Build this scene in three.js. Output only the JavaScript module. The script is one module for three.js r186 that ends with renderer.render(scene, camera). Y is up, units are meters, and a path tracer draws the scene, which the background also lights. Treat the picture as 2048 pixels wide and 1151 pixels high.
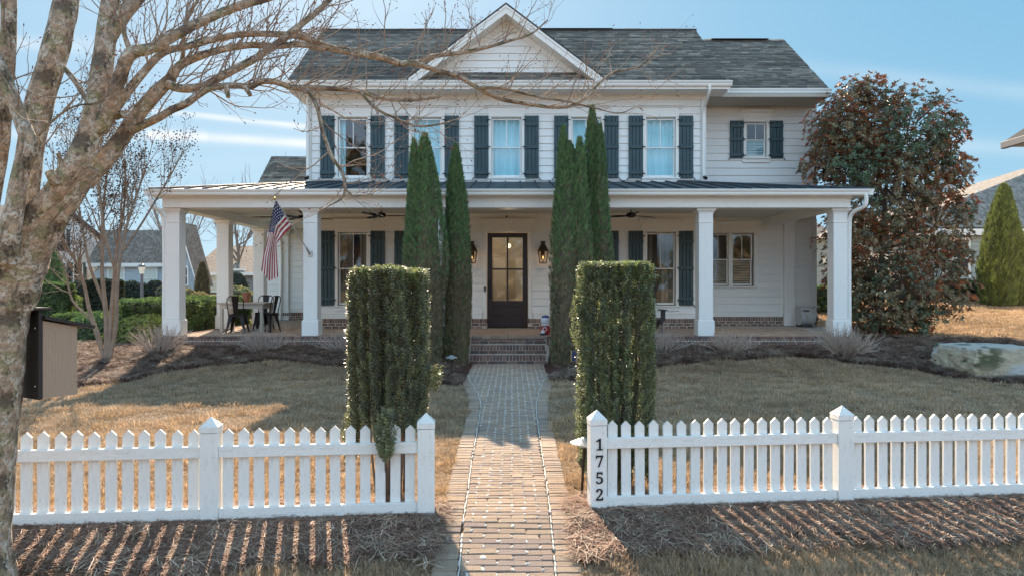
import * as THREE from 'three';
import { mergeGeometries } from 'three/addons/utils/BufferGeometryUtils.js';

// ---------------------------------------------------------------- camera, sky, sun, exposure
const EYE = 1.74, F = 1400;                       // eye height in metres; focal length of the photograph in its pixels (2048 wide)
const scene = new THREE.Scene();
const camera = new THREE.PerspectiveCamera(2 * Math.atan(575.5 / F) * 180 / Math.PI, 2048 / 1151, 0.05, 3000);
camera.position.set(0, EYE, 0);
camera.lookAt(0, EYE, -10);
const renderer = new THREE.WebGLRenderer({ antialias: true });
renderer.setSize(1024, 575);
renderer.toneMapping = THREE.LinearToneMapping;
const EXPOSURE = 2.5;
renderer.toneMappingExposure = EXPOSURE;
renderer.shadowMap.enabled = true;
const SUN = new THREE.Vector3(-0.28, 0.70, -1).normalize();
const sun = new THREE.DirectionalLight(0xffe8cc, 5.0);
sun.name = 'sun';
sun.position.copy(SUN).multiplyScalar(80).add(new THREE.Vector3(0, 0, -14));
sun.target.position.set(0, 0, -14);
sun.castShadow = true;
Object.assign(sun.shadow.camera, { left: -40, right: 40, top: 40, bottom: -40, near: 1, far: 220 });
sun.shadow.mapSize.set(4096, 4096);
scene.add(sun, sun.target);

function rng(seed) { let a = seed >>> 0; return () => { a = (a + 0x6d2b79f5) | 0; let t = Math.imul(a ^ (a >>> 15), 1 | a); t = (t + Math.imul(t ^ (t >>> 7), 61 | t)) ^ t; return ((t ^ (t >>> 14)) >>> 0) / 4294967296; }; }
const lerp = (a, b, t) => a + (b - a) * t, clamp = (x, a = 0, b = 1) => Math.min(b, Math.max(a, x));
const smooth = (a, b, x) => { const t = clamp((x - a) / (b - a)); return t * t * (3 - 2 * t); };
function hash3(x, y, z) { let h = Math.imul(x, 374761393) + Math.imul(y, 668265263) + Math.imul(z, 2147483647 ^ 0x5bd1e995); h = Math.imul(h ^ (h >>> 13), 1274126177); h = Math.imul(h ^ (h >>> 16), 2246822519); return ((h ^ (h >>> 15)) >>> 0) / 4294967296; }
function noise(x, y, z = 0) {
  const X = Math.floor(x), Y = Math.floor(y), Z = Math.floor(z), f = (t) => t * t * (3 - 2 * t), u = f(x - X), v = f(y - Y), w = f(z - Z);
  const L = (dz) => lerp(lerp(hash3(X, Y, Z + dz), hash3(X + 1, Y, Z + dz), u), lerp(hash3(X, Y + 1, Z + dz), hash3(X + 1, Y + 1, Z + dz), u), v);
  return lerp(L(0), L(1), w);
}
function fbm(x, y, z = 0, o = 4) { let s = 0, a = 0.5, n = 0; for (let i = 0; i < o; i++) { s += a * noise(x, y, z); n += a; a *= 0.5; x = x * 2.03 + 17.1; y = y * 2.03 + 9.7; z = z * 2.03 + 3.3; } return s / n; }
function tnoise(x, y, p, q = 0) {                  // value noise that repeats every p cells
  const X = Math.floor(x), Y = Math.floor(y), f = (t) => t * t * (3 - 2 * t), u = f(x - X), v = f(y - Y), m = (a) => ((a % p) + p) % p;
  return lerp(lerp(hash3(m(X), m(Y), q), hash3(m(X + 1), m(Y), q), u), lerp(hash3(m(X), m(Y + 1), q), hash3(m(X + 1), m(Y + 1), q), u), v);
}
function tfbm(u, v, p, o = 4, q = 0, sx = 1) { let s = 0, a = 0.5, n = 0; for (let i = 0; i < o; i++) { s += a * tnoise(u * p * sx, v * p, p * (sx === 1 ? 1 : 64), q + i); n += a; a *= 0.5; p *= 2; } return s / n; }

// a clear winter sky with thin high cloud streaks, whiter towards the sun and the horizon, with fill cloud added behind the viewer
{
  const W = 2048, H = 1024, data = new Float32Array(W * H * 4);
  const towards = (px, py) => new THREE.Vector3((px - 1024) / F, (575.5 - py) / F, -1).normalize();
  const trails = [[-200, 160, 640, 262, 0.16, 5], [330, 270, 660, 289, 0.85, 8], [-600, 262, 380, 272, 0.35, 9], [300, 220, 660, 258, 0.9, 3.2], [-400, 40, 560, 138, 0.22, 10], [-200, 100, 620, 62, 0.15, 9],
    [1560, 130, 2500, 235, 0.17, 14], [1800, 283, 2700, 345, 0.2, 13], [1850, 360, 2600, 392, 0.1, 10]].map(([a, b, c, d, s, w]) => {
    const A = towards(a, b), B = towards(c, d), n = A.clone().cross(B).normalize(), m = A.clone().add(B).normalize();
    return { n, m, reach: Math.cos(A.angleTo(B) / 2 + 0.02), s, w: w / F };
  });
  for (let j = 0; j < H; j++) for (let i = 0; i < W; i++) {
    const up = ((j + 0.5) / H - 0.5) * Math.PI, ro = ((i + 0.5) / W - 0.5) * 2 * Math.PI, y = Math.sin(up), x = Math.cos(up) * Math.cos(ro), z = Math.cos(up) * Math.sin(ro);
    const k = Math.exp(-Math.max(y, 0) * 4.6), ang = Math.acos(clamp(x * SUN.x + y * SUN.y + z * SUN.z, -1, 1)) * 57.3;
    const g = Math.exp(-ang / 17) * 0.95 + 0.10 * Math.exp(-ang / 50);
    const c = [lerp(0.070, 0.50, k) + g * 0.96, lerp(0.40, 0.78, k) + g * 0.70, lerp(0.70, 0.94, k) + g * 0.50];
    let cl = 0; const addedVeil = smooth(55, 105, ang);
    if (y > 0) {
      const cu = x / (y + 0.25), cv = z / (y + 0.25);
      const streak = fbm(cu * 1.1 + cv * 0.5, cv * 5 - cu * 1.2, 3.7, 5);
      cl = 0.09 * smooth(0.52, 0.82, streak) * (0.35 + smooth(60, 15, ang)) + 0.80 * smooth(0.25, 0.70, streak) * smooth(52, 92, ang);   // faint streaks, plus a cloud bank added out of view to fill the shade
      for (const t of trails) {
        const off = x * t.n.x + y * t.n.y + z * t.n.z;
        if (Math.abs(off) < t.w * 3 && x * t.m.x + y * t.m.y + z * t.m.z > t.reach) cl += t.s * Math.exp(-(off * off) / (t.w * t.w)) * (0.6 + 0.6 * noise(cu * 14, cv * 14, 2));
      }
    }
    cl = clamp(cl);
    const o = (j * W + i) * 4;
    for (let q = 0; q < 3; q++) data[o + q] = lerp(c[q], lerp([1.05, 1.08, 1.1][q], [1.9, 2.45, 3.15][q], addedVeil), cl) / EXPOSURE;  // added cloud is brighter than white, as fill light for the shaded front
    data[o + 3] = 1;
  }
  const t = new THREE.DataTexture(data, W, H, THREE.RGBAFormat, THREE.FloatType);
  t.mapping = THREE.EquirectangularReflectionMapping; t.magFilter = t.minFilter = THREE.LinearFilter; t.needsUpdate = true;
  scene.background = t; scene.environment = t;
}

// ---------------------------------------------------------------- helpers
const V = (x, y, z) => new THREE.Vector3(x, y, z);
const PX = (px, d) => (px - 1024) / F * d, PY = (py, d) => EYE + (575.5 - py) / F * d;   // what the survey of the photograph gave, in metres at the distance d
const P = (px, py, d) => V(PX(px, d), PY(py, d), -d);
const taken = new Map();
function numbered(name) { const n = taken.get(name) ?? 0; taken.set(name, n + 1); return n ? name + '_' + String(n).padStart(3, '0') : name; }
const originOf = new WeakMap();
function tag(o, label, category, group, kind) { if (label) o.userData.label = label; if (category) o.userData.category = category; if (group) o.userData.group = group; if (kind) o.userData.kind = kind; return o; }
function thing(name, label, category, pos = V(0, 0, 0), { turn = 0, group, local = false } = {}) {
  const o = new THREE.Group(); o.name = numbered(name); o.position.copy(pos); o.rotation.y = turn; scene.add(o);
  originOf.set(o, local ? V(0, 0, 0) : pos.clone());
  return tag(o, label, category, group);
}
function sub(parent, name) { const g = new THREE.Group(); g.name = name; const p = originOf.get(parent) ?? V(0, 0, 0); g.position.copy(p).negate(); originOf.set(g, V(0, 0, 0)); parent.add(g); return g; }
function lit(m) { m.castShadow = m.receiveShadow = true; return m; }
function part(parent, name, geo, mat, at) {         // geometry in the scene's own metres (or the parent's, for a local group)
  const m = lit(new THREE.Mesh(geo, mat)); m.name = name;
  const p = originOf.get(parent) ?? V(0, 0, 0);
  m.position.copy(p).negate(); if (at) m.position.add(at);
  originOf.set(m, at ? at.clone() : V(0, 0, 0));
  parent.add(m); return m;
}
function struct(name, geo, mat, kind = 'structure') { const m = lit(new THREE.Mesh(geo, mat)); m.name = numbered(name); m.userData.kind = kind; scene.add(m); originOf.set(m, V(0, 0, 0)); return m; }
function copies(parent, name, geo, mat, list, stuff = true) {   // list of {m: Matrix4, c: Color}
  const im = lit(new THREE.InstancedMesh(geo, mat, list.length)); im.name = name;
  list.forEach((e, i) => { im.setMatrixAt(i, e.m); if (e.c) im.setColorAt(i, e.c); });
  const p = originOf.get(parent); if (p) im.position.copy(p).negate();
  if (stuff) im.userData.kind = 'stuff';
  (parent ?? scene).add(im); return im;
}
const M4 = (pos, q, s) => new THREE.Matrix4().compose(pos, q ?? new THREE.Quaternion(), s ?? V(1, 1, 1));
const Q = (x, y, z, order = 'YXZ') => new THREE.Quaternion().setFromEuler(new THREE.Euler(x, y, z, order));
const C = (r, g, b) => new THREE.Color().setRGB(r, g, b);

class MB {                                         // collects faces; geo() gives one geometry with uv in metres
  constructor(swap = false) { this.p = []; this.n = []; this.u = []; this.swap = swap; }
  tri(a, b, c, uv) {
    const ux = b[0] - a[0], uy = b[1] - a[1], uz = b[2] - a[2], vx = c[0] - a[0], vy = c[1] - a[1], vz = c[2] - a[2];
    let nx = uy * vz - uz * vy, ny = uz * vx - ux * vz, nz = ux * vy - uy * vx; const l = Math.hypot(nx, ny, nz); if (l < 1e-12) return; nx /= l; ny /= l; nz /= l;
    const ax = Math.abs(nx), ay = Math.abs(ny), az = Math.abs(nz);
    [a, b, c].forEach((q, i) => {
      this.p.push(q[0], q[1], q[2]); this.n.push(nx, ny, nz);
      let s, t; if (uv) [s, t] = uv[i]; else if (ax >= ay && ax >= az) { s = q[2]; t = q[1]; } else if (ay >= az) { s = q[0]; t = q[2]; } else { s = q[0]; t = q[1]; }
      if (this.swap && !uv) this.u.push(t, s); else this.u.push(s, t);
    });
  }
  quad(a, b, c, d, uv) { this.tri(a, b, c, uv && [uv[0], uv[1], uv[2]]); this.tri(a, c, d, uv && [uv[0], uv[2], uv[3]]); }
  poly(pts) { for (let i = 1; i + 1 < pts.length; i++) this.tri(pts[0], pts[i], pts[i + 1]); }
  box(x0, x1, y0, y1, z0, z1, c = 0) {
    if (x0 > x1) [x0, x1] = [x1, x0]; if (y0 > y1) [y0, y1] = [y1, y0]; if (z0 > z1) [z0, z1] = [z1, z0];
    c = Math.min(c, (x1 - x0) / 2.01, (y1 - y0) / 2.01, (z1 - z0) / 2.01);
    const X = [x0, x1], Y = [y0, y1], Z = [z0, z1];
    if (c <= 0) {
      const q = (i, j, k) => [X[i], Y[j], Z[k]];
      this.quad(q(0, 0, 1), q(1, 0, 1), q(1, 1, 1), q(0, 1, 1)); this.quad(q(1, 0, 0), q(0, 0, 0), q(0, 1, 0), q(1, 1, 0)); this.quad(q(1, 0, 1), q(1, 0, 0), q(1, 1, 0), q(1, 1, 1));
      this.quad(q(0, 0, 0), q(0, 0, 1), q(0, 1, 1), q(0, 1, 0)); this.quad(q(0, 1, 1), q(1, 1, 1), q(1, 1, 0), q(0, 1, 0)); this.quad(q(0, 0, 0), q(1, 0, 0), q(1, 0, 1), q(0, 0, 1));
      return this;
    }
    const s = (i) => i ? -1 : 1;
    const vx = (i, j, k) => [X[i], Y[j] + s(j) * c, Z[k] + s(k) * c], vy = (i, j, k) => [X[i] + s(i) * c, Y[j], Z[k] + s(k) * c], vz = (i, j, k) => [X[i] + s(i) * c, Y[j] + s(j) * c, Z[k]];
    const out = (pts) => { const m = [0, 1, 2].map((e) => pts.reduce((t, q) => t + q[e], 0) / pts.length - [(x0 + x1) / 2, (y0 + y1) / 2, (z0 + z1) / 2][e]); const [a, b, d] = pts; const n = [(b[1] - a[1]) * (d[2] - a[2]) - (b[2] - a[2]) * (d[1] - a[1]), (b[2] - a[2]) * (d[0] - a[0]) - (b[0] - a[0]) * (d[2] - a[2]), (b[0] - a[0]) * (d[1] - a[1]) - (b[1] - a[1]) * (d[0] - a[0])]; this.poly(n[0] * m[0] + n[1] * m[1] + n[2] * m[2] < 0 ? pts.slice().reverse() : pts); };
    for (const i of [0, 1]) {
      out([vx(i, 0, 0), vx(i, 1, 0), vx(i, 1, 1), vx(i, 0, 1)]); out([vy(0, i, 0), vy(1, i, 0), vy(1, i, 1), vy(0, i, 1)]); out([vz(0, 0, i), vz(1, 0, i), vz(1, 1, i), vz(0, 1, i)]);
      for (const j of [0, 1]) {
        out([vx(i, j, 0), vx(i, j, 1), vy(i, j, 1), vy(i, j, 0)]); out([vx(i, 0, j), vx(i, 1, j), vz(i, 1, j), vz(i, 0, j)]); out([vy(0, i, j), vy(1, i, j), vz(1, i, j), vz(0, i, j)]);
        for (const k of [0, 1]) out([vx(i, j, k), vy(i, j, k), vz(i, j, k)]);
      }
    }
    return this;
  }
  prism(profile, axis, a0, a1) {                   // profile: [p, q] pairs; axis x: (p, q) = (y, z); axis y: (x, z); axis z: (x, y)
    const at = (p, q, a) => axis === 'x' ? [a, p, q] : axis === 'y' ? [p, a, q] : [p, q, a];
    const shape = profile.map(([p, q]) => new THREE.Vector2(p, q)), faces = THREE.ShapeUtils.triangulateShape(shape, []);
    for (const a of [a0, a1]) for (const f of faces) this.tri(...f.map((i) => at(...profile[i], a)));
    for (let i = 0; i < profile.length; i++) { const p = profile[i], q = profile[(i + 1) % profile.length]; this.quad(at(...p, a0), at(...q, a0), at(...q, a1), at(...p, a1)); }
    return this;
  }
  tube(pts, radii, sides = 8, { cap = true, bump = 0, freq = 6, seed = 0, vscale = 1 } = {}) {
    const n = pts.length, rings = [], T = pts.map((p, i) => pts[Math.min(i + 1, n - 1)].clone().sub(pts[Math.max(i - 1, 0)]).normalize());
    let N = Math.abs(T[0].y) < 0.9 ? V(0, 1, 0) : V(1, 0, 0), len = 0;
    const r0 = typeof radii === 'number' ? radii : radii[0];
    for (let i = 0; i < n; i++) {
      N = N.clone().sub(T[i].clone().multiplyScalar(N.dot(T[i]))).normalize(); const B = T[i].clone().cross(N), r = typeof radii === 'number' ? radii : radii[i];
      if (i) len += pts[i].distanceTo(pts[i - 1]);
      const ring = [];
      for (let k = 0; k <= sides; k++) {
        const a = (k % sides) / sides * 2 * Math.PI, dir = N.clone().multiplyScalar(Math.cos(a)).addScaledVector(B, Math.sin(a));
        let rr = r; if (bump) { const q = pts[i].clone().addScaledVector(dir, r); rr = r * (1 + bump * 2 * (fbm(q.x * freq + seed, q.y * freq, q.z * freq + seed, 3) - 0.5)); }
        ring.push({ p: pts[i].clone().addScaledVector(dir, rr), d: dir, u: k / sides * Math.max(0.02, Math.round(r0 * 2 * Math.PI / 0.25) * 0.25 || 0.25), v: len * vscale });
      }
      rings.push(ring);
    }
    const norm = (i, k) => { if (!bump) return rings[i][k].d; const kk = k % sides, a = rings[i][(kk + 1) % sides].p, b = rings[i][(kk + sides - 1) % sides].p, c = rings[Math.min(i + 1, n - 1)][kk].p, d = rings[Math.max(i - 1, 0)][kk].p; const m = a.clone().sub(b).cross(c.clone().sub(d)).normalize(); return m.dot(rings[i][kk].d) < 0 ? m.negate() : m; };
    const put = (i, k) => { const g = rings[i][k], m = norm(i, k); this.p.push(g.p.x, g.p.y, g.p.z); this.n.push(m.x, m.y, m.z); this.u.push(g.u, g.v); };
    for (let i = 0; i + 1 < n; i++) for (let k = 0; k < sides; k++) { put(i, k); put(i, k + 1); put(i + 1, k + 1); put(i, k); put(i + 1, k + 1); put(i + 1, k); }
    if (cap) for (const e of [0, n - 1]) for (let k = 0; k < sides; k++) { const a = rings[e][k].p, b = rings[e][k + 1].p, c = pts[e]; this.tri([a.x, a.y, a.z], [b.x, b.y, b.z], [c.x, c.y, c.z]); }
    return this;
  }
  lathe(profile, cx, cz, sides = 16, y0 = 0) {      // profile: [radius, y]
    for (let i = 0; i + 1 < profile.length; i++) for (let k = 0; k < sides; k++) {
      const a = k / sides * 2 * Math.PI, b = (k + 1) / sides * 2 * Math.PI, q = ([r, y], t) => [cx + r * Math.cos(t), y0 + y, cz + r * Math.sin(t)];
      this.quad(q(profile[i], a), q(profile[i + 1], a), q(profile[i + 1], b), q(profile[i], b));
    }
    return this;
  }
  add(geo, m) {
    const g = (geo.index ? geo.toNonIndexed() : geo.clone()); if (m) g.applyMatrix4(m);
    const a = g.attributes; for (let i = 0; i < a.position.count; i++) { this.p.push(a.position.getX(i), a.position.getY(i), a.position.getZ(i)); this.n.push(a.normal.getX(i), a.normal.getY(i), a.normal.getZ(i)); this.u.push(a.uv ? a.uv.getX(i) : 0, a.uv ? a.uv.getY(i) : 0); }
    return this;
  }
  geo() {
    const g = new THREE.BufferGeometry();
    g.setAttribute('position', new THREE.Float32BufferAttribute(this.p, 3)); g.setAttribute('normal', new THREE.Float32BufferAttribute(this.n, 3)); g.setAttribute('uv', new THREE.Float32BufferAttribute(this.u, 2));
    return g;
  }
}
const box = (...a) => new MB().box(...a).geo();
const curve = (pts, n) => new THREE.CatmullRomCurve3(pts, false, 'centripetal').getPoints(n);
function sheet(nu, nv, f, uvs = 1) {                 // f(i, j) -> [x, y, z], smooth normals; uv in metres over x and z
  const p = [], u = [], ix = [];
  for (let j = 0; j <= nv; j++) for (let i = 0; i <= nu; i++) { const q = f(i, j); p.push(...q.slice(0, 3)); u.push(q[3] ?? q[0] * uvs, q[4] ?? q[2] * uvs); }
  for (let j = 0; j < nv; j++) for (let i = 0; i < nu; i++) { const a = j * (nu + 1) + i, b = a + 1, c = a + nu + 1, d = c + 1; ix.push(a, b, d, a, d, c); }
  const g = new THREE.BufferGeometry(); g.setAttribute('position', new THREE.Float32BufferAttribute(p, 3)); g.setAttribute('uv', new THREE.Float32BufferAttribute(u, 2)); g.setIndex(ix); g.computeVertexNormals();
  return g;
}
// Splits the span [a, b] around the openings [lo, hi].
function spans(a, b, holes) { let out = [[a, b]]; for (const [lo, hi] of holes) out = out.flatMap(([p, q]) => hi <= p || lo >= q ? [[p, q]] : [[p, lo], [hi, q]].filter(([s, t]) => t - s > 0.01)); return out; }

// ---------------------------------------------------------------- textures and materials
function dataTex(w, h, f, srgb = false, rep = 1) {
  const d = new Uint8Array(w * h * 4);
  for (let j = 0; j < h; j++) for (let i = 0; i < w; i++) { const c = f(i / w, j / h); const o = (j * w + i) * 4; for (let k = 0; k < 3; k++) d[o + k] = clamp(typeof c === 'number' ? c : c[k]) * 255; d[o + 3] = 255; }
  const t = new THREE.DataTexture(d, w, h, THREE.RGBAFormat); t.wrapS = t.wrapT = THREE.RepeatWrapping; t.magFilter = THREE.LinearFilter; t.minFilter = THREE.LinearMipmapLinearFilter; t.generateMipmaps = true;
  if (srgb) t.colorSpace = THREE.SRGBColorSpace; t.repeat.set(typeof rep === 'number' ? rep : rep[0], typeof rep === 'number' ? rep : rep[1]); t.needsUpdate = true; return t;
}
function canvasTex(w, h, draw, rep = [1, 1], srgb = true) { const c = document.createElement('canvas'); c.width = w; c.height = h; draw(c.getContext('2d'), w, h); const t = new THREE.CanvasTexture(c); t.wrapS = t.wrapT = THREE.RepeatWrapping; if (srgb) t.colorSpace = THREE.SRGBColorSpace; t.repeat.set(...rep); return t; }
function strokes(size, seed, n, len, wide, colors, base) {   // a tileable mat of straws
  return (g) => {
    const r = rng(seed); g.fillStyle = base; g.fillRect(0, 0, size, size); g.lineCap = 'round';
    for (let i = 0; i < n; i++) {
      const x = r() * size, y = r() * size, a = r() * Math.PI, l = len * (0.4 + r()), c = colors[Math.floor(r() * colors.length)], b = (r() - 0.5) * l * 0.4;
      g.strokeStyle = c; g.lineWidth = wide * (0.5 + r());
      for (const ox of [-size, 0, size]) for (const oy of [-size, 0, size]) {
        if (x + ox < -l || x + ox > size + l || y + oy < -l || y + oy > size + l) continue;
        g.beginPath(); g.moveTo(x + ox, y + oy); g.quadraticCurveTo(x + ox + Math.cos(a) * l / 2 - Math.sin(a) * b, y + oy + Math.sin(a) * l / 2 + Math.cos(a) * b, x + ox + Math.cos(a) * l, y + oy + Math.sin(a) * l); g.stroke();
      }
    }
  };
}
const grainTex = dataTex(512, 512, (u, v) => { const g = tfbm(u * 8, v * 0.5, 8, 4, 5, 1), f = tfbm(u, v, 6, 5, 9), s = Math.pow(tfbm(u, v, 40, 2, 21), 6) * 3; const k = 0.97 + 0.035 * (g - 0.5) + 0.03 * (f - 0.5) - 0.05 * s; return [k, k * 0.995, k * 0.985]; }, false, [1.0, 1.0]);
const grainBump = dataTex(512, 512, (u, v) => 0.5 + 0.5 * (tfbm(u * 10, v * 0.5, 8, 4, 5) - 0.5) + 0.3 * (tfbm(u, v, 32, 2, 8) - 0.5), false, [1.0, 1.0]);
const mottle = dataTex(512, 512, (u, v) => { const f = tfbm(u, v, 8, 5, 31), s = tfbm(u, v, 64, 2, 33); const k = 0.62 + 0.5 * f + 0.25 * (s - 0.5); return [k, k * (0.97 + 0.06 * (f - 0.5)), k * (0.95 + 0.1 * (s - 0.5))]; }, false, [2, 2]);
const mottleBump = dataTex(512, 512, (u, v) => 0.6 * tfbm(u, v, 12, 5, 41) + 0.4 * tfbm(u, v, 80, 2, 43), false, [2, 2]);
const fineBump = dataTex(256, 256, (u, v) => tfbm(u, v, 32, 3, 51), false, [4, 4]);
const std = (color, o = {}) => new THREE.MeshStandardMaterial({ color, roughness: 0.8, ...o });
const phys = (color, o = {}) => new THREE.MeshPhysicalMaterial({ color, roughness: 0.8, ...o });
const rep = (t, x, y = x) => { const c = t.clone(); c.repeat.set(x, y); c.needsUpdate = true; return c; };
const mat = {
  white: std(C(0.86, 0.85, 0.82), { map: grainTex, bumpMap: grainBump, bumpScale: 0.0008, roughness: 0.5 }),
  siding: std(C(0.86, 0.855, 0.83), { map: grainTex, bumpMap: grainBump, bumpScale: 0.0006, roughness: 0.55 }),
  siding2: std(C(0.845, 0.845, 0.82), { map: grainTex, bumpMap: grainBump, bumpScale: 0.0006, roughness: 0.55 }),
  trim: std(C(0.86, 0.85, 0.81), { map: rep(grainTex, 0.6), roughness: 0.45 }),
  gutter: std(C(0.82, 0.81, 0.77), { roughness: 0.35 }),
  fence: std(C(0.86, 0.85, 0.825), { map: rep(dataTex(512, 512, (u, v) => { const g = tfbm(u * 10, v * 0.5, 8, 4, 61), s = tfbm(u, v, 5, 5, 63), d = Math.pow(tfbm(u, v, 48, 2, 65), 5), st = smooth(0.62, 0.78, tfbm(u * 4, v, 6, 3, 67)); const k = 0.97 + 0.06 * (g - 0.5) + 0.06 * (s - 0.5) - 0.22 * d - 0.05 * st; return [k, k * 0.99 - 0.01 * st, k * 0.97 - 0.03 * st]; }), 1.4, 1.4), bumpMap: rep(grainBump, 2, 1), bumpScale: 0.0015, roughness: 0.6 }),
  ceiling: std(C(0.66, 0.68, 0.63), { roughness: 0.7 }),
  shutter: std(C(0.032, 0.072, 0.085), { map: rep(mottle, 1), bumpMap: grainBump, bumpScale: 0.0008, roughness: 0.45 }),
  iron: std(C(0.015, 0.015, 0.017), { roughness: 0.45, metalness: 0.3 }),
  bronze: std(C(0.045, 0.035, 0.028), { roughness: 0.4, metalness: 0.6 }),
  door: std(C(0.030, 0.020, 0.022), { map: rep(grainTex, 1), bumpMap: grainBump, bumpScale: 0.001, roughness: 0.35 }),
  metalRoof: std(C(0.06, 0.07, 0.08), { roughness: 0.62, metalness: 0.2 }),
  glass: phys(C(0.93, 0.96, 0.96), { roughness: 0.02, transmission: 1, thickness: 0, ior: 1.75 }),
  doorGlass: phys(C(0.85, 0.88, 0.88), { roughness: 0.03, transmission: 1, thickness: 0, ior: 2.2 }),
  dark: std(C(0.05, 0.045, 0.04), { roughness: 0.9 }),
  mortar: std(C(0.62, 0.57, 0.50), { map: mottle, bumpMap: mottleBump, bumpScale: 0.004, roughness: 0.95 }),
  mortarWhite: std(C(0.78, 0.76, 0.72), { map: mottle, bumpMap: mottleBump, bumpScale: 0.004, roughness: 0.95 }),
  joint: std(C(0.13, 0.11, 0.09), { map: mottle, roughness: 1 }),
  concrete: std(C(0.46, 0.44, 0.40), { map: rep(mottle, 0.4), bumpMap: fineBump, bumpScale: 0.003, roughness: 0.9 }),
  asphalt: std(C(0.12, 0.12, 0.12), { map: rep(mottle, 0.5), bumpMap: fineBump, bumpScale: 0.004, roughness: 0.95 }),
};
const brickMats = [[0.43, 0.33, 0.25], [0.46, 0.35, 0.26], [0.40, 0.30, 0.24], [0.48, 0.37, 0.28], [0.37, 0.295, 0.255], [0.44, 0.33, 0.25], [0.51, 0.40, 0.31], [0.35, 0.275, 0.24]].map((c) => std(C(...c), { map: mottle, bumpMap: mottleBump, bumpScale: 0.006, roughness: 0.92 }));
const wallBrickMats = [[0.25, 0.155, 0.125], [0.21, 0.13, 0.108], [0.29, 0.185, 0.15], [0.175, 0.115, 0.10], [0.31, 0.215, 0.175], [0.18, 0.14, 0.13]].map((c) => std(C(...c), { map: mottle, bumpMap: mottleBump, bumpScale: 0.005, roughness: 0.92 }));
const brickPale = std(0xffffff, { map: mottle, bumpMap: mottleBump, bumpScale: 0.005, roughness: 0.92 });
function roughBox(seed, amp, ch) {                  // a unit brick with worn corners, to be scaled
  const g = new MB().box(-0.5, 0.5, -0.5, 0.5, -0.5, 0.5, ch).geo(), p = g.attributes.position;
  for (let i = 0; i < p.count; i++) { const x = p.getX(i), y = p.getY(i), z = p.getZ(i), h = (k) => (hash3(Math.round(x * 97) + seed * 31, Math.round(y * 97) + k, Math.round(z * 97)) - 0.5) * amp; p.setXYZ(i, x + h(1), y + h(2) * 0.8, z + h(3)); }
  g.computeVertexNormals();
  return g;
}
const brickGeos = [1, 2, 3, 4, 5].map((s) => roughBox(s, 0.06, 0.07));

// ---------------------------------------------------------------- the lie of the land
const fenceD = (x) => 5.31 + 0.1 * x;               // the line of the picket fence
function land(x, d) {
  const df = d - fenceD(x) + 0.05;
  let h = df < 0 ? -0.15 * Math.min(-df, 3.4) * smooth(0, 0.25, -df) : 0;
  h += 0.33 * smooth(12.2, 16.2, d) * (d > 16.2 ? 1 : smooth(0.85, 2.0, Math.abs(x + 0.08)));
  const right = smooth(7, 12, x), far = Math.max(0, d - 16);
  h += lerp(0.022 * Math.min(far, 42) , 0.066 * Math.min(far, 13) + 0.01 * clamp(far - 13, 0, 30), right);
  return h;
}
const ground = (x, z) => land(x, -z);
const leftBedEdge = (x) => { const k = [[-12, 10.3], [-9.2, 11.0], [-7.6, 11.9], [-6.3, 14.0], [-4.85, 14.5], [-3, 13.9], [-1.46, 12.6], [-0.73, 12.2], [0, 12]]; return along(k, x); };
const rightBedEdge = (x) => { const k = [[0, 12.8], [0.7, 12.85], [1.6, 13.0], [2.85, 13.95], [4.6, 14.6], [6.2, 14.9], [7.5, 14.0], [9.0, 12.3], [10.5, 11.4], [13, 10.8]]; return along(k, x); };
function along(k, x) { if (x <= k[0][0]) return k[0][1]; for (let i = 1; i < k.length; i++) if (x <= k[i][0]) { const t = (x - k[i - 1][0]) / (k[i][0] - k[i - 1][0]); return lerp(k[i - 1][1], k[i][1], t * t * (3 - 2 * t) * 0.5 + t * 0.5); } return k[k.length - 1][1]; }
const pathL = (d) => along([[3.4, -0.33], [4.23, -0.338], [5.45, -0.366], [7.3, -0.407], [9.28, -0.434], [10.43, -0.469], [11.3, -0.54], [12.1, -0.648], [13.2, -0.80], [14.5, -0.92], [15.75, -0.95]], d);
const pathR = (d) => along([[3.4, 0.27], [4.74, 0.285], [6.33, 0.307], [7.95, 0.318], [9.3, 0.33], [10.43, 0.358], [11.4, 0.43], [12.5, 0.536], [14.5, 0.756], [15.75, 0.79]], d);
const BORDER = 0.175;
const onPath = (x, d, m = 0) => d < 15.95 && x > pathL(d) - BORDER - m && x < pathR(d) + BORDER + m;
const bedFront = (x, d) => { const e = d - fenceD(x), w = 0.62 + 0.1 * Math.sin(x * 2.3) + 0.06 * Math.sin(x * 5.1), b = 0.28 + 0.08 * Math.sin(x * 3.1 + 1); return e > -w && e < b && (x < pathL(d) - BORDER * 0.8 || x > pathR(d) + BORDER * 0.8); };
const bedLeft = (x, d) => x < pathL(d) - BORDER && x > -10.5 && d > leftBedEdge(x) && d < 16.3 + (x < -8.1 ? 1.2 : 0);
const bedRight = (x, d) => x > pathR(d) + BORDER && d > rightBedEdge(x) && d < (x > 8 ? 17.4 + 0.5 * Math.sin(x) + 1.2 * smooth(13, 9, x) : 16.3) && x < 12.5;
const onBed = (x, d) => bedFront(x, d) || bedLeft(x, d) || bedRight(x, d);

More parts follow.
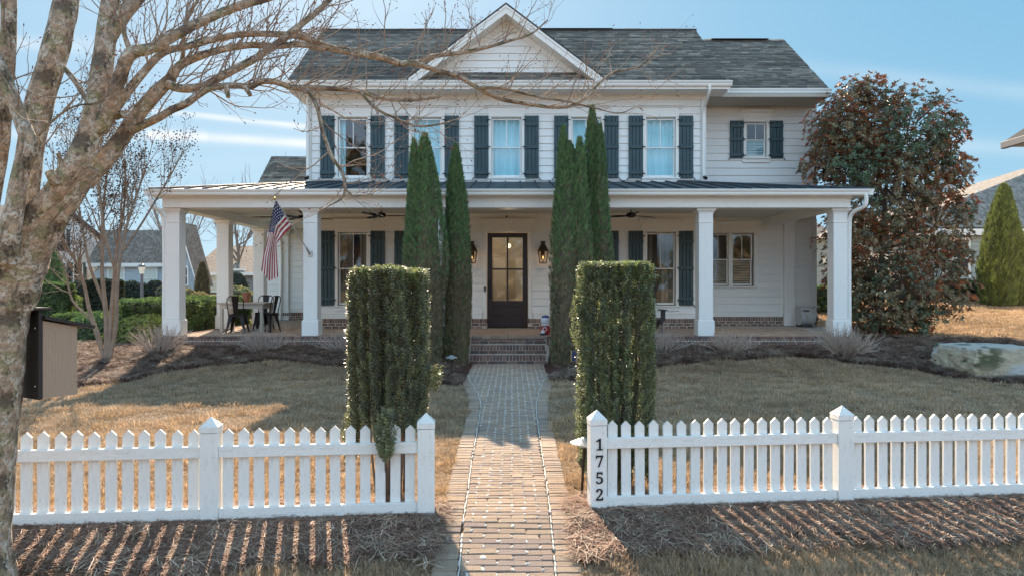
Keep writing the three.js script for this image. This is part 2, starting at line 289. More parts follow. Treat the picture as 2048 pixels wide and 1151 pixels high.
// the lawn and all the land beyond
{
  const grid = (lo, hi, step, far) => { const a = []; for (let v = lo; v <= hi + 1e-6; v += step) a.push(v); let s = step; for (let v = hi; v < far;) { s *= 1.35; v += s; a.push(v); } s = step; for (let v = lo; v > -far;) { s *= 1.35; v -= s; a.unshift(v); } return a; };
  const xs = grid(-10, 12, 0.25, 900), ds = grid(2.5, 20, 0.22, 1100);
  const turf = canvasTex(1024, 1024, strokes(1024, 7, 26000, 26, 1.7, ['#cfae82', '#c09e70', '#a6865a', '#dfc49a', '#8d704b', '#b49872', '#7b6141'], '#846845'), [0.9, 0.9]);
  const g = sheet(xs.length - 1, ds.length - 1, (i, j) => { const x = xs[i], d = ds[j]; return [x, land(x, d) + 0.012 * (fbm(x * 1.7, d * 1.7, 1, 3) - 0.5) * smooth(0.6, 1.2, Math.abs(x + 0.03)) - 0.10 * smooth(16.1, 16.4, d) * (x > -8 && x < 7.8 && d < 24 ? 1 : 0), -d]; });
  const p = g.attributes.position, col = new Float32Array(p.count * 3);
  for (let i = 0; i < p.count; i++) { const x = p.getX(i), z = p.getZ(i), a = fbm(x * 0.35, z * 0.35, 5, 4), b = fbm(x * 1.8, z * 1.8, 8, 3); const k = 0.55 + 0.25 * a + 0.22 * b; col.set([k * (1.0 + 0.10 * (a - 0.5)), k * 0.98, k * (0.95 - 0.2 * (a - 0.5))], i * 3); }
  g.setAttribute('color', new THREE.BufferAttribute(col, 3));
  const m = struct('lawn', g, std(0xffffff, { map: turf, vertexColors: true, roughness: 1, bumpMap: turf, bumpScale: 0.01 }));
  m.castShadow = false;
}

// beds of pine straw
const strawTex = canvasTex(1024, 1024, strokes(1024, 11, 9000, 110, 2.6, ['#84584a', '#96695a', '#684538', '#a67b68', '#4c3029', '#b08a74', '#744c40'], '#3a2621'), [1.15, 1.15]);
const strawMat = std(C(0.42, 0.36, 0.36), { map: strawTex, bumpMap: strawTex, bumpScale: 0.02, roughness: 1 });
function bed(x0, x1, step, dlo, dhi, inside, rise) {
  const nu = Math.round((x1 - x0) / step), nv = 26;
  struct('pine_straw_bed', sheet(nu, nv, (i, j) => {
    const x = lerp(x0, x1, i / nu), a = dlo(x), b = dhi(x), t = j / nv, d = lerp(a, b, t), edge = Math.min(t, 1 - t) * (b - a), side = Math.min(i, nu - i) * step;
    const lift = Math.min(smooth(0, 0.25, edge), smooth(0, 0.2, side + 0.02));
    return [x, land(x, d) - 0.015 + lift * (rise + 0.05 * fbm(x * 2.5, d * 2.5, 3, 3) + 0.03 * fbm(x * 9, d * 9, 6, 2)), -d];
  }), strawMat);
}
const fw = (x) => 0.62 + 0.1 * Math.sin(x * 2.3) + 0.06 * Math.sin(x * 5.1), fb = (x) => 0.28 + 0.08 * Math.sin(x * 3.1 + 1);
bed(-5.5, -0.56, 0.06, (x) => fenceD(x) - fw(x), (x) => fenceD(x) + fb(x), 0, 0.02);
bed(0.47, 8.2, 0.06, (x) => fenceD(x) - fw(x), (x) => fenceD(x) + fb(x), 0, 0.02);
bed(-10.5, -0.80, 0.12, leftBedEdge, (x) => x < -8.1 ? 17.5 : 16.3, 0, 0.04);
bed(0.62, 12.5, 0.12, rightBedEdge, (x) => lerp(16.3, 17.4 + 0.5 * Math.sin(x) + 1.2 * smooth(13, 9, x), smooth(7.9, 8.3, x)), 0, 0.04);

// loose needles over the beds, and dry grass over the lawns
{
  const r = rng(21), needle = new MB();
  for (let k = 0; k < 7; k++) {                       // one bundle of needles
    const a = r() * Math.PI, l = 0.05 + r() * 0.05, ox = (r() - 0.5) * 0.09, oz = (r() - 0.5) * 0.09, y = r() * 0.02, b = (r() - 0.5) * 0.05, w = 0.0017, up = (r() - 0.3) * 0.03;
    const q = (t, s) => { const x = ox + Math.cos(a) * l * t - Math.sin(a) * (b * (1 - t * t) + s), z = oz + Math.sin(a) * l * t + Math.cos(a) * (b * (1 - t * t) + s); return [x, y + up * (t + 1) / 2 + 0.012 * (1 - t * t), z]; };
    for (const [t0, t1] of [[-1, 0], [0, 1]]) needle.quad(q(t0, -w), q(t1, -w), q(t1, w), q(t0, w));
  }
  const tones = [C(0.38, 0.21, 0.14), C(0.46, 0.28, 0.19), C(0.28, 0.15, 0.11), C(0.62, 0.43, 0.31), C(0.34, 0.21, 0.16), C(0.78, 0.60, 0.45)], list = [], far = [];
  for (let k = 0; k < 26000; k++) {
    const x = -5 + r() * 12.5, e = -0.72 + r() * 1.15, d = fenceD(x) + e;
    if (!bedFront(x, d) && !(r() < 0.12 && Math.abs(e) < 0.7 && !onPath(x, d, -0.02))) continue;
    if (onPath(x, d, r() < 0.2 ? -0.06 : 0.0)) continue;
    list.push({ m: M4(V(x, land(x, d) + 0.024 + 0.02 * r(), -d), Q((r() - 0.5) * 0.3, r() * 6.28, (r() - 0.5) * 0.3), V(1, 1, 1).multiplyScalar(0.7 + r() * 0.7)), c: tones[Math.floor(r() * tones.length)].clone().multiplyScalar(0.4 + r() * 0.55) });
  }
  const beds2 = [];
  for (let k = 0; k < 30000; k++) {
    const x = -10.4 + r() * 22.8, d = 10.5 + r() * 7.6;
    if (!(bedLeft(x, d) || bedRight(x, d))) continue;
    beds2.push({ m: M4(V(x, land(x, d) + 0.045 + 0.035 * r(), -d), Q((r() - 0.5) * 0.6, r() * 6.28, (r() - 0.5) * 0.6), V(1, 1, 1).multiplyScalar(1.1 + r() * 0.9)), c: tones[Math.floor(r() * tones.length)].clone().multiplyScalar(0.3 + r() * 0.36) });
  }
  const strawy = std(0xffffff, { roughness: 0.9 });
  tag(copies(null, 'pine_straw', needle.geo(), strawy, list), 'loose brown pine needles lying along both picket fences');
  tag(copies(null, 'pine_straw_001', needle.geo(), strawy, beds2), 'reddish pine straw needles spread in the beds before the porch');

  const blade = (n, w, h, spread, seed) => {
    const q = rng(seed), b = new MB();
    for (let k = 0; k < n; k++) {
      const a = q() * 6.28, lean = 0.3 + q() * 0.9, hh = h * (0.5 + q() * 0.7), x = (q() - 0.5) * spread, z = (q() - 0.5) * spread, ca = Math.cos(a), sa = Math.sin(a), ww = w * (0.6 + q() * 0.8);
      const m = [x + ca * hh * lean * 0.35, hh * 0.62, z + sa * hh * lean * 0.35], t = [x + ca * hh * lean, hh, z + sa * hh * lean];
      b.quad([x - sa * ww, 0, z + ca * ww], [x + sa * ww, 0, z - ca * ww], [m[0] + sa * ww, m[1], m[2] - ca * ww], [m[0] - sa * ww, m[1], m[2] + ca * ww]); b.tri([m[0] - sa * ww, m[1], m[2] + ca * ww], [m[0] + sa * ww, m[1], m[2] - ca * ww], t);
    }
    return b.geo();
  };
  const near = blade(14, 0.0018, 0.045, 0.07, 3), mid = blade(15, 0.0034, 0.052, 0.12, 4), wide = blade(16, 0.006, 0.05, 0.22, 5);
  const dry = [C(0.58, 0.40, 0.23), C(0.52, 0.35, 0.19), C(0.66, 0.48, 0.31), C(0.42, 0.295, 0.17), C(0.60, 0.44, 0.29)], grass = [[], [], []];
  const put = (n, x0, x1, d0, d1, kind) => { for (let k = 0; k < n; k++) { const x = x0 + r() * (x1 - x0), d = d0 + r() * (d1 - d0); if (Math.abs(x) > d * 0.78 + 0.5 || onPath(x, d, 0.005) || onBed(x, d) && r() > 0.03) continue; const v = fbm(x * 0.5, d * 0.5, 5, 3); grass[kind].push({ m: M4(V(x, land(x, d) - 0.004, -d), Q((r() - 0.5) * 0.3, r() * 6.28, (r() - 0.5) * 0.3), V(1, (0.45 + 0.7 * r()) * (0.6 + 0.9 * smooth(0.35, 0.65, fbm(x * 3.2, d * 3.2, 9, 3))), 1).multiplyScalar(0.75 + r() * 0.6)), c: dry[Math.floor(r() * 5)].clone().multiplyScalar(0.30 + 0.55 * v + 0.6 * r()) }); } };
  put(26000, -4.6, 5.2, 3.9, 5.2, 0); put(46000, -5.5, 7, 5.2, 8.6, 0); put(60000, -9.5, 11, 8.4, 15.2, 1); put(26000, 8, 26, 12, 31, 2); put(6000, -22, -8.5, 11, 30, 2);
  const dryMat = phys(0xffffff, { roughness: 0.97, transmission: 0.45, thickness: 0 });
  ['dry_grass', 'dry_grass_001', 'dry_grass_002'].forEach((n, i) => tag(copies(null, n, [near, mid, wide][i], dryMat, grass[i]), ['short dormant tan grass beside the brick walk and fence', 'short dormant grass of the lawn before the porch', 'dormant grass of the side yards beyond the beds'][i]));
  taken.set('dry_grass', 3); taken.set('pine_straw', 2);
  // dead leaves by the right fence
  const leafG = new MB(); leafG.quad([-0.02, 0, -0.012], [0.0, 0.008, -0.018], [0.025, 0.002, 0.0], [0.0, 0.01, 0.014]); leafG.tri([-0.02, 0, -0.012], [0.0, 0.01, 0.014], [-0.024, 0.006, 0.008]);
  const lv = []; for (let k = 0; k < 420; k++) { const x = 1.1 + Math.pow(r(), 0.8) * 2.6, d = fenceD(x) - 0.5 + r() * 0.6; lv.push({ m: M4(V(x, land(x, d) + 0.045 + 0.02 * r(), -d), Q((r() - 0.5) * 1.6, r() * 6.28, (r() - 0.5) * 1.6), V(1, 1, 1).multiplyScalar(0.5 + r() * 0.7)), c: [C(0.30, 0.18, 0.10), C(0.22, 0.14, 0.10), C(0.42, 0.30, 0.20), C(0.36, 0.16, 0.08)][Math.floor(r() * 4)] }); }
  tag(copies(null, 'fallen_leaves', leafG.geo(), std(0xffffff, { roughness: 0.8 }), lv), 'small brown fallen leaves in the straw along the right fence');
}

// ---------------------------------------------------------------- the brick walk
{
  const walk = thing('brick_walkway', 'narrow brick walk in running bond with a soldier border, flaring to the steps', 'walkway', V(-0.03, 0, -5));
  walk.userData.kind = 'structure'; delete walk.userData.category;
  const lump = new THREE.IcosahedronGeometry(1, 1), r = rng(31), bricks = [], mort = new MB(), base = new MB();
  const PITCH = 0.0705, L = 0.197;
  for (let d = 3.95, row = 0; d < 15.68; d += PITCH, row++) {
    const dm = d + PITCH / 2, xl = pathL(dm), xr = pathR(dm), y = (x) => land(x, dm);
    const put = (x0, x1) => { const w = x1 - x0; if (w < 0.03) return; bricks.push({ x: (x0 + x1) / 2, w: w - 0.006 - 0.004 * r(), d: dm + (r() - 0.5) * 0.006, h: (r() - 0.5) * 0.007, t: 0.0650 + 0.0035 * r(), a: (r() - 0.5) * 0.02, tilt: (r() - 0.5) * 0.03 }); };
    const off = (row % 2) * L / 2 + (r() - 0.5) * 0.012;
    for (let x = Math.floor((xl - off) / L) * L + off; x < xr; x += L) { const a = Math.max(x, xl + 0.006), b = Math.min(x + L, xr - 0.006); put(a, b); if (x > xl + 0.03 && x < xr - 0.03 && r() < 0.93) { const w = 0.005 + 0.006 * r() + (r() < 0.15 ? 0.010 : 0), dd = PITCH * (0.12 + 0.26 * r()), yy = y(x) + 0.0245; mort.add(lump, M4(V(x, yy - 0.006, -dm + (r() - 0.5) * 0.012), Q(0, (r() - 0.5) * 0.7, 0), V(w * 1.5, 0.010, dd * 1.4))); } }
    put(xl - BORDER, xl - 0.006); put(xr + 0.006, xr + BORDER);
    for (const x of [xl, xr]) { const w = 0.0028 + 0.0035 * r(), yy = y(x) + 0.0255, j = (r() - 0.5) * 0.006; if (r() < 0.86) mort.box(x - w + j, x + w + j, yy - 0.02, yy + 0.003 * r(), -dm - PITCH * 0.52, -dm + PITCH * 0.52, 0.002); }
  }
  const nv = 120;
  for (let j = 0; j < nv; j++) { const a = lerp(3.4, 15.74, j / nv), b = lerp(3.4, 15.74, (j + 1) / nv), y = (x, d) => land(x, d) + 0.008; base.quad([pathL(a) - BORDER, y(0, a), -a], [pathR(a) + BORDER, y(0, a), -a], [pathR(b) + BORDER, y(0, b), -b], [pathL(b) - BORDER, y(0, b), -b]); }
  part(walk, 'bedding', base.geo(), mat.joint);
  part(walk, 'mortar', mort.geo(), mat.mortarWhite).userData.kind = 'stuff';
  const q = (b) => { const s = land(b.x, b.d + 0.1) - land(b.x, b.d - 0.1); return new THREE.Quaternion().setFromEuler(new THREE.Euler(Math.atan2(s, 0.2) + b.tilt, b.a, b.tilt * 0.5, 'YXZ')); };
  const pos = (b) => V(b.x, land(b.x, b.d) + b.h, -b.d), size = (b) => V(b.w, 0.05, b.t);
  bricks.slice(0, 300).forEach((b, i) => { const m = part(walk, 'brick', brickGeos[Math.floor(r() * 5)], brickMats[Math.floor(r() * 8)], pos(b)); m.quaternion.copy(q(b)); m.scale.copy(size(b)); });
  const rest = bricks.slice(300), lists = [[], [], [], [], []];
  rest.forEach((b) => { const c = brickMats[Math.floor(r() * 8)].color; lists[Math.floor(r() * 5)].push({ m: M4(pos(b), q(b), size(b)), c: c.clone() }); });
  lists.forEach((l, i) => copies(walk, 'brick', brickGeos[i], brickPale, l));
}

// ---------------------------------------------------------------- porch: base, floor, steps
const FLOOR = 0.626, PF = 16.1, WALL = 19.5, WING = 20.8, PL = -8.15, PR = 8.0;
const house = thing('house', 'white two-storey house with dark shutters, a front gable and a deep columned porch', 'house', V(-0.15, 0.35, -WALL));
{
  const r = rng(41), pb = sub(house, 'porch_base'), base = new MB();
  base.box(PL + 0.01, -1.02, -0.2, FLOOR - 0.06, -PF - 0.009, -WALL - 5.2); base.box(0.86, PR - 0.01, -0.2, FLOOR - 0.06, -PF - 0.009, -WALL - 5.2); base.box(-1.02, 0.86, -0.2, FLOOR - 0.062, -16.4, -WALL - 5.2);
  part(pb, 'mortar_bed', base.geo(), mat.mortar);
  // front face: a rowlock course on top, running courses below
  const row = [[], [], [], [], []], put = (x, y, z, w, h, t, turn = 0) => row[Math.floor(r() * 5)].push({ m: M4(V(x, y, z), Q(0, turn, 0), V(w * 0.975, h, t)), c: wallBrickMats[Math.floor(r() * 6)].color.clone().multiplyScalar(0.9 + 0.3 * r()) });
  for (let x = PL; x < PR; x += 0.0745) { if (x > -1.02 && x < 0.86) continue; put(x + 0.037, FLOOR - 0.05, -PF - 0.10, 0.064, 0.10, 0.2); }
  for (let d = PF + 0.24; d < WALL + 5; d += 0.0745) put(PL + 0.1, FLOOR - 0.05, -d, 0.2, 0.10, 0.064);
  for (let k = 0; k < 4; k++) for (let x = PL + (k % 2) * 0.105, n = 0; x < PR; x += 0.21, n++) {
    if (x > -1.12 && x < 0.84) continue;
    const y = FLOOR - 0.145 - k * 0.078;
    if (k < 3) { const m = part(pb, 'brick', brickGeos[Math.floor(r() * 5)], wallBrickMats[Math.floor(r() * 6)], V(x + 0.1, y, -PF - 0.045 + 0.004 * r())); m.scale.set(0.198, 0.066, 0.09); }
    else put(x + 0.1, y, -PF - 0.045, 0.198, 0.066, 0.09);
  }
  // floor pavers
  for (let z = PF + 0.215; z < WALL + 4.9; z += 0.105) { const k = Math.round(z / 0.105) % 2; for (let x = PL + 0.2 + k * 0.105; x < PR - 0.1; x += 0.21) { if (z > WALL && x > -5.6) continue; row[Math.floor(r() * 5)].push({ m: M4(V(x + 0.1, FLOOR - 0.035 + 0.003 * r(), -z), Q(0, 0, 0), V(0.2, 0.07, 0.097)), c: brickMats[Math.floor(r() * 8)].color.clone().multiplyScalar(0.8 + 0.25 * r()) }); } }
  // foundation courses under the wall
  for (const [x0, x1, zz] of [[-5.74, 5.42, WALL - 0.02], [5.5, 9.05, WING - 0.02]]) {
    for (let x = x0; x < x1; x += 0.0745) { if (x > -0.7 && x < 0.42) continue; put(x + 0.037, FLOOR + 0.205, -zz + 0.02, 0.064, 0.12, 0.1); }
    for (let k = 0; k < 2; k++) for (let x = x0 + k * 0.1; x < x1 - 0.1; x += 0.21) { if (x > -0.85 && x < 0.42) continue; put(x + 0.1, FLOOR + 0.10 - k * 0.078, -zz + 0.02, 0.198, 0.066, 0.09); }
  }
  for (let x = -8.7; x < -5.8; x += 0.0745) put(x, FLOOR + 0.205, -24.4, 0.064, 0.12, 0.1);
  for (let k = 0; k < 2; k++) for (let x = -8.7 + k * 0.1; x < -5.8; x += 0.21) put(x, FLOOR + 0.10 - k * 0.078, -24.4, 0.198, 0.066, 0.09);
  row.forEach((l, i) => copies(pb, 'brick', brickGeos[i], brickPale, l));
for (const q of [[-5.73, -0.72, FLOOR - 0.1, FLOOR + 0.262, -WALL + 0.082, -WALL - 0.2], [0.45, 5.42, FLOOR - 0.1, FLOOR + 0.262, -WALL + 0.082, -WALL - 0.2], [-0.72, 0.45, FLOOR - 0.1, FLOOR + 0.01, -WALL, -WALL - 0.2], [5.43, 9.03, FLOOR - 0.3, FLOOR + 0.262, -WING + 0.082, -WING - 0.2], [-8.75, -5.75, FLOOR - 0.3, FLOOR + 0.262, -24.36, -24.6], [9.02, 9.035, -0.2, FLOOR + 0.26, -WING, -27]]) part(pb, 'mortar_bed', box(...q), mat.mortar);

  // steps with brick cheeks
  const st = thing('porch_steps', 'three dark brick steps between low brick cheek walls before the front door', 'steps', V(-0.09, 0, -15.95));
  const X0 = -0.955, X1 = 0.785, core = new MB(), R = FLOOR / 3.0;
  const bottom = 0.10, steps = [[15.72, 0.215], [16.01, 0.42]];
  for (const [d, h] of steps.concat([[16.30, FLOOR]])) core.box(X0 - 0.02, X1 + 0.02, -0.1, h - 0.018, -d + 0.004, -17);
  core.box(X0 - 0.25, X0 - 0.021, -0.1, 0.42, -15.95, -16.3); core.box(X1 + 0.021, X1 + 0.25, -0.1, 0.42, -15.95, -16.3);
  part(st, 'mortar_bed', core.geo(), mat.mortar);
  const bm = wallBrickMats;
  for (const [d, h] of steps.concat([[16.30, FLOOR]])) for (let x = X0; x < X1 - 0.03; x += 0.0745) { const m = part(st, 'brick', brickGeos[Math.floor(r() * 5)], bm[Math.floor(r() * bm.length)], V(x + 0.037, h - 0.052, -d - 0.13)); m.scale.set(0.066, 0.105, 0.29); }
  for (const [d, h] of steps.concat([[16.30, FLOOR]])) for (let x = X0, k = 0; x < X1 - 0.05; x += 0.21, k++) { const w = Math.min(0.2, X1 - x); const m = part(st, 'brick', brickGeos[k % 5], bm[Math.floor(r() * bm.length)], V(x + w / 2, h - 0.145, -d - 0.032)); m.scale.set(w, 0.066, 0.09); }
  for (let z = 0; z < 2; z++) for (let x = X0; x < X1 - 0.05; x += 0.21) { const m = part(st, 'brick', brickGeos[z], bm[Math.floor(r() * bm.length)], V(x + 0.1, FLOOR - 0.04, -16.50 - z * 0.105)); m.scale.set(0.2, 0.07, 0.098); }
  for (const cx of [X0 - 0.14, X1 + 0.14]) for (let k = 0; k < 9; k++) {           // sloping cheeks, flared at the foot
    const t = k / 8, d = lerp(15.46, 16.28, t), y = lerp(0.15, FLOOR, Math.pow(t, 0.9)), fl = (1 - t) * 0.10 * Math.sign(cx);
    const m = part(st, 'cheek_brick', brickGeos[k % 5], bm[Math.floor(r() * bm.length)], V(cx + fl, y - 0.1, -d)); m.scale.set(0.235, 0.2, 0.104); m.rotation.x = 0.12;
    if (k < 8) { const n = part(st, 'cheek_brick', brickGeos[(k + 2) % 5], bm[Math.floor(r() * bm.length)], V(cx + fl, Math.max(0.03, y - 0.3), -d - 0.01)); n.scale.set(0.225, 0.22, 0.1); }
  }
}

// ---------------------------------------------------------------- the house: walls, siding, openings
const m19 = 19.5 / F;
const upperX = [705.5, 853.5, 1013, 1172.5, 1321.5].map((p) => PX(p, WALL)), lowerX = [upperX[0], upperX[1], upperX[3], upperX[4]];
const upperY = [PY(351, WALL), PY(239, WALL)], lowerY = [PY(606, WALL), PY(468, WALL)], SW = 0.755;
const doorX = PX(1015, WALL), doorW = 1.114, doorTop = 3.265;
const wingUp = { x: PX(1512.5, WING), w: 0.53, y: [PY(311, WING), PY(248, WING)] };
const wingLow = [PX(1437, WING), PX(1485, WING)], wingLowY = [PY(568, WING), PY(470, WING)], WLW = 0.60;
const CEIL = 3.79;
const openings = { main: [...upperX.map((x) => [x - SW / 2 - 0.05, x + SW / 2 + 0.05, upperY[0] - 0.06, upperY[1] + 0.05]), ...lowerX.map((x) => [x - SW / 2 - 0.05, x + SW / 2 + 0.05, lowerY[0] - 0.06, lowerY[1] + 0.05]), [doorX - doorW / 2 - 0.03, doorX + doorW / 2 + 0.03, FLOOR, doorTop + 0.03]],
  wing: [[wingUp.x - wingUp.w / 2 - 0.05, wingUp.x + wingUp.w / 2 + 0.05, wingUp.y[0] - 0.06, wingUp.y[1] + 0.05], [wingLow[0] - WLW / 2 - 0.05, wingLow[1] + WLW / 2 + 0.05, wingLowY[0] - 0.06, wingLowY[1] + 0.05]] };
function sheathing(x0, x1, y0, y1, z, holes, depth = 0.12) {
  const s = new THREE.Shape([[x0, y0], [x1, y0], [x1, y1], [x0, y1]].map(([a, b]) => new THREE.Vector2(a, b)));
  for (const [a, b, c, d] of holes) s.holes.push(new THREE.Path([[a, c], [a, d], [b, d], [b, c]].map(([p, q]) => new THREE.Vector2(p, q))));
  return new THREE.ExtrudeGeometry(s, { depth, bevelEnabled: false }).translate(0, 0, z - depth);
}
const rs = rng(51);
function lap(parent, x0, x1, y0, y1, z, holes, ex = 0.205, cut) {        // horizontal lap boards, each its own mesh
  for (let y = y0; y < y1 - 0.02; y += ex) {
    const t = Math.min(y + ex, y1);
    const hs = holes.filter(([, , c, d]) => d > y + 0.02 && c < t - 0.02).map(([a, b]) => [a, b]);
    let [lo, hi] = cut ? cut(y, t) : [x0, x1]; if (hi - lo < 0.05) continue;
    for (let [a, b] of spans(lo, hi, hs)) {
      const joints = []; if (b - a > 3.7) joints.push(a + (b - a) * (0.3 + 0.4 * rs()));
      for (const [p, q] of spans(a, b, joints.map((j) => [j - 0.0015, j + 0.0015]))) part(parent, 'siding_board', new MB(true).prism([[y, z], [y, z + 0.034], [t - 0.009, z + 0.012], [t - 0.009, z]], 'x', p, q).geo(), rs() < 0.5 ? mat.siding : mat.siding2);
    }
  }
}
{
  const w = sub(house, 'wall'), Z = -WALL - 0.022, ZW = -WING - 0.022;
  part(w, 'sheathing', sheathing(-5.72, 5.40, FLOOR - 0.08, 7.25, Z, openings.main), mat.siding);
  part(w, 'sheathing', sheathing(5.40, 9.04, FLOOR + 0.02, 7.45, ZW, openings.wing), mat.siding);
  const B = FLOOR + 0.42;
  lap(w, -5.74, 5.30, B, CEIL, Z, openings.main); lap(w, -5.58, 5.26, 4.74, 7.0, Z, openings.main);
  lap(w, 5.44, 9.04, B, CEIL, ZW, openings.wing, 0.22); lap(w, 5.44, 8.9, 4.2, 7.12, ZW, openings.wing, 0.22);
  lap(w, -8.75, -5.75, FLOOR + 0.42, CEIL + 0.3, -24.5, []);
  const t = new MB(true);                                               // skirts, corner boards, friezes
  const band = (x0, x1, y, z) => { for (const [a, b] of spans(x0, x1, [[doorX - doorW / 2 - 0.16, doorX + doorW / 2 + 0.16]])) { t.box(a, b, y - 0.15, y, z + 0.002, z + 0.034, 0.004); t.box(a, b, y, y + 0.02, z + 0.002, z + 0.045, 0.004); } };
  band(-5.74, 5.40, B - 0.02, Z); band(5.43, 9.06, B - 0.02, ZW); band(-8.75, -5.76, B - 0.02, -24.5);
  part(w, 'skirt_board', t.geo(), mat.trim);
  for (const [x0, x1, y0, y1, z] of [[-5.74, -5.60, 4.70, 7.02, Z], [5.27, 5.41, 4.70, 7.02, Z], [8.91, 9.06, 4.2, 7.14, ZW], [5.27, 5.41, B + 0.02, CEIL, Z], [8.91, 9.06, B + 0.02, CEIL, ZW]]) part(w, 'corner_board', box(x0, x1, y0, y1, z + 0.003, z + 0.036, 0.004), mat.trim);
  part(w, 'frieze_board', new MB(true).box(-5.74, 5.41, 7.02, 7.24, Z + 0.003, Z + 0.034, 0.003).box(-5.74, 5.41, 6.985, 7.02, Z + 0.003, Z + 0.05, 0.006).geo(), mat.trim);
  part(w, 'frieze_board', new MB(true).box(5.43, 9.06, 7.14, 7.42, ZW + 0.003, ZW + 0.034, 0.003).geo(), mat.trim);
  const s = new MB();                                                   // side, return and back walls, floors within
  s.box(-5.74, -5.60, 0.3, 7.3, -WALL - 0.03, -26); s.box(5.27, 5.41, 0.3, 7.2, Z - 0.002, ZW - 0.13); s.box(8.92, 9.06, 0.3, 7.45, ZW - 0.002, -26.6); s.box(-8.89, -8.75, 0.3, 4.9, -24.46, -27);
  s.box(-8.75, -5.75, 0.3, 4.75, -24.502, -24.6); s.box(-8.75, -5.75, 0.3, 4.9, -26.9, -27);
  part(w, 'side_wall', s.geo(), mat.siding);
  part(w, 'back_wall', sheathing(-5.6, 9.0, 0.4, 7.3, -25.9, [], 0.1), mat.siding);
  part(w, 'ceiling', new MB().box(-5.6, 8.92, CEIL + 0.10, CEIL + 0.22, -WALL - 0.15, -25.9).box(-5.6, 8.92, FLOOR - 0.12, FLOOR - 0.005, -WALL - 0.03, -25.9).box(-5.6, 8.92, 7.1, 7.15, -WALL - 0.15, -25.9).box(-1.5, -1.4, FLOOR, CEIL + 0.1, -WALL - 0.2, -24).box(1.2, 1.3, FLOOR, CEIL + 0.1, -WALL - 0.2, -24).geo(), std(C(0.45, 0.41, 0.35)));
  // gable front
  const gx = -0.16, ga = 9.02, gs = 1.98 / 2.62, gz = -19.36;
  lap(w, 0, 0, 7.42, ga, gz, [], 0.2, (a, b) => { const h = (ga - (a + b) / 2) / gs; return [gx - h - 0.06, gx + h + 0.06]; });
  part(w, 'gable_wall', new MB().prism([[gx - 2.45, 7.25], [gx + 2.45, 7.25], [gx, 9.12]], 'z', gz - 0.001, gz - 0.1).geo(), mat.siding);
}

// the entrance hall seen through the door glass: pale end wall with two tall doorways and a lit pendant
{
  const h = sub(house, 'hall'), pale = std(C(0.62, 0.58, 0.50)), z = -23.6;
  part(h, 'end_wall', new MB().box(-1.4, 1.2, FLOOR, CEIL + 0.1, z, z - 0.06).geo(), pale);
  for (const x of [-0.62, 0.12]) part(h, 'inner_door', new MB().box(x, x + 0.40, FLOOR, 2.75, z + 0.002, z + 0.03, 0.004).geo(), mat.white);
  part(h, 'hall_floor', new MB().box(-1.4, 1.2, FLOOR, FLOOR + 0.012, -19.7, z).geo(), std(C(0.22, 0.12, 0.07), { roughness: 0.35 }));
  const at = V(-0.10, 3.05, -21.9);
  part(h, 'pendant_lamp', new THREE.SphereGeometry(0.07, 14, 10).translate(at.x, at.y, at.z), std(C(1, 0.8, 0.5), { emissive: C(1, 0.75, 0.45), emissiveIntensity: 1.2 })); part(h, 'pendant_cord', new MB().tube([at.clone().add(V(0, 0.07, 0)), V(at.x, CEIL + 0.1, at.z)], 0.008, 6).geo(), mat.iron);
  const l = new THREE.PointLight(0xffe2c0, 0.8, 0, 2); l.position.copy(at); l.castShadow = true; l.name = 'pendant_lamp_light'; scene.add(l);
}

// windows and shutters
const curtainGeo = (x0, x1, y0, y1, z, waves, amp) => sheet(Math.max(24, waves * 10), 6, (i, j) => { const n = Math.max(24, waves * 10), u = i / n, v = j / 6; return [lerp(x0, x1, u), lerp(y0, y1, v), z + amp * Math.sin(u * waves * 6.28 + 0.4 * Math.sin(v * 3)) + amp * 0.4 * Math.sin(u * waves * 2.2 * 6.28 + 1), lerp(x0, x1, u), lerp(y0, y1, v)]; });
const skyTintCloth = phys(C(0.42, 0.74, 0.82), { roughness: 0.9, side: THREE.DoubleSide }), drape = phys(C(0.24, 0.205, 0.165), { roughness: 0.95, side: THREE.DoubleSide }), slatMat = std(C(0.55, 0.49, 0.40), { roughness: 0.6 }), aquaSlat = std(C(0.45, 0.74, 0.82), { roughness: 0.6 });  // white curtains coloured aqua: sky reflection in the glass put into the cloth
function casing(parent, x0, x1, y0, y1, z, crown = true, apron = true) {
  const c = new MB(), k = 0.085;
  c.box(x0 - k, x0 + 0.012, y0, y1 + 0.01, z - 0.02, z + 0.045, 0.006); c.box(x1 - 0.012, x1 + k, y0, y1 + 0.01, z - 0.02, z + 0.045, 0.006);
  c.box(x0 - k, x1 + k, y1 + 0.013, y1 + 0.12, z - 0.02, z + 0.047, 0.006);
  part(parent, 'casing', c.geo(), mat.trim);
  if (crown) {
    const h = new MB(), a = x0 - k - 0.03, b = x1 + k + 0.03, y = y1 + 0.123;
    h.box(a + 0.03, b - 0.03, y, y + 0.14, z - 0.02, z + 0.035);
    h.prism([[y + 0.141, z], [y + 0.141, z + 0.045], [y + 0.18, z + 0.075], [y + 0.205, z + 0.115], [y + 0.24, z + 0.115], [y + 0.25, z]], 'x', a - 0.06, b + 0.06);
    part(parent, 'head_crown', h.geo(), mat.trim);
  }
  part(parent, 'sill', new MB().box(x0 - k - 0.02, x1 + k + 0.02, y0 - 0.045, y0 - 0.001, z - 0.02, z + 0.075, 0.006).geo(), mat.trim);
  if (apron) part(parent, 'apron', new MB().box(x0 - k - 0.01, x1 + k + 0.01, y0 - 0.15, y0 - 0.047, z - 0.01, z + 0.042, 0.004).geo(), mat.trim);
}
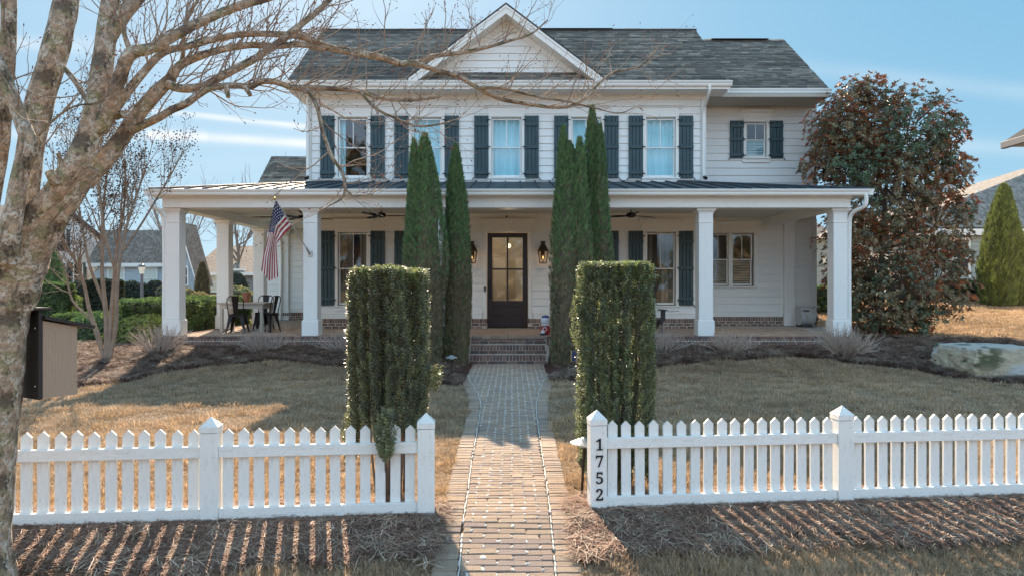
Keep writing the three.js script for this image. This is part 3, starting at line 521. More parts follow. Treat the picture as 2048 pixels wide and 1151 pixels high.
function sashes(g, x, w, y0, y1, z) {
  const mid = (y0 + y1) / 2, st = 0.042, a = x - w / 2, b = x + w / 2;
  for (const [lo, hi, zz, mun] of [[mid - 0.015, y1 + 0.03, z - 0.035, true], [y0 - 0.04, mid + 0.022, z - 0.068, false]]) {
    const m = new MB();
    m.box(a - 0.03, a + st - 0.03, lo, hi, zz - 0.03, zz, 0.004); m.box(b - st + 0.03, b + 0.03, lo, hi, zz - 0.03, zz, 0.004); m.box(a + st - 0.03, b - st + 0.03, lo, lo + (mun ? 0.03 : 0.055), zz - 0.03, zz - 0.001, 0.004); m.box(a + st - 0.03, b - st + 0.03, hi - 0.036, hi, zz - 0.03, zz - 0.001, 0.004);
    if (mun) m.box(x - 0.011, x + 0.011, lo + 0.031, hi - 0.037, zz - 0.025, zz - 0.003, 0.003);
    part(g, 'sash', m.geo(), mat.white);
    const p = new MB(), zp = zz - 0.015, q = (c, d) => p.quad([c, lo + 0.02, zp], [d, lo + 0.02, zp], [d, hi - 0.02, zp], [c, hi - 0.02, zp]);
    if (mun) { q(a, x - 0.005); part(g, 'pane', p.geo(), mat.glass); const p2 = new MB(); p2.quad([x + 0.005, lo + 0.02, zp], [b, lo + 0.02, zp], [b, hi - 0.02, zp], [x + 0.005, hi - 0.02, zp]); part(g, 'pane', p2.geo(), mat.glass); }
    else { q(a, b); part(g, 'pane', p.geo(), mat.glass); }
  }
}
function shutters(cx, half, y0, y1, z, d) {
  for (const s of [-1, 1]) {
    const g = sub(house, 'shutter'), w = 0.41, gap = 0.115, a = s < 0 ? cx - half - gap - w : cx + half + gap, n = 4, bw = w / n;
    for (let k = 0; k < n; k++) part(g, 'board', new MB().box(a + k * bw + 0.006, a + (k + 1) * bw - 0.006, y0, y1, z + 0.03, z + 0.06, 0.005).geo(), mat.shutter);
    part(g, 'backing', new MB().box(a + 0.006, a + w - 0.006, y0 + 0.01, y1 - 0.01, z + 0.018, z + 0.034).geo(), mat.shutter);
    for (const f of [0.09, 0.5, 0.86]) { const y = lerp(y0, y1, f); part(g, 'batten', new MB(true).box(a + 0.004, a + w - 0.004, y - 0.05, y + 0.05, z + 0.0605, z + 0.092, 0.006).geo(), mat.shutter); }
    for (const f of [0.07, 0.5, 0.93]) { const y = lerp(y0, y1, f), e = s < 0 ? a + w : a; part(g, 'hinge', new MB().box(e - 0.05, e + 0.05, y - 0.014, y + 0.014, z + 0.093, z + 0.102, 0.003).box(e - s * -0.03, e - s * -0.05, y - 0.05, y + 0.03, z + 0.05, z + 0.084, 0.003).geo(), mat.iron); }
    const o = s < 0 ? a + 0.02 : a + w - 0.02, pts = []; for (let k = 0; k <= 10; k++) { const t = k / 10; pts.push(V(o + s * (0.01 + 0.07 * t + 0.02 * Math.sin(t * 6.28)), y0 + 0.015 - 0.075 * t + (t > 0.8 ? (t - 0.8) * 0.1 : 0), z + 0.07)); }
    part(g, 'shutter_dog', new MB().tube(pts, 0.009, 6).geo(), mat.iron);
  }
}
function winUnit(cx, w, y0, y1, z, fill, opt = {}) {
  const g = sub(house, 'window');
  casing(g, cx - w / 2 - 0.05, cx + w / 2 + 0.05, y0 - 0.06, y1 + 0.05, z, opt.crown ?? true, opt.apron ?? true);
  sashes(g, cx, w, y0, y1, z);
  if (fill) fill(g, cx, w, y0, y1, z - 0.2);
  return g;
}
const full = (g, x, w, y0, y1, z) => part(g, 'curtain', curtainGeo(x - w * 0.7, x + w * 0.7, y0 - 0.2, y1 + 0.15, z, 5 + Math.round(Math.abs(x * 7)) % 4, 0.034), skyTintCloth);
const aside = (g, x, w, y0, y1, z) => part(g, 'curtain', curtainGeo(x - w * 0.75, x - w * 0.33, y0 - 0.2, y1 + 0.15, z, 3, 0.022), skyTintCloth);
const drapes = (k) => (g, x, w, y0, y1, z) => { part(g, 'drape', curtainGeo(x - w * 0.8, x - w * lerp(0.10, 0.25, k), y0 - 0.5, y1 + 0.2, z, 4, 0.03), drape); part(g, 'drape', curtainGeo(x + w * lerp(0.22, 0.08, k), x + w * 0.8, y0 - 0.5, y1 + 0.2, z, 4, 0.03), drape); };
upperX.forEach((x, i) => { winUnit(x, SW, upperY[0], upperY[1], -WALL, i === 0 ? aside : full); shutters(x, SW / 2, PY(357, WALL), PY(232, WALL), -WALL); });
lowerX.forEach((x, i) => { winUnit(x, SW, lowerY[0], lowerY[1], -WALL, drapes(i / 3)); shutters(x, SW / 2, PY(610, WALL), PY(462, WALL), -WALL); });
const louvers = (m, lowOnly) => (g, x, w, y0, y1, z) => { const top = lowOnly ? (y0 + y1) / 2 : y1, zz = z + 0.08; for (let y = y0 + 0.03; y < top; y += 0.075) part(g, 'louver', new MB(true).prism([[y, zz], [y + 0.045, zz + 0.04], [y + 0.05, zz + 0.034], [y + 0.005, zz - 0.006]], 'x', x - w / 2 - 0.02, x + w / 2 + 0.02).geo(), m); };
winUnit(wingUp.x, wingUp.w, wingUp.y[0], wingUp.y[1], -WING, louvers(aquaSlat, true)); shutters(wingUp.x, wingUp.w / 2, PY(317, WING), PY(242, WING), -WING);
{
  const g = sub(house, 'window');
  casing(g, wingLow[0] - WLW / 2 - 0.05, wingLow[1] + WLW / 2 + 0.05, wingLowY[0] - 0.06, wingLowY[1] + 0.05, -WING, true, false);
  const xm = (wingLow[0] + wingLow[1]) / 2; part(g, 'mullion', new MB().box(xm - 0.055, xm + 0.055, wingLowY[0] - 0.06, wingLowY[1] + 0.05, -WING - 0.1, -WING + 0.04, 0.005).geo(), mat.trim);
  for (const x of wingLow) { sashes(g, x, WLW - 0.05, wingLowY[0], wingLowY[1], -WING); louvers(slatMat, true)(g, x, WLW - 0.02, wingLowY[0], wingLowY[1], -WING - 0.2); }
}
// front door
{
  const g = sub(house, 'door'), x0 = doorX - doorW / 2, x1 = doorX + doorW / 2, y0 = FLOOR + 0.03, z = -WALL - 0.03, st = 0.135;
  const gy0 = PY(601, WALL), gy1 = PY(475, WALL), py0 = PY(634, WALL), py1 = PY(611, WALL), gm = (gy0 + gy1) / 2;
  const l = new MB();
  l.box(x0, x0 + st, y0, doorTop, z - 0.045, z, 0.004); l.box(x1 - st, x1, y0, doorTop, z - 0.045, z, 0.004); l.box(x0 + st, x1 - st, gy1, doorTop, z - 0.045, z - 0.001, 0.004);
  l.box(x0 + st, x1 - st, py1, gy0, z - 0.045, z - 0.001, 0.004); l.box(x0 + st, x1 - st, y0, py0, z - 0.045, z - 0.001, 0.004);
  part(g, 'leaf', l.geo(), mat.door);
  part(g, 'panel', new MB().box(x0 + st, x1 - st, py0, py1, z - 0.035, z - 0.02).box(x0 + st + 0.05, x1 - st - 0.05, py0 + 0.05, py1 - 0.05, z - 0.02, z - 0.008, 0.01).geo(), mat.door);
  part(g, 'glazing_bar', new MB().box(doorX - 0.022, doorX + 0.022, gy0, gy1, z - 0.04, z - 0.003, 0.004).box(x0 + st, x1 - st, gm - 0.022, gm + 0.022, z - 0.04, z - 0.004, 0.004).geo(), mat.door);
  for (const [a, b] of [[x0 + st, doorX - 0.014], [doorX + 0.014, x1 - st]]) for (const [c, d] of [[gy0, gm - 0.014], [gm + 0.014, gy1]]) { const p = new MB(); p.quad([a, c, z - 0.02], [b, c, z - 0.02], [b, d, z - 0.02], [a, d, z - 0.02]); part(g, "pane", p.geo(), mat.doorGlass); };
  part(g, 'handle', new MB().box(x0 + 0.03, x0 + 0.085, 1.45, 2.0, z + 0.001, z + 0.012, 0.003).tube([V(x0 + 0.058, 1.52, z + 0.012), V(x0 + 0.058, 1.54, z + 0.06), V(x0 + 0.058, 1.78, z + 0.06), V(x0 + 0.058, 1.80, z + 0.012)], 0.011, 8).geo(), mat.iron);
  part(g, 'threshold', box(x0 - 0.02, x1 + 0.02, FLOOR, FLOOR + 0.028, z - 0.1, z + 0.09, 0.006), mat.bronze);
  casing(g, x0 - 0.03, x1 + 0.03, FLOOR + 0.003, doorTop + 0.03, -WALL, true, false);
}

// ---------------------------------------------------------------- porch columns, beams, ceiling, roof
function column(x, d, full_ = true) {
  const g = sub(house, full_ ? 'column' : 'pilaster'), s = full_ ? 0.165 : 0.155, zc = -d, top = 3.585 + (full_ ? 0 : 0.18), zs = full_ ? s : 0.06;
  part(g, 'base', new MB().box(x - s - 0.028, x + s + 0.028, FLOOR + 0.003, FLOOR + 0.36, zc - zs - 0.028, zc + zs + 0.028, 0.008).prism([[x - s - 0.026, FLOOR + 0.361], [x + s + 0.026, FLOOR + 0.361], [x + s + 0.002, FLOOR + 0.385], [x - s - 0.002, FLOOR + 0.385]], 'z', zc - zs - 0.012, zc + zs + 0.012).geo(), mat.white);
  const sh = new MB().box(x - s, x + s, FLOOR + 0.386, top - 0.065, zc - zs, zc + zs, 0.008);
  part(g, 'shaft', sh.geo(), mat.white);
  part(g, 'necking', box(x - s - 0.014, x + s + 0.014, top - 0.33, top - 0.305, zc - zs - 0.014, zc + zs + 0.014, 0.005), mat.white);
  const c = new MB(), ring = (e) => [[x - s - e, zc - zs - e], [x + s + e, zc - zs - e], [x + s + e, zc + zs + e], [x - s - e, zc + zs + e]], lev = [[0.004, top - 0.13], [0.008, top - 0.10], [0.03, top - 0.07], [0.055, top - 0.045], [0.065, top - 0.004]];
  for (let i = 0; i + 1 < lev.length; i++) for (let k = 0; k < 4; k++) { const a = ring(lev[i][0]), b = ring(lev[i + 1][0]); c.quad([a[k][0], lev[i][1], a[k][1]], [a[(k + 1) % 4][0], lev[i][1], a[(k + 1) % 4][1]], [b[(k + 1) % 4][0], lev[i + 1][1], b[(k + 1) % 4][1]], [b[k][0], lev[i + 1][1], b[k][1]]); }
  const t = ring(0.065), b = ring(0.004); c.quad(...t.map(([p, q]) => [p, top - 0.004, q])); c.quad(...b.map(([p, q]) => [p, top - 0.13, q]));
  part(g, 'capital', c.geo(), mat.white);
  return g;
}
const colX = [-7.9, -4.69, -1.60, 1.44, 4.51, 7.64];
colX.forEach((x) => column(x, 16.42)); column(-7.9, 19.25); column(-7.9, 21.95);
column(8.22, WING + 0.0 - 0.06, false); column(-7.95, 24.44, false);
{
  const b = sub(house, 'porch_beam');
  part(b, 'beam', new MB(true).box(-8.07, 7.81, 3.587, 3.80, -16.13, -16.59, 0.006).geo(), mat.trim);
  part(b, 'beam', new MB().box(-8.07, -7.73, 3.589, 3.80, -16.6, -24.4, 0.006).geo(), mat.trim);
  part(b, 'beam', new MB().box(7.47, 7.81, 3.589, 3.80, -16.6, -20.7, 0.006).geo(), mat.trim);
  const c = new MB(true);
  c.prism([[3.801, -16.15], [3.801, -16.118], [3.835, -16.095], [3.85, -16.06], [3.875, -16.05], [3.875, -16.15]], 'x', -8.09, 7.83);
  part(b, 'crown_molding', c.geo(), mat.trim);
  part(b, 'soffit', new MB().box(-8.25, 8.10, 3.876, 3.90, -15.975, -16.5).box(-8.25, -7.7, 3.877, 3.90, -16.5, -24.4).box(7.5, 8.10, 3.877, 3.90, -16.5, -21).geo(), mat.trim);
  part(b, 'fascia', new MB(true).box(-8.26, 8.11, 3.84, 3.96, -15.958, -15.98).geo(), mat.trim);
  const prof = (o) => [[3.842, o], [3.842, o + 0.055], [3.875, o + 0.075], [3.905, o + 0.075], [3.94, o + 0.10], [3.965, o + 0.11], [3.98, o + 0.108], [3.98, o + 0.10], [3.945, o + 0.095], [3.90, o + 0.0]];
  part(b, 'gutter', new MB(true).prism(prof(-15.955), 'x', -8.36, 8.21).geo(), mat.gutter);
  part(b, 'gutter', new MB().prism(prof(0).map(([y, o]) => [-8.262 - o, y]), 'z', -15.85, -24.3).geo(), mat.gutter);
  part(b, 'gutter', new MB().prism(prof(0).map(([y, o]) => [8.112 + o, y]), 'z', -15.85, -21).geo(), mat.gutter);
  const cg = sub(house, 'porch_ceiling');
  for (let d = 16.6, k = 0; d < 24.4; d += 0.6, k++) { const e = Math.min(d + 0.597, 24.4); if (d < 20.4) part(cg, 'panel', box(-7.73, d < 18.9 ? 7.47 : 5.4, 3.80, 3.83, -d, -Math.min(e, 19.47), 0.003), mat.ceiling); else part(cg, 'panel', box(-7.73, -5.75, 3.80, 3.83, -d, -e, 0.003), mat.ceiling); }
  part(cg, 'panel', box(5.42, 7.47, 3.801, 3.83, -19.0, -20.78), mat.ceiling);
  part(cg, 'cornice', new MB(true).prism([[3.70, -WALL + 0.001], [3.70, -WALL + 0.02], [3.77, -WALL + 0.085], [3.798, -WALL + 0.09], [3.798, -WALL + 0.001]], 'x', -5.7, 5.40).prism([[3.70, -WING + 0.001], [3.70, -WING + 0.02], [3.77, -WING + 0.085], [3.798, -WING + 0.09], [3.798, -WING + 0.001]], 'x', 5.42, 8.06).geo(), mat.trim);
  const warm = std(C(1, 0.85, 0.6), { emissive: C(1, 0.80, 0.52), emissiveIntensity: 1.0 });
  for (const x of [-5.9, -1.5, 1.3, 5.9]) {            // recessed lamps, lit as the one beside the flag is
    const k = part(cg, 'recessed_light', new MB().lathe([[0.07, 0.012], [0.072, 0], [0.10, 0.003], [0.102, 0.012]], x, -17.6, 20, 3.786).geo(), mat.white);
    part(k, 'bulb_face', new MB().lathe([[0, 0.010], [0.069, 0.010]], x, -17.6, 20, 3.786).geo(), warm);
    const l = new THREE.SpotLight(0xffd9a0, 1.9, 0, 1.3, 0.9, 2); l.position.set(x, 3.78, -17.6); l.target.position.set(x, 0, -17.6); l.castShadow = true; l.shadow.radius = 3; l.name = 'recessed_lamp'; scene.add(l, l.target);
  }
}
{
  // standing seam porch roof with hips at both ends
  const pr = sub(house, 'porch_roof'), E = 15.95, y0 = 3.985, sl = 0.2, L = -8.28, Rr = 8.13, back = (x) => x < 5.41 ? WALL : WING;
  const topD = (x) => Math.min(x < L + (WALL - E) ? E + (x - L) : 99, x > Rr - (WALL - E) ? E + (Rr - x) : 99, back(x) - 0.01), yy = (d) => y0 + sl * (d - E);
  const cuts = []; for (let x = L; x < Rr; x += 0.405) cuts.push(x); cuts.push(Rr);
  for (let i = 0; i + 1 < cuts.length; i++) {
    const a = cuts[i], b = cuts[i + 1], da = topD(a), db = topD(b), m = new MB(), q = (x, d, o = 0) => [x, yy(d) + o, -d];
    m.quad(q(a, E), q(b, E), q(b, Math.max(db, E + 0.001)), q(a, Math.max(da, E + 0.001))); m.quad(q(a, E, -0.03), q(b, E, -0.03), q(b, E), q(a, E));
    if (da > E + 0.05) { const w = 0.011, h = 0.038; m.quad(q(a - w, E, 0), q(a - w, da, 0), q(a - w, da, h), q(a - w, E, h)); m.quad(q(a + w, E, 0), q(a + w, da, 0), q(a + w, da, h), q(a + w, E, h)); m.quad(q(a - w, E, h), q(a + w, E, h), q(a + w, da, h), q(a - w, da, h)); m.quad(q(a - w, E, 0), q(a + w, E, 0), q(a + w, E, h), q(a - w, E, h)); }
    part(pr, 'roof_panel', m.geo(), mat.metalRoof);
  }
  const s = new MB(), q = (x, d, y) => [x, y, -d], H2 = y0 + sl * (WALL - E);
  s.poly([q(L, E, y0), q(L, 24.5, y0), q(-5.72, 24.5, y0 + sl * 2.56), q(-5.72, WALL, y0 + sl * 2.56), q(-5.72, E + 2.56, y0 + sl * 2.56)]); s.poly([q(Rr, E, y0), q(Rr, 21.0, y0), q(5.42, 21.0, y0 + sl * 2.71), q(5.42, WALL, y0 + sl * 2.71), q(Rr - (WALL - E), WALL, H2)]);
  part(pr, 'side_slope', s.geo(), mat.metalRoof);
  part(pr, 'hip_cap', new MB().tube([V(L, y0 + 0.015, -E), V(L + WALL - E, H2 + 0.015, -WALL)], 0.03, 6).tube([V(Rr, y0 + 0.015, -E), V(Rr - WALL + E, H2 + 0.015, -WALL)], 0.03, 6).geo(), mat.metalRoof);
}

// ---------------------------------------------------------------- upper roofs with shingles
const shingleGeo = new MB().box(-0.5, 0.5, -0.5, 0.5, -0.5, 0.5).geo();
const shingleMat = std(0xffffff, { map: rep(mottle, 3), bumpMap: fineBump, bumpScale: 0.003, roughness: 0.95 });
const asphaltDark = std(C(0.06, 0.058, 0.056), { roughness: 0.95 });
function shingleSlope(parent, x0, x1, d0, y0, d1, y1, seed, tones, clip) {
  const r = rng(seed), len = Math.hypot(d1 - d0, y1 - y0), ang = Math.atan2(y1 - y0, d1 - d0), ex = 0.138, list = [], q = new THREE.Quaternion().setFromEuler(new THREE.Euler(ang - 0.09, 0, 0));
  for (let s = 0; s < len; s += ex) {
    const band = 0.6 + 0.8 * r();
    for (let x = x0 - r() * 0.3; x < x1;) {
      const w = 0.14 + r() * 0.22, a = Math.max(x, x0), b = Math.min(x + w, x1), t = (s + ex * 0.62 + (r() - 0.5) * 0.02) / len, d = lerp(d0, d1, t), y = lerp(y0, y1, t);
      if (b - a > 0.04 && (!clip || !clip((a + b) / 2, d))) { const c = tones[Math.floor(r() * tones.length)], k = (0.8 + 0.4 * r()) * band * (0.8 + 0.4 * fbm(x * 0.5, s * 0.5, seed, 3)); list.push({ m: M4(V((a + b) / 2, y + 0.012 + (r() < 0.35 ? 0.008 : 0), -d), q, V(b - a - 0.008, 0.028, ex * 1.22)), c: c.clone().multiplyScalar(k) }); }
      x += w;
    }
  }
  copies(parent, 'shingles', shingleGeo, shingleMat, list);
}
const roofTones = [C(0.185, 0.165, 0.138), C(0.225, 0.20, 0.165), C(0.15, 0.134, 0.115), C(0.275, 0.245, 0.205)];
{
  const ro = sub(house, 'roof');
  // main roof
  const D0 = 18.86, Y0 = 7.30, D1 = 22.4, Y1 = 9.97, XL = -6.08, XR = 5.88, gx = -0.16, gs = 1.98 / 2.62;
  const slab = (xl, xr, d0, y0, d1, y1, d2, y2) => new MB().prism([[y0, -d0], [y1, -d1], [y2, -d2], [y2 - 0.05, -d2], [y1 - 0.06, -d1], [y0 - 0.05, -d0]], 'x', xl, xr).geo();
  part(ro, 'decking', slab(XL, XR, D0, Y0, D1, Y1, 26.2, 7.2), asphaltDark);
  shingleSlope(ro, XL, -0.16, D0, Y0, D1, Y1, 5, roofTones); shingleSlope(ro, -0.16, XR, D0, Y0, D1, Y1, 6, roofTones);
  for (let x = XL; x < XR; x += 0.3) part(ro, 'ridge_cap', new MB().prism([[Y1 + 0.012, -D1 + 0.13], [Y1 + 0.035 + (Math.round(x * 10) % 2) * 0.008, -D1], [Y1 + 0.012, -D1 - 0.13], [Y1 - 0.09, -D1 - 0.13], [Y1 - 0.06, -D1], [Y1 - 0.09, -D1 + 0.13]], 'x', x, Math.min(x + 0.293, XR)).geo(), shingleMat2());
  function shingleMat2() { return asphaltDark; }
  part(ro, 'ridge_vent', new MB().prism([[Y1 + 0.01, -D1 + 0.2], [Y1 + 0.075, -D1], [Y1 + 0.01, -D1 - 0.2]], 'x', -0.4, 3.2).geo(), asphaltDark);
  // wing roof
  const W0 = 20.24, WY0 = 7.48, W1 = 23.6, WY1 = 10.08, WXR = 9.18;
  part(ro, 'decking', slab(5.3, WXR, W0, WY0, W1, WY1, 27, 7.4), asphaltDark);
  shingleSlope(ro, 5.3, WXR, W0, WY0, W1, WY1, 7, roofTones);
  part(ro, 'ridge_vent', new MB().prism([[WY1 + 0.0, -W1 + 0.2], [WY1 + 0.07, -W1], [WY1, -W1 - 0.2]], 'x', 6.7, 8.6).geo(), asphaltDark);
  // small left wing roof behind the side porch
  part(ro, 'decking', slab(-8.95, -5.7, 23.9, 4.78, 25.9, 6.5, 28, 4.7), asphaltDark);
  shingleSlope(ro, -8.95, -5.72, 23.9, 4.78, 25.9, 6.5, 8, roofTones);
  // eaves: soffits, fascias, gutters
  const prof = (y, o) => [[y - 0.14, o], [y - 0.14, o + 0.055], [y - 0.105, o + 0.075], [y - 0.075, o + 0.075], [y - 0.04, o + 0.10], [y - 0.015, o + 0.11], [y, o + 0.108], [y, o + 0.10], [y - 0.035, o + 0.095], [y - 0.08, o]];
  part(ro, 'gutter', new MB(true).prism(prof(7.31, -18.885), 'x', XL - 0.03, XR + 0.05).geo(), mat.gutter);
  part(ro, 'gutter', new MB(true).prism(prof(7.49, -20.265), 'x', 5.62, WXR + 0.05).geo(), mat.gutter);
  part(ro, 'soffit', new MB().box(XL, XR, 7.10, 7.125, -18.9, -19.6).box(5.6, WXR, 7.28, 7.305, -20.28, -20.9).box(XL, -5.74, 7.101, 7.125, -19.6, -26).box(9.06, WXR, 7.281, 7.305, -20.9, -26.5).geo(), mat.trim);
  part(ro, 'fascia', new MB(true).box(XL, XR, 7.10, 7.28, -18.886, -18.91).box(5.6, WXR, 7.28, 7.46, -20.266, -20.29).geo(), mat.trim);
  part(ro, 'eave_return', new MB().prism([[-18.91, 7.12], [-19.75, 7.12], [-19.6, 7.26], [-18.91, 7.26]].map(([z, y]) => [y, z]), 'x', XR - 0.02, XR + 0.03).prism([[7.12, -18.91], [7.12, -19.75], [7.26, -19.6], [7.26, -18.91]], 'x', XL - 0.03, XL + 0.02).geo(), mat.trim);
  // gable ends of the main block and the wing
  const rake = (x, d0, y0, d1, y1, d2, y2) => part(ro, 'rake_board', new MB().prism([[y0 - 0.05, -d0], [y1 - 0.06, -d1], [y2 - 0.05, -d2], [y2 - 0.27, -d2], [y1 - 0.28, -d1], [y0 - 0.24, -d0]], 'x', x - 0.025, x + 0.025).geo(), mat.trim);
  rake(XL + 0.03, D0 + 0.04, Y0, D1, Y1, 26.2, 7.2); rake(XR - 0.03, D0 + 0.04, Y0, D1, Y1, 26.2, 7.2); rake(WXR - 0.03, W0 + 0.04, WY0, W1, WY1, 27, 7.4);
  part(ro, 'gable_end', new MB().prism([[7.1, -19.55], [9.8, -22.4], [7.1, -25.9]], 'x', -5.73, -5.62).prism([[7.1, -19.55], [9.8, -22.4], [7.1, -25.9]], 'x', 5.27, 5.40).prism([[7.2, -20.9], [9.9, -23.6], [7.2, -26.6]], 'x', 8.93, 9.05).geo(), mat.siding);
  // front gable: roof slopes, rake boards, soffit, pent strip
  const ax = gx, ay = 9.40, half = 2.62, f0 = 18.80;
  for (const s of [-1, 1]) {
    const low = [ax + s * half, ay - half * gs], nx = s * gs / Math.hypot(1, gs), ny = 1 / Math.hypot(1, gs), off = (k) => [[ax, ay - k / ny], [low[0], low[1] - k / ny]];
    const strip = (k0, k1, z0, z1) => { const a = off(k0), b = off(k1); return new MB().prism([a[0], a[1], b[1], b[0]], 'z', z0, z1).geo(); };
    part(ro, 'gable_slope', strip(0, 0.045, -f0 + 0.02, -22.2), asphaltDark);
    part(ro, 'rake_board', strip(0.047, 0.23, -f0, -f0 - 0.03), mat.trim);
    part(ro, 'rake_trim', strip(0.047, 0.10, -f0 + 0.022, -f0 + 0.001), mat.trim);
    part(ro, 'rake_soffit', strip(0.20, 0.222, -f0 - 0.031, -19.4), mat.trim);
    part(ro, 'rake_frieze', strip(0.225, 0.36, -19.31, -19.34), mat.trim);
  }
  part(ro, 'pent_strip', new MB().prism([[7.315, -18.84], [7.47, -19.36], [7.43, -19.36], [7.29, -18.84]], 'x', ax - 2.45, ax + 2.45).geo(), mat.metalRoof);
}
// downspouts
{
  const spout = (pts, r = 0.042) => { const g = sub(house, 'downspout'); part(g, 'pipe', new MB().tube(curve(pts, 40), r, 10).geo(), mat.gutter); return g; };
  const g1 = spout([V(-8.22, 3.86, -15.9), V(-8.22, 3.70, -15.9), V(-8.20, 3.60, -15.93), V(-8.12, 3.50, -16.15), V(-8.105, 3.38, -16.25), V(-8.10, 3.1, -16.28), V(-8.10, 0.5, -16.28)], 0.046);
  const g2 = spout([V(8.05, 3.86, -15.9), V(8.05, 3.70, -15.9), V(8.03, 3.60, -15.93), V(7.90, 3.50, -16.15), V(7.86, 3.38, -16.25), V(7.855, 3.1, -16.28), V(7.855, 0.5, -16.28)], 0.046);
  spout([V(5.32, 7.2, -18.84), V(5.32, 7.06, -18.84), V(5.32, 6.95, -18.95), V(5.32, 6.72, -19.35), V(5.32, 6.6, -19.41), V(5.32, 6.4, -19.42), V(5.32, 4.86, -19.42), V(5.32, 4.80, -19.40), V(5.33, 4.77, -19.30)]);
  spout([V(-5.67, 7.15, -19.40), V(-5.67, 7.0, -19.42), V(-5.67, 6.6, -19.42), V(-5.67, 4.86, -19.42), V(-5.67, 4.79, -19.40), V(-5.66, 4.77, -19.30)]);
  spout([V(-8.25, 3.86, -24.2), V(-8.25, 3.65, -24.2), V(-8.1, 3.5, -24.3), V(-8.05, 3.3, -24.32), V(-8.05, 0.6, -24.32)]);
  for (const x of [5.33, -5.66]) part(house, 'spout_elbow', new MB().tube([V(x, 4.80, -19.38), V(x, 4.77, -19.30), V(x, 4.745, -19.22)], 0.05, 10).geo(), mat.iron);
}

// ---------------------------------------------------------------- picket fences
{
  const picketG = (h) => new MB().prism([[-0.0365, 0.03], [0.0365, 0.03], [0.0365, h - 0.036], [0, h], [-0.0365, h - 0.036]], 'z', -0.012, 0.010).geo();
  const pg = [0.714, 0.720, 0.716, 0.722].map(picketG), r = rng(61), turn = Math.atan(0.1), along = Math.hypot(1, 0.1);
  const postG = new MB().box(-0.0635, 0.0635, -0.12, 0.693, -0.0635, 0.0635, 0.004).geo();
  const capG = new MB().box(-0.0665, 0.0665, 0.697, 0.738, -0.0665, 0.0665, 0.003).geo(), apex = new MB();
  for (let k = 0; k < 4; k++) { const q = [[-1, -1], [1, -1], [1, 1], [-1, 1]], a = q[k], b = q[(k + 1) % 4], s = 0.0665; apex.tri([a[0] * s, 0.7385, a[1] * s], [b[0] * s, 0.7385, b[1] * s], [0, 0.808, 0]); }
  function fence(x0, label, posts, end) {           // posts: scene x of each post; the first is the gate post
    const f = thing('picket_fence', label, 'fence', V(x0, 0, -fenceD(x0)), { turn, local: true });
    const L = (x) => (x - x0) * along, P2 = posts.map(L);
    for (const x of P2) { const p = part(f, 'post', postG, mat.fence, V(x, 0, 0)); p.rotation.y = (r() - 0.5) * 0.03; const c = part(p, 'post_cap', mergeGeometries([capG, apex.geo()]), mat.fence); c.position.set(0, 0, 0); }
    const stops = [...P2, L(end)].sort((a, b) => a - b);
    for (let i = 0; i + 1 < stops.length; i++) {
      const a = stops[i] + 0.0645, b = stops[i + 1] - 0.0645, n = Math.round((b - a) / 0.1115), step = (b - a) / n;
      for (const [y0, y1] of [[0.515, 0.597], [0.068, 0.149]]) part(f, 'rail', new MB(true).box(a, b, y0, y1, 0.0105, 0.047, 0.003).geo(), mat.fence);
      for (let k = 0; k < n; k++) { const m = part(f, 'picket', pg[Math.floor(r() * 4)], mat.fence, V(a + (k + 0.5) * step + (r() - 0.5) * 0.004, (r() - 0.5) * 0.006, 0)); m.rotation.z = (r() - 0.5) * 0.012; }
    }
    return f;
  }
  fence(-0.644, 'white wooden picket fence left of the walk, from the gate post to the tree trunk', [-0.644, -2.19, -4.25], -5.8);
  const right = fence(0.653, 'white wooden picket fence right of the walk with house numbers on its gate post', [0.653, 2.63, 4.75], 6.9);
  const { FontLoader } = await import('three/addons/loaders/FontLoader.js'), { TextGeometry } = await import('three/addons/geometries/TextGeometry.js');
  const font = await new FontLoader().loadAsync('fonts/droid/droid_serif_regular.typeface.json');
  const gate = right.children.find((c) => c.name === 'post');
  [...'1752'].forEach((s, i) => {
    const g = new TextGeometry(s, { font, size: 0.086, depth: 0.008, curveSegments: 6, bevelEnabled: true, bevelSize: 0.0012, bevelThickness: 0.001, bevelSegments: 1 }); g.computeBoundingBox(); const bb = g.boundingBox;
    const m = lit(new THREE.Mesh(g, mat.iron)); m.name = 'house_number'; m.position.set(-(bb.min.x + bb.max.x) / 2 + 0.004, 0.512 - i * 0.127, 0.0636); gate.add(m);
  });
}

// ---------------------------------------------------------------- clipped holly pillars
function leafSprig(n, len, lw, ll, seed, up = 1) {   // a short twig set with small leaves
  const r = rng(seed), b = new MB();
  for (let k = 0; k < n; k++) {
    const t = (k + 0.3) / n, a = k * 2.4 + r(), el = 0.35 + r() * 0.6, x = 0, y = t * len * up, z = 0, l = ll * (0.7 + 0.5 * r()), w = lw * (0.7 + 0.5 * r());
    const d = [Math.cos(a) * Math.cos(el), Math.sin(el), Math.sin(a) * Math.cos(el)], s = [-Math.sin(a), 0, Math.cos(a)], q = (u, v, h = 0) => [x + d[0] * u + s[0] * v, y + d[1] * u + h, z + d[2] * u + s[2] * v];
    b.quad(q(0, 0), q(l * 0.5, w, 0.15 * w), q(l, 0), q(l * 0.5, -w, 0.15 * w));
  }
  return b.geo();
}
const hollyLeaf = phys(0xffffff, { roughness: 0.93, transmission: 0.5, thickness: 0, clearcoat: 0.5, clearcoatRoughness: 0.25 });
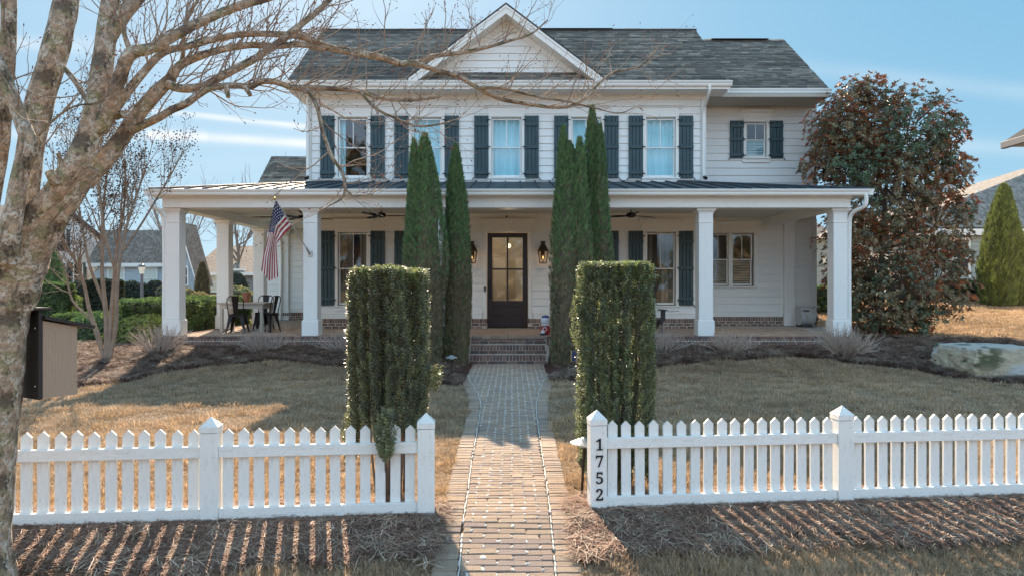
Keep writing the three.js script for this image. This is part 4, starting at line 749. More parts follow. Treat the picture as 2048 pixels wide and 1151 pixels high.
function hollyPillar(name, label, c, w, dp, y0, y1, seed, tones, extra) {
  const t = thing(name, label, 'hedge', V(c.x, 0, c.z), { group: undefined }), r = rng(seed), list = [];
  const rad = (a, y) => {                            // superellipse plan with vertical furrows
    const ca = Math.cos(a), sa = Math.sin(a), e = Math.pow(Math.pow(Math.abs(ca) / (w / 2), 3.4) + Math.pow(Math.abs(sa) / (dp / 2), 3.4), -1 / 3.4);
    const f = fbm(a * 3.6 + seed, y * 0.5, seed, 3), furrow = smooth(0.46, 0.26, noise(a * 6.5 + seed * 3, y * 0.4, 7)) * 0.26;
    const ty = (y - y0) / (y1 - y0), round = ty > 0.93 ? Math.sqrt(Math.max(0.02, 1 - Math.pow((ty - 0.93) / 0.085, 2))) : 1;
    return e * (0.93 + 0.16 * f - furrow) * (0.8 + 0.2 * round) * (0.93 + 0.07 * smooth(0, 0.5, ty));
  };
  const low = (a) => y0 + (extra?.rag ?? 0.25) * fbm(a * 2.5, seed, 4, 2);
  const topAt = (x, z) => y1 + 0.05 * (fbm(x * 5 + seed, z * 5, 2, 3) - 0.5);
  const g = leafSprig(9, 0.085, 0.0085, 0.026, seed), total = 7600;
  for (let k = 0; k < total; k++) {
    const a = r() * 6.283, y = lerp(low(a), y1, r()); let R = rad(a, y) * (0.80 + 0.22 * Math.sqrt(r()));
    const x = c.x + Math.cos(a) * R, z = c.z + Math.sin(a) * R, lean = 0.25 + 0.45 * r();
    const q = new THREE.Quaternion().setFromUnitVectors(V(0, 1, 0), V(Math.cos(a) * lean, 1, Math.sin(a) * lean).normalize()).multiply(Q(0, r() * 6.28, 0));
    const v = (0.35 + 1.1 * r()) * (0.75 + 0.5 * noise(a * 9, y * 1.2, seed));
    list.push({ m: M4(V(x, Math.min(y, topAt(x, z) - 0.03), z), q, V(1, 1, 1).multiplyScalar(0.75 + 0.5 * r())), c: tones[Math.floor(r() * tones.length)].clone().multiplyScalar(v) });
  }
  for (let k = 0; k < 1500; k++) { const a = r() * 6.283, R = rad(a, y1 - 0.02) * Math.sqrt(r()), x = c.x + Math.cos(a) * R, z = c.z + Math.sin(a) * R; list.push({ m: M4(V(x, topAt(x, z) - 0.05 + 0.02 * r(), z), Q((r() - 0.5) * 0.9, r() * 6.28, (r() - 0.5) * 0.9), V(1, 1, 1).multiplyScalar(0.75 + 0.5 * r())), c: tones[Math.floor(r() * tones.length)].clone().multiplyScalar(0.9 + 0.6 * r()) }); }
  for (let k = 0; k < 1700; k++) { const a = r() * 6.283, R = rad(a, y1 - 0.10) * (r() < 0.6 ? 0.80 + 0.2 * r() : Math.sqrt(r())), x = c.x + Math.cos(a) * R, z = c.z + Math.sin(a) * R; list.push({ m: M4(V(x, topAt(x, z) - 0.11 + 0.09 * r(), z), Q((r() - 0.5) * 0.7, r() * 6.28, (r() - 0.5) * 0.7), V(1, 1, 1).multiplyScalar(0.7 + 0.4 * r())), c: [C(0.34, 0.40, 0.10), C(0.26, 0.33, 0.09), C(0.42, 0.45, 0.15)][Math.floor(r() * 3)].multiplyScalar(0.8 + 0.4 * r()) }); }   // pale new growth on top, with the sunlit rim put into its colour
  for (const s of extra?.strays ?? []) for (let k = 0; k < s.n; k++) { const u = r(), p = s.a.clone().lerp(s.b, u), rr = s.r * Math.sqrt(r()) * Math.sin(Math.PI * (0.12 + 0.85 * u)), aa = r() * 6.28; list.push({ m: M4(V(p.x + Math.cos(aa) * rr, p.y, p.z + Math.sin(aa) * rr), new THREE.Quaternion().setFromUnitVectors(V(0, 1, 0), V(Math.cos(aa) * 0.6, s.down ? -0.4 : 1, Math.sin(aa) * 0.6).normalize()), V(1, 1, 1).multiplyScalar(0.7 + 0.5 * r())), c: tones[Math.floor(r() * tones.length)].clone().multiplyScalar(0.7 + 0.7 * r()) }); }
  copies(t, 'foliage', g, hollyLeaf, list);
  const st = new MB();
  for (let k = 0; k < 26; k++) { const a = r() * 6.28, R = Math.sqrt(r()); const x0 = c.x + Math.cos(a) * R * w * 0.25, z0 = c.z + Math.sin(a) * R * dp * 0.22, x1 = c.x + Math.cos(a) * R * w * 0.42, z1 = c.z + Math.sin(a) * R * dp * 0.4, top = y1 - 0.15 - 0.3 * r(); st.tube(curve([V(x0, -0.03, z0), V(lerp(x0, x1, 0.5) + (r() - 0.5) * 0.05, 0.45, lerp(z0, z1, 0.5)), V(x1, 1.0, z1), V(x1 * 0.98 + c.x * 0.02, top, z1)], 9), [0.012, 0.011, 0.010, 0.009, 0.008, 0.008, 0.007, 0.006, 0.005, 0.004], 5); }
  for (const s of extra?.stems ?? []) st.tube(curve(s, 12), 0.007, 6);
  part(t, 'stems', st.geo(), std(C(0.16, 0.12, 0.09), { roughness: 0.9 })).userData.kind = 'stuff';
}
const hollyGreen = [C(0.15, 0.19, 0.07), C(0.20, 0.24, 0.085), C(0.115, 0.145, 0.06), C(0.25, 0.29, 0.10)], hollyDark = [C(0.19, 0.20, 0.085), C(0.15, 0.155, 0.075), C(0.24, 0.25, 0.095), C(0.25, 0.27, 0.10)];
hollyPillar('holly_hedge', 'clipped dark holly pillar behind the left gate post, a sprig hanging over the pickets', V(-1.025, 0, -5.85), 0.57, 0.52, 0.42, 1.845, 71, hollyDark, { rag: 0.35, strays: [{ a: V(-0.93, 0.46, -5.13), b: V(-0.925, 0.80, -5.14), r: 0.055, n: 170 }, { a: V(-1.33, 0.30, -5.75), b: V(-1.30, 0.75, -5.75), r: 0.05, n: 160 }, { a: V(-0.66, 0.86, -5.8), b: V(-0.65, 1.06, -5.8), r: 0.05, n: 60 }], stems: [[V(-0.97, 0, -5.45), V(-0.955, 0.25, -5.32), V(-0.935, 0.45, -5.16), V(-0.925, 0.74, -5.14)]] });
hollyPillar('holly_hedge', 'clipped green holly pillar behind the numbered right gate post', V(0.885, 0, -5.98), 0.58, 0.52, 0.06, 1.90, 72, hollyGreen, { rag: 0.12, strays: [{ a: V(0.575, 1.2, -5.9), b: V(0.56, 1.62, -5.9), r: 0.05, n: 110 }, { a: V(0.60, 0.3, -5.9), b: V(0.59, 0.85, -5.9), r: 0.05, n: 120 }] });

// ---------------------------------------------------------------- arborvitae
const spray = (() => {                               // a flat scaly spray of foliage
  const b = new MB(), r = rng(81);
  for (let k = 0; k < 9; k++) { const t = k / 8, side = k % 2 ? 1 : -1, l = 0.05 * (1 - 0.45 * t) * (0.8 + 0.4 * r()), a = side * (0.55 + 0.3 * r()) * (k === 8 ? 0 : 1), y = t * 0.075, x = Math.sin(a) * l, dy = Math.cos(a) * l, w = 0.0055, z = (r() - 0.5) * 0.02; b.quad([-w * Math.cos(a), y, 0], [x * 0.5 - w * Math.cos(a), y + dy * 0.5 + w * Math.sin(a), z * 0.5], [x, y + dy, z], [x * 0.5 + w * Math.cos(a), y + dy * 0.5 - w * Math.sin(a), z * 0.5]); }
  return b.geo();
})();
const sprayMat = phys(0xffffff, { roughness: 0.95, transmission: 0.3, thickness: 0 }), coreMat = std(C(0.13, 0.10, 0.065), { roughness: 1 });
function arborvitae(name, label, group, spires, y0, seed, n, tones, scale = 1, bronze = null) {
  const x = spires[0].x, z = spires[0].z, t = thing(name, label, 'tree', V(x, y0, z), { group }), r = rng(seed), list = [], core = new MB();
  const area = spires.map((s) => s.r * (s.top - (s.y0 ?? y0))), sum = area.reduce((a, b) => a + b, 0);
  spires.forEach((s, i) => {
    const b = s.y0 ?? y0, h = s.top - b, prof = (u) => s.r * Math.min(1, 0.72 + 0.75 * u) * Math.pow(Math.max(0.0001, 1 - Math.pow(u, s.pow ?? 3.0)), 0.8);
    const cnt = Math.round(n * area[i] / sum);
    for (let k = 0; k < cnt; k++) {
      const u = Math.pow(r(), 0.95), a = r() * 6.283, f = noise(a * 2.2 + s.x * 9, u * h * 0.9, seed) , R = prof(u) * (0.78 + 0.34 * f) * (0.86 + 0.18 * Math.sqrt(r())), bend = 0.02 * Math.sin(u * 7 + seed);
      const lean = 0.15 + 0.55 * r(), dir = V(Math.cos(a) * lean, 1, Math.sin(a) * lean).normalize();
      const q = new THREE.Quaternion().setFromUnitVectors(V(0, 1, 0), dir).multiply(Q(0, -a + Math.PI / 2 + (r() - 0.5) * 2.4, 0));
      let c = tones[Math.floor(r() * tones.length)].clone();
      if (bronze && r() < bronze(u * h + b, fbm(a * 1.5 + s.x * 5, u * h * 0.8, seed, 3))) c = [C(0.21, 0.17, 0.09), C(0.18, 0.165, 0.085), C(0.24, 0.18, 0.105)][Math.floor(r() * 3)];
      list.push({ m: M4(V(s.x + bend + Math.cos(a) * R, b + u * h - 0.04, s.z + Math.sin(a) * R), q, V(1, 1, 1).multiplyScalar(scale * (0.7 + 0.7 * r()))), c: c.multiplyScalar(0.6 + 0.8 * r()) });
    }
    const pts = [], rad = []; for (let k = 0; k <= 14; k++) { pts.push(V(s.x, b + h * k / 14 * 0.96, s.z)); rad.push(prof(k / 14) * 0.74); }
    core.tube(pts, rad, 14, { bump: 0.25, freq: 3, seed });
  });
  copies(t, 'foliage', spray, sprayMat, list);
  part(t, 'inner_branches', core.geo(), coreMat);
  const tr = new MB(); tr.tube([V(x, y0 - 0.3, z), V(x, y0 + 0.6, z)], 0.05, 8); part(t, 'trunk', tr.geo(), std(C(0.12, 0.08, 0.06)));
  return t;
}
const thuja = [C(0.11, 0.20, 0.07), C(0.13, 0.23, 0.08), C(0.09, 0.16, 0.06), C(0.155, 0.25, 0.085)];
const bz = (y, f) => clamp(smooth(3.3, 1.5, y) * 0.9 + (f - 0.5) * 0.5, 0, 0.92);
arborvitae('arborvitae', 'broad dark green arborvitae left of the front steps, two pointed tips', undefined, [{ x: PX(850, 14.6), z: -14.6, r: 0.475, top: PY(268, 14.6) }, { x: PX(828, 14.5), z: -14.55, r: 0.24, top: PY(277, 14.5) }], 0.16, 91, 16000, thuja, 0.82, bz);
arborvitae('arborvitae', 'slim arborvitae between the broad one and the left porch lantern', undefined, [{ x: PX(913, 15.1), z: -15.1, r: 0.36, top: PY(290, 15.1), pow: 2.2 }], 0.1, 92, 10500, thuja, 0.82, bz);
arborvitae('arborvitae', 'broad arborvitae right of the front steps with several low tips', undefined, [{ x: PX(1140, 14.7), z: -14.7, r: 0.45, top: PY(284, 14.7) }, { x: PX(1128, 14.7), z: -14.75, r: 0.24, top: PY(250, 14.7) }, { x: PX(1160, 14.7), z: -14.6, r: 0.26, top: PY(276, 14.7) }], 0.16, 93, 16500, thuja, 0.82, bz);
arborvitae('arborvitae', 'tallest arborvitae, its two tips rising behind the broad right one', undefined, [{ x: PX(1184, 15.2), z: -15.2, r: 0.36, top: PY(212, 15.2), pow: 2.0 }, { x: PX(1199, 15.2), z: -15.15, r: 0.31, top: PY(250, 15.2), pow: 2.4 }], 0.16, 94, 14000, thuja, 0.82, bz);

// ---------------------------------------------------------------- magnolia
{
  const leaf = new MB(), L = 0.15, W = 0.03;          // a whorl of long leaves: green above, rusty below
  const r = rng(101), cols = [];
  for (let k = 0; k < 9; k++) {
    const a = k * 2.4 + r() * 0.5, el = 0.15 + r() * 0.75 * (k > 5 ? 1.4 : 1), l = L * (0.75 + 0.4 * r()), d = [Math.cos(a) * Math.cos(el), Math.sin(el), Math.sin(a) * Math.cos(el)], s = [-Math.sin(a), 0, Math.cos(a)], roll = (r() - 0.5) * 0.8;
    for (const under of [0, 1]) {
      const q = (u, v, sag) => { const o = under ? -0.0015 : 0.0015; return [d[0] * u + s[0] * v * Math.cos(roll), d[1] * u - sag + v * Math.sin(roll) + o, d[2] * u + s[2] * v * Math.cos(roll)]; };
      const n0 = leaf.p.length / 3;
      leaf.tri(q(0.02, 0, 0), q(l * 0.45, W, 0.004), q(l * 0.5, 0, 0.0)); leaf.tri(q(0.02, 0, 0), q(l * 0.5, 0, 0), q(l * 0.45, -W, 0.004)); leaf.tri(q(l * 0.45, W, 0.004), q(l, 0, 0.02), q(l * 0.5, 0, 0)); leaf.tri(q(l * 0.5, 0, 0), q(l, 0, 0.02), q(l * 0.45, -W, 0.004));
      const c = under ? [0.42, 0.26, 0.17] : [0.10, 0.125, 0.07], v = 0.75 + 0.5 * r(); for (let i = n0; i < leaf.p.length / 3; i++) cols.push(c[0] * v, c[1] * v, c[2] * v);
    }
  }
  const g = leaf.geo(); g.setAttribute('color', new THREE.Float32BufferAttribute(cols, 3));
  const d = 19.2, base = V(PX(1765, d), land(PX(1765, d), d), -d), t = thing('magnolia_tree', 'large magnolia with bronze and dark green leaves beside the right end of the porch', 'tree', base.clone());
  const lobes = [[1720, 255, 88], [1668, 262, 48], [1785, 275, 88], [1848, 350, 78], [1750, 370, 105], [1690, 330, 66], [1868, 455, 66], [1775, 500, 105], [1850, 575, 68], [1745, 590, 80], [1800, 632, 52], [1700, 205, 44], [1735, 185, 30], [1808, 212, 30], [1862, 275, 38], [1892, 345, 34], [1908, 415, 24], [1648, 262, 26], [1640, 335, 30], [1690, 470, 50], [1695, 560, 50], [1890, 520, 34], [1720, 640, 40], [1820, 655, 26], [1655, 300, 30]].map(([x, y, rr], i) => ({ c: V(PX(x, d), PY(y, d), -d + (hash3(i, 3, 9) - 0.5) * 1.6), r: rr * d / F }));
  const list = [], q = rng(102), twigs = new MB(), sum = lobes.reduce((a, l) => a + l.r * l.r, 0);
  for (const l of lobes) {
    const n = Math.round(8000 * l.r * l.r / sum);
    for (let k = 0; k < n; k++) {
      const u = q() * 2 - 1, a = q() * 6.283, s = Math.sqrt(1 - u * u), dir = V(s * Math.cos(a), u, s * Math.sin(a)), R = l.r * (0.45 + 0.62 * Math.pow(q(), 0.5)) * (0.85 + 0.3 * noise(dir.x * 3 + l.c.x, dir.y * 3, dir.z * 3));
      const p = l.c.clone().addScaledVector(dir, R); if (p.z > -17.0 || p.y < land(p.x, -p.z) + 0.05 || (p.x < 8.3 && p.y < 4.6)) continue;
      const up = dir.clone().multiplyScalar(0.8).add(V((q() - 0.5) * 0.6, 0.55, (q() - 0.5) * 0.6)).normalize(), rusty = fbm(p.x * 0.9, p.y * 0.9, p.z * 0.9, 3);
      const c = rusty > 0.44 && q() < 0.75 ? C(2.0, 1.25, 1.05) : rusty < 0.40 ? C(0.85, 1.05, 0.9) : C(1.15, 1, 0.95);
      list.push({ m: M4(p, new THREE.Quaternion().setFromUnitVectors(V(0, 1, 0), up).multiply(Q(0, q() * 6.28, 0)), V(1, 1, 1).multiplyScalar(0.6 + 0.4 * q())), c: c.multiplyScalar(0.7 + 0.6 * q()) });
      if (k % 6 === 0) twigs.tube([p, p.clone().lerp(l.c, 0.7)], [0.006, 0.012], 4, { cap: false });
    }
  }
  copies(t, 'crown', g, std(0xffffff, { vertexColors: true, roughness: 0.38 }), list);
  const tr = new MB(), at = (x, y, z = 0) => V(PX(x, d), PY(y, d), -d + z);
  tr.tube(curve([base.clone().add(V(0, -0.2, 0)), at(1763, 560), at(1768, 440), at(1775, 330), at(1765, 240)], 20), Array.from({ length: 21 }, (_, i) => 0.10 - 0.085 * i / 20), 8);
  part(t, 'trunk', tr.geo(), std(C(0.23, 0.19, 0.15), { map: mottle, roughness: 0.9 }));
  for (const [a, b, c] of [[[1766, 430], [1800, 380], [1850, 320]], [[1766, 470], [1720, 420], [1690, 330]], [[1770, 400], [1740, 330], [1715, 230]], [[1765, 500], [1820, 450], [1870, 420]], [[1764, 540], [1720, 500], [1690, 480]], [[1772, 350], [1800, 290], [1810, 220]]]) part(t, 'limb', new MB().tube(curve([at(...a), at(...b, 0.2), at(...c, 0.4)], 8), [0.05, 0.045, 0.04, 0.035, 0.03, 0.026, 0.02, 0.016, 0.01], 6).geo(), std(C(0.23, 0.19, 0.15), { roughness: 0.9 }));
  part(t, 'twigs', twigs.geo(), std(C(0.16, 0.12, 0.09), { roughness: 0.9 })).userData.kind = 'stuff';
}

// ---------------------------------------------------------------- bare woody growth
// grows one shoot with side shoots into MB b; tips collects where the buds sit
function shoot(b, r, p, dir, len, rad, depth, tips, o = {}) {
  const n = Math.max(3, Math.round(len / (o.seg ?? 0.09))), pts = [p.clone()], rads = [rad]; let q = p.clone(), d = dir.clone().normalize();
  for (let i = 1; i <= n; i++) {
    d.add(V((r() - 0.5) * (o.wob ?? 0.28), (r() - 0.5) * (o.wob ?? 0.28) + (o.rise ?? 0.05), (r() - 0.5) * (o.wob ?? 0.28))).normalize(); q = q.clone().addScaledVector(d, len / n); pts.push(q); rads.push(rad * (1 - 0.72 * i / n));
    if (depth > 0 && i > (o.bare ?? 0) * n && i < n && r() < (o.fork ?? 0.55)) {
      const side = V(r() - 0.5, r() - 0.5 + (o.up ?? 0.1), r() - 0.5).cross(d).normalize(), nd = d.clone().multiplyScalar(0.75).addScaledVector(side, 0.7).normalize();
      shoot(b, r, q, nd, len * (1 - i / n * 0.6) * (0.3 + 0.4 * r()), rads[i] * 0.72, depth - 1, tips, o);
    }
  }
  b.tube(pts, rads, rad > 0.02 ? 7 : rad > 0.004 ? 5 : 3, { cap: false }); tips?.push([q, d.clone()]);
}
function bareTree(name, label, pos, stems, seed, m, o, seeds) {
  const t = thing(name, label, 'tree', pos.clone(), { group: o.group }), r = rng(seed), tips = [];
  const twig = new MB();
  stems.forEach(([pts, rads]) => {
    const b = new MB(), cv = curve(pts, 16), rr = cv.map((_, i) => lerp(rads[0], rads[1], i / 16)); b.tube(cv, rr, 9, { bump: 0.06, freq: 8 }); part(t, o.stemName ?? 'stem', b.geo(), m);
    for (let i = o.from ?? 4; i <= 16; i++) for (let k = 0; k < (o.per ?? 1); k++) if (r() < (o.dens ?? 0.6) || i === 16) { const d = cv[Math.min(i, 16)].clone().sub(cv[i - 1]).normalize(), s = V(r() - 0.5, r() - 0.2, r() - 0.5).normalize(), nd = d.multiplyScalar(i === 16 ? 1.2 : 0.8).addScaledVector(s, i === 16 ? 0.4 : 0.8).normalize(); shoot(twig, r, cv[i], nd, (o.len ?? 1.2) * (0.5 + 0.7 * r()), Math.max(o.tw ?? 0.006, rr[i] * 0.5), o.depth ?? 2, tips, o); }
  });
  part(t, 'twigs', twig.geo(), m).userData.kind = 'stuff';
  if (seeds) { const l = []; for (const [p] of tips) for (let k = 0; k < seeds.n; k++) if (r() < seeds.p) l.push({ m: M4(p.clone().add(V((r() - 0.5) * seeds.s, (r() - 0.2) * seeds.s, (r() - 0.5) * seeds.s)), Q(r() * 3, r() * 3, 0), V(1, 1, 1).multiplyScalar(seeds.r * (0.7 + 0.6 * r()))) }); copies(t, 'seed_heads', new THREE.IcosahedronGeometry(1, 0), std(C(0.06, 0.045, 0.035), { roughness: 0.9 }), l); }
  return t;
}
{
  const d = 14.4, at = (x, y, z = 0) => V(PX(x, d), PY(y, d), -d + z), bark = std(C(0.30, 0.22, 0.16), { map: mottle, roughness: 0.85 }), B = at(212, 722);
  B.y = land(B.x, d) - 0.02;
  bareTree('crape_myrtle', 'bare crape myrtle with many slender tan stems at the corner of the left bed', B, [
    [[B, at(200, 690), at(178, 620), at(165, 560), at(150, 510, 0.1), at(128, 470, 0.2)], [0.048, 0.018]], [[B.clone().add(V(-0.03, 0, 0.02)), at(190, 650), at(150, 600, 0.1), at(142, 540, 0.2), at(118, 470, 0.3)], [0.030, 0.012]], [[B, at(212, 640), at(205, 570), at(203, 500), at(205, 430), at(212, 350)], [0.055, 0.018]], [[B.clone().add(V(0.04, 0, 0)), at(221, 640), at(222, 560, -0.1), at(230, 480, -0.1), at(238, 400, -0.2), at(250, 320)], [0.052, 0.016]],
    [[B.clone().add(V(0.06, 0, 0.02)), at(231, 650), at(240, 560, 0.1), at(252, 480, 0.1), at(262, 420), at(290, 340)], [0.046, 0.016]], [[at(205, 600), at(190, 530, 0.2), at(178, 470, 0.2), at(172, 400, 0.3), at(160, 320, 0.4)], [0.032, 0.014]], [[at(236, 560), at(228, 480, 0.3), at(222, 400, 0.4), at(225, 310, 0.5)], [0.030, 0.012]], [[at(247, 500), at(270, 440, -0.3), at(300, 380, -0.4), at(335, 320, -0.4)], [0.026, 0.011]], [[at(203, 520), at(185, 460, -0.4), at(170, 380, -0.5), at(140, 290, -0.5)], [0.028, 0.011]],
  ], 111, bark, { from: 9, dens: 0.9, per: 2, len: 1.15, depth: 2, fork: 0.55, rise: 0.07, wob: 0.22, seg: 0.13, tw: 0.008 }, { n: 7, p: 0.5, s: 0.16, r: 0.013 });
}
function twigShrub(label, x, d, w, h, n, seed, tone) {   // dormant hydrangea: pale stems fanning from the ground
  const y = land(x, d), t = thing('dormant_shrub', label, 'shrub', V(x, y, -d)), r = rng(seed), b = new MB();
  for (let k = 0; k < n; k++) {
    const a = r() * 6.28, o = Math.sqrt(r()), dir = V(Math.cos(a) * o * w * 0.95, h * (1 - 0.45 * o), Math.sin(a) * o * w * 0.8), l = dir.length() * (0.75 + 0.35 * r());
    shoot(b, r, V(x + Math.cos(a) * o * 0.14, y, -d + Math.sin(a) * o * 0.14), dir, l, 0.011 + 0.006 * r(), 2, null, { fork: 0.6, wob: 0.40, rise: 0.04, bare: 0.3, seg: 0.085 });
  }
  part(t, 'stems', b.geo(), std(tone, { roughness: 0.85 })).userData.kind = 'stuff';
}
const pale = C(0.46, 0.36, 0.29), grey = C(0.40, 0.315, 0.265);
twigShrub('bare pale twiggy shrub in front of the left corner column', PX(318, 15.2), 15.2, 0.75, 0.78, 62, 121, pale);
twigShrub('bare twiggy shrub before the porch below the metal chairs', PX(527, 15.4), 15.4, 0.62, 0.66, 60, 122, grey);
twigShrub('bare shrub half hidden behind the left holly pillar', PX(684, 15.5), 15.5, 0.6, 0.6, 46, 123, grey);
twigShrub('bare shrub peeking out right of the right holly pillar', PX(1325, 15.4), 15.4, 0.55, 0.7, 46, 124, grey);
twigShrub('bare twiggy shrub below the fourth porch column', PX(1462, 15.3), 15.3, 0.6, 0.62, 62, 125, pale);
twigShrub('largest bare twiggy shrub below the right corner column', PX(1690, 15.0), 15.0, 0.8, 0.78, 110, 126, pale);

// ---------------------------------------------------------------- the old tree in front of the fence
{
  const bark = (() => {
    const cols = [[0.33, 0.25, 0.175], [0.56, 0.50, 0.42], [0.27, 0.25, 0.13], [0.47, 0.345, 0.245], [0.085, 0.062, 0.045]];
    const f = (kind) => (u, v) => {
      const T = (p, q, o, su = 1, sv = 1) => { let s = 0, a = 0.5, n = 0, pu = p * su, pv = p * sv; for (let k = 0; k < o; k++) { s += a * (() => { const x = u * pu, y = v * pv, X = Math.floor(x), Y = Math.floor(y), g = (t) => t * t * (3 - 2 * t), fu = g(x - X), fv = g(y - Y), m = (c, w) => ((c % w) + w) % w, H = (i, jj) => hash3(m(i, pu), m(jj, pv), q + k); return lerp(lerp(H(X, Y), H(X + 1, Y), fu), lerp(H(X, Y + 1), H(X + 1, Y + 1), fu), fv); })(); n += a; a *= 0.6; pu *= 2; pv *= 2; } return s / n; };
      const band = T(2, 203, 5, 1, 6), pale = T(7, 211, 5), moss = T(4, 219, 5, 1, 2), dark = T(3, 227, 5, 1, 1), fine = T(40, 235, 3), crack = T(5, 241, 4, 2, 1);
      let k = [0, 1, 2].map((i) => lerp(cols[0][i], cols[3][i], smooth(0.42, 0.58, band)));
      const li = smooth(0.53, 0.60, pale) * smooth(0.35, 0.5, fine), gr = smooth(0.53, 0.62, moss), dk = clamp(smooth(0.44, 0.33, dark) * 0.75 + smooth(0.40, 0.30, crack) * 0.55);
      k = k.map((x, i) => lerp(lerp(lerp(x, cols[2][i], gr * 0.75), cols[1][i], li * 0.8), cols[4][i], dk * (1 - 0.6 * li)));
      if (kind) return clamp(0.5 + 0.5 * (band - 0.5) + 0.45 * (pale - 0.5) + 0.5 * (fine - 0.5) - 0.3 * dk);
      return k.map((x) => Math.pow(clamp(x * (0.55 + 0.9 * fine)), 1 / 2.2));
    };
    return std(0xffffff, { map: dataTex(512, 512, f(0), true, [2.0, 2.0]), bumpMap: dataTex(512, 512, f(1), false, [2.0, 2.0]), bumpScale: 0.022, roughness: 0.95 });
  })();
  const tree = thing('bare_maple_tree', 'big bare lichen-spotted tree at the left fence, limbs reaching across the house front', 'tree', V(-3.06, -0.1, -4.25));
  const r = rng(131), tips = [], twig = new MB();
  const limbs = [];
  const limb = (name, pts, n = 26, bump = 0.10, sides = 14) => {
    const cv = new THREE.CatmullRomCurve3(pts.map(([x, y, d]) => P(x, y, d)), false, 'centripetal'), c = cv.getPoints(n), rad = c.map((_, i) => { const t = i / n * (pts.length - 1), k = Math.min(Math.floor(t), pts.length - 2), f = t - k; const px = lerp(pts[k][0], pts[k + 1][0], f), py = lerp(pts[k][1], pts[k + 1][1], f), wide = name === 'trunk' ? 1 : F / Math.hypot(F, px - 1024, py - 575);   // a round limb seen aslant looks wider than it is
      return wide * lerp(pts[k][3] * pts[k][2], pts[k + 1][3] * pts[k + 1][2], f) / F; });
    part(tree, name, new MB().tube(c, rad, sides, { bump, freq: rad[0] > 0.05 ? 7 : 16, seed: limbs.length }).geo(), bark); limbs.push([c, rad]); return [c, rad];
  };
  limb('trunk', [[-24, 1230, 4.25, 60], [-28, 1110, 4.25, 44], [-22, 1000, 4.25, 41], [-12, 850, 4.24, 43], [-6, 720, 4.22, 47], [-1, 620, 4.2, 54], [8, 540, 4.2, 72], [20, 470, 4.2, 72]], 60, 0.13, 40);
  limb('limb', [[10, 600, 4.2, 66], [46, 512, 4.18, 54], [92, 440, 4.16, 43], [136, 384, 4.14, 36], [172, 330, 4.14, 30]], 30, 0.12, 28);
  limb('limb', [[14, 520, 4.1, 30], [62, 432, 4.06, 24], [105, 385, 4.05, 24], [144, 338, 4.05, 25], [174, 280, 4.08, 27], [193, 208, 4.1, 26], [205, 130, 4.15, 23], [213, 60, 4.2, 22], [222, -10, 4.25, 20], [228, -90, 4.3, 16]], 46, 0.11, 22);
  limb('limb', [[214, 75, 4.2, 20], [240, 35, 4.24, 18], [272, -2, 4.3, 16], [310, -60, 4.4, 13]], 18);
  limb('limb', [[196, 262, 4.08, 17], [221, 205, 4.05, 15], [240, 152, 4.02, 15], [262, 106, 4.0, 15], [300, 97, 4.05, 12], [376, 56, 4.15, 11], [438, 27, 4.25, 10], [480, 11, 4.3, 9.5], [545, -8, 4.4, 9], [640, -40, 4.5, 7]], 50);
  limb('limb', [[262, 108, 4.0, 7], [246, 62, 3.98, 5], [239, 22, 3.95, 4], [236, -20, 3.95, 3]], 14);
  limb('limb', [[206, 262, 4.2, 11], [232, 215, 4.25, 11], [287, 144, 4.35, 9], [327, 104, 4.4, 8.5], [367, 94, 4.45, 8], [417, 81, 4.5, 7.5], [479, 69, 4.55, 7], [542, 68, 4.6, 7], [600, 73, 4.7, 7.5], [653, 93, 4.75, 7.5], [704, 104, 4.8, 7.5], [763, 115, 4.9, 7.5], [800, 128, 4.9, 7]], 60);
  limb('limb', [[164, 362, 4.2, 26], [203, 325, 4.25, 21], [236, 285, 4.3, 19], [268, 238, 4.35, 17], [296, 203, 4.38, 16], [322, 176, 4.4, 15], [344, 154, 4.42, 13]], 30, 0.12, 20);
  limb('limb', [[340, 160, 4.42, 11], [356, 134, 4.45, 10], [378, 121, 4.5, 9], [417, 106, 4.5, 8], [458, 96, 4.55, 7.5], [500, 90, 4.6, 7], [552, 92, 4.65, 7], [600, 89, 4.7, 6.5], [650, 98, 4.75, 6]], 34);
  limb('limb', [[336, 168, 4.4, 11], [352, 175, 4.38, 10], [378, 177, 4.35, 10], [408, 172, 4.35, 9.5], [438, 155, 4.4, 9], [470, 138, 4.45, 8.5], [510, 117, 4.5, 8], [552, 88, 4.55, 7.5], [590, 58, 4.6, 7], [635, 22, 4.7, 6], [670, -12, 4.8, 5]], 46);
  limb('limb', [[350, 150, 4.45, 7], [364, 117, 4.5, 5], [367, 63, 4.55, 4.5], [376, 34, 4.6, 4], [398, -6, 4.6, 3]], 20);
  limb('limb', [[262, 262, 4.3, 10], [290, 248, 4.28, 9], [318, 234, 4.25, 9], [344, 219, 4.25, 8.5], [372, 207, 4.25, 8.5], [398, 188, 4.28, 8], [420, 176, 4.3, 7.5], [470, 171, 4.35, 7], [500, 173, 4.4, 7], [522, 163, 4.42, 6.5], [552, 164, 4.45, 6.5], [584, 175, 4.5, 6], [612, 175, 4.5, 6], [664, 177, 4.55, 5.5], [719, 182, 4.6, 5], [755, 194, 4.65, 4.5], [810, 200, 4.7, 4], [880, 193, 4.8, 3]], 80);
  limb('limb', [[612, 175, 4.5, 4.5], [622, 192, 4.48, 4.5], [634, 214, 4.45, 4.5], [645, 262, 4.42, 4.2], [664, 314, 4.4, 4], [684, 345, 4.4, 3.5], [690, 376, 4.4, 3], [684, 396, 4.4, 2], [657, 412, 4.38, 1.3]], 34, 0.06, 8);
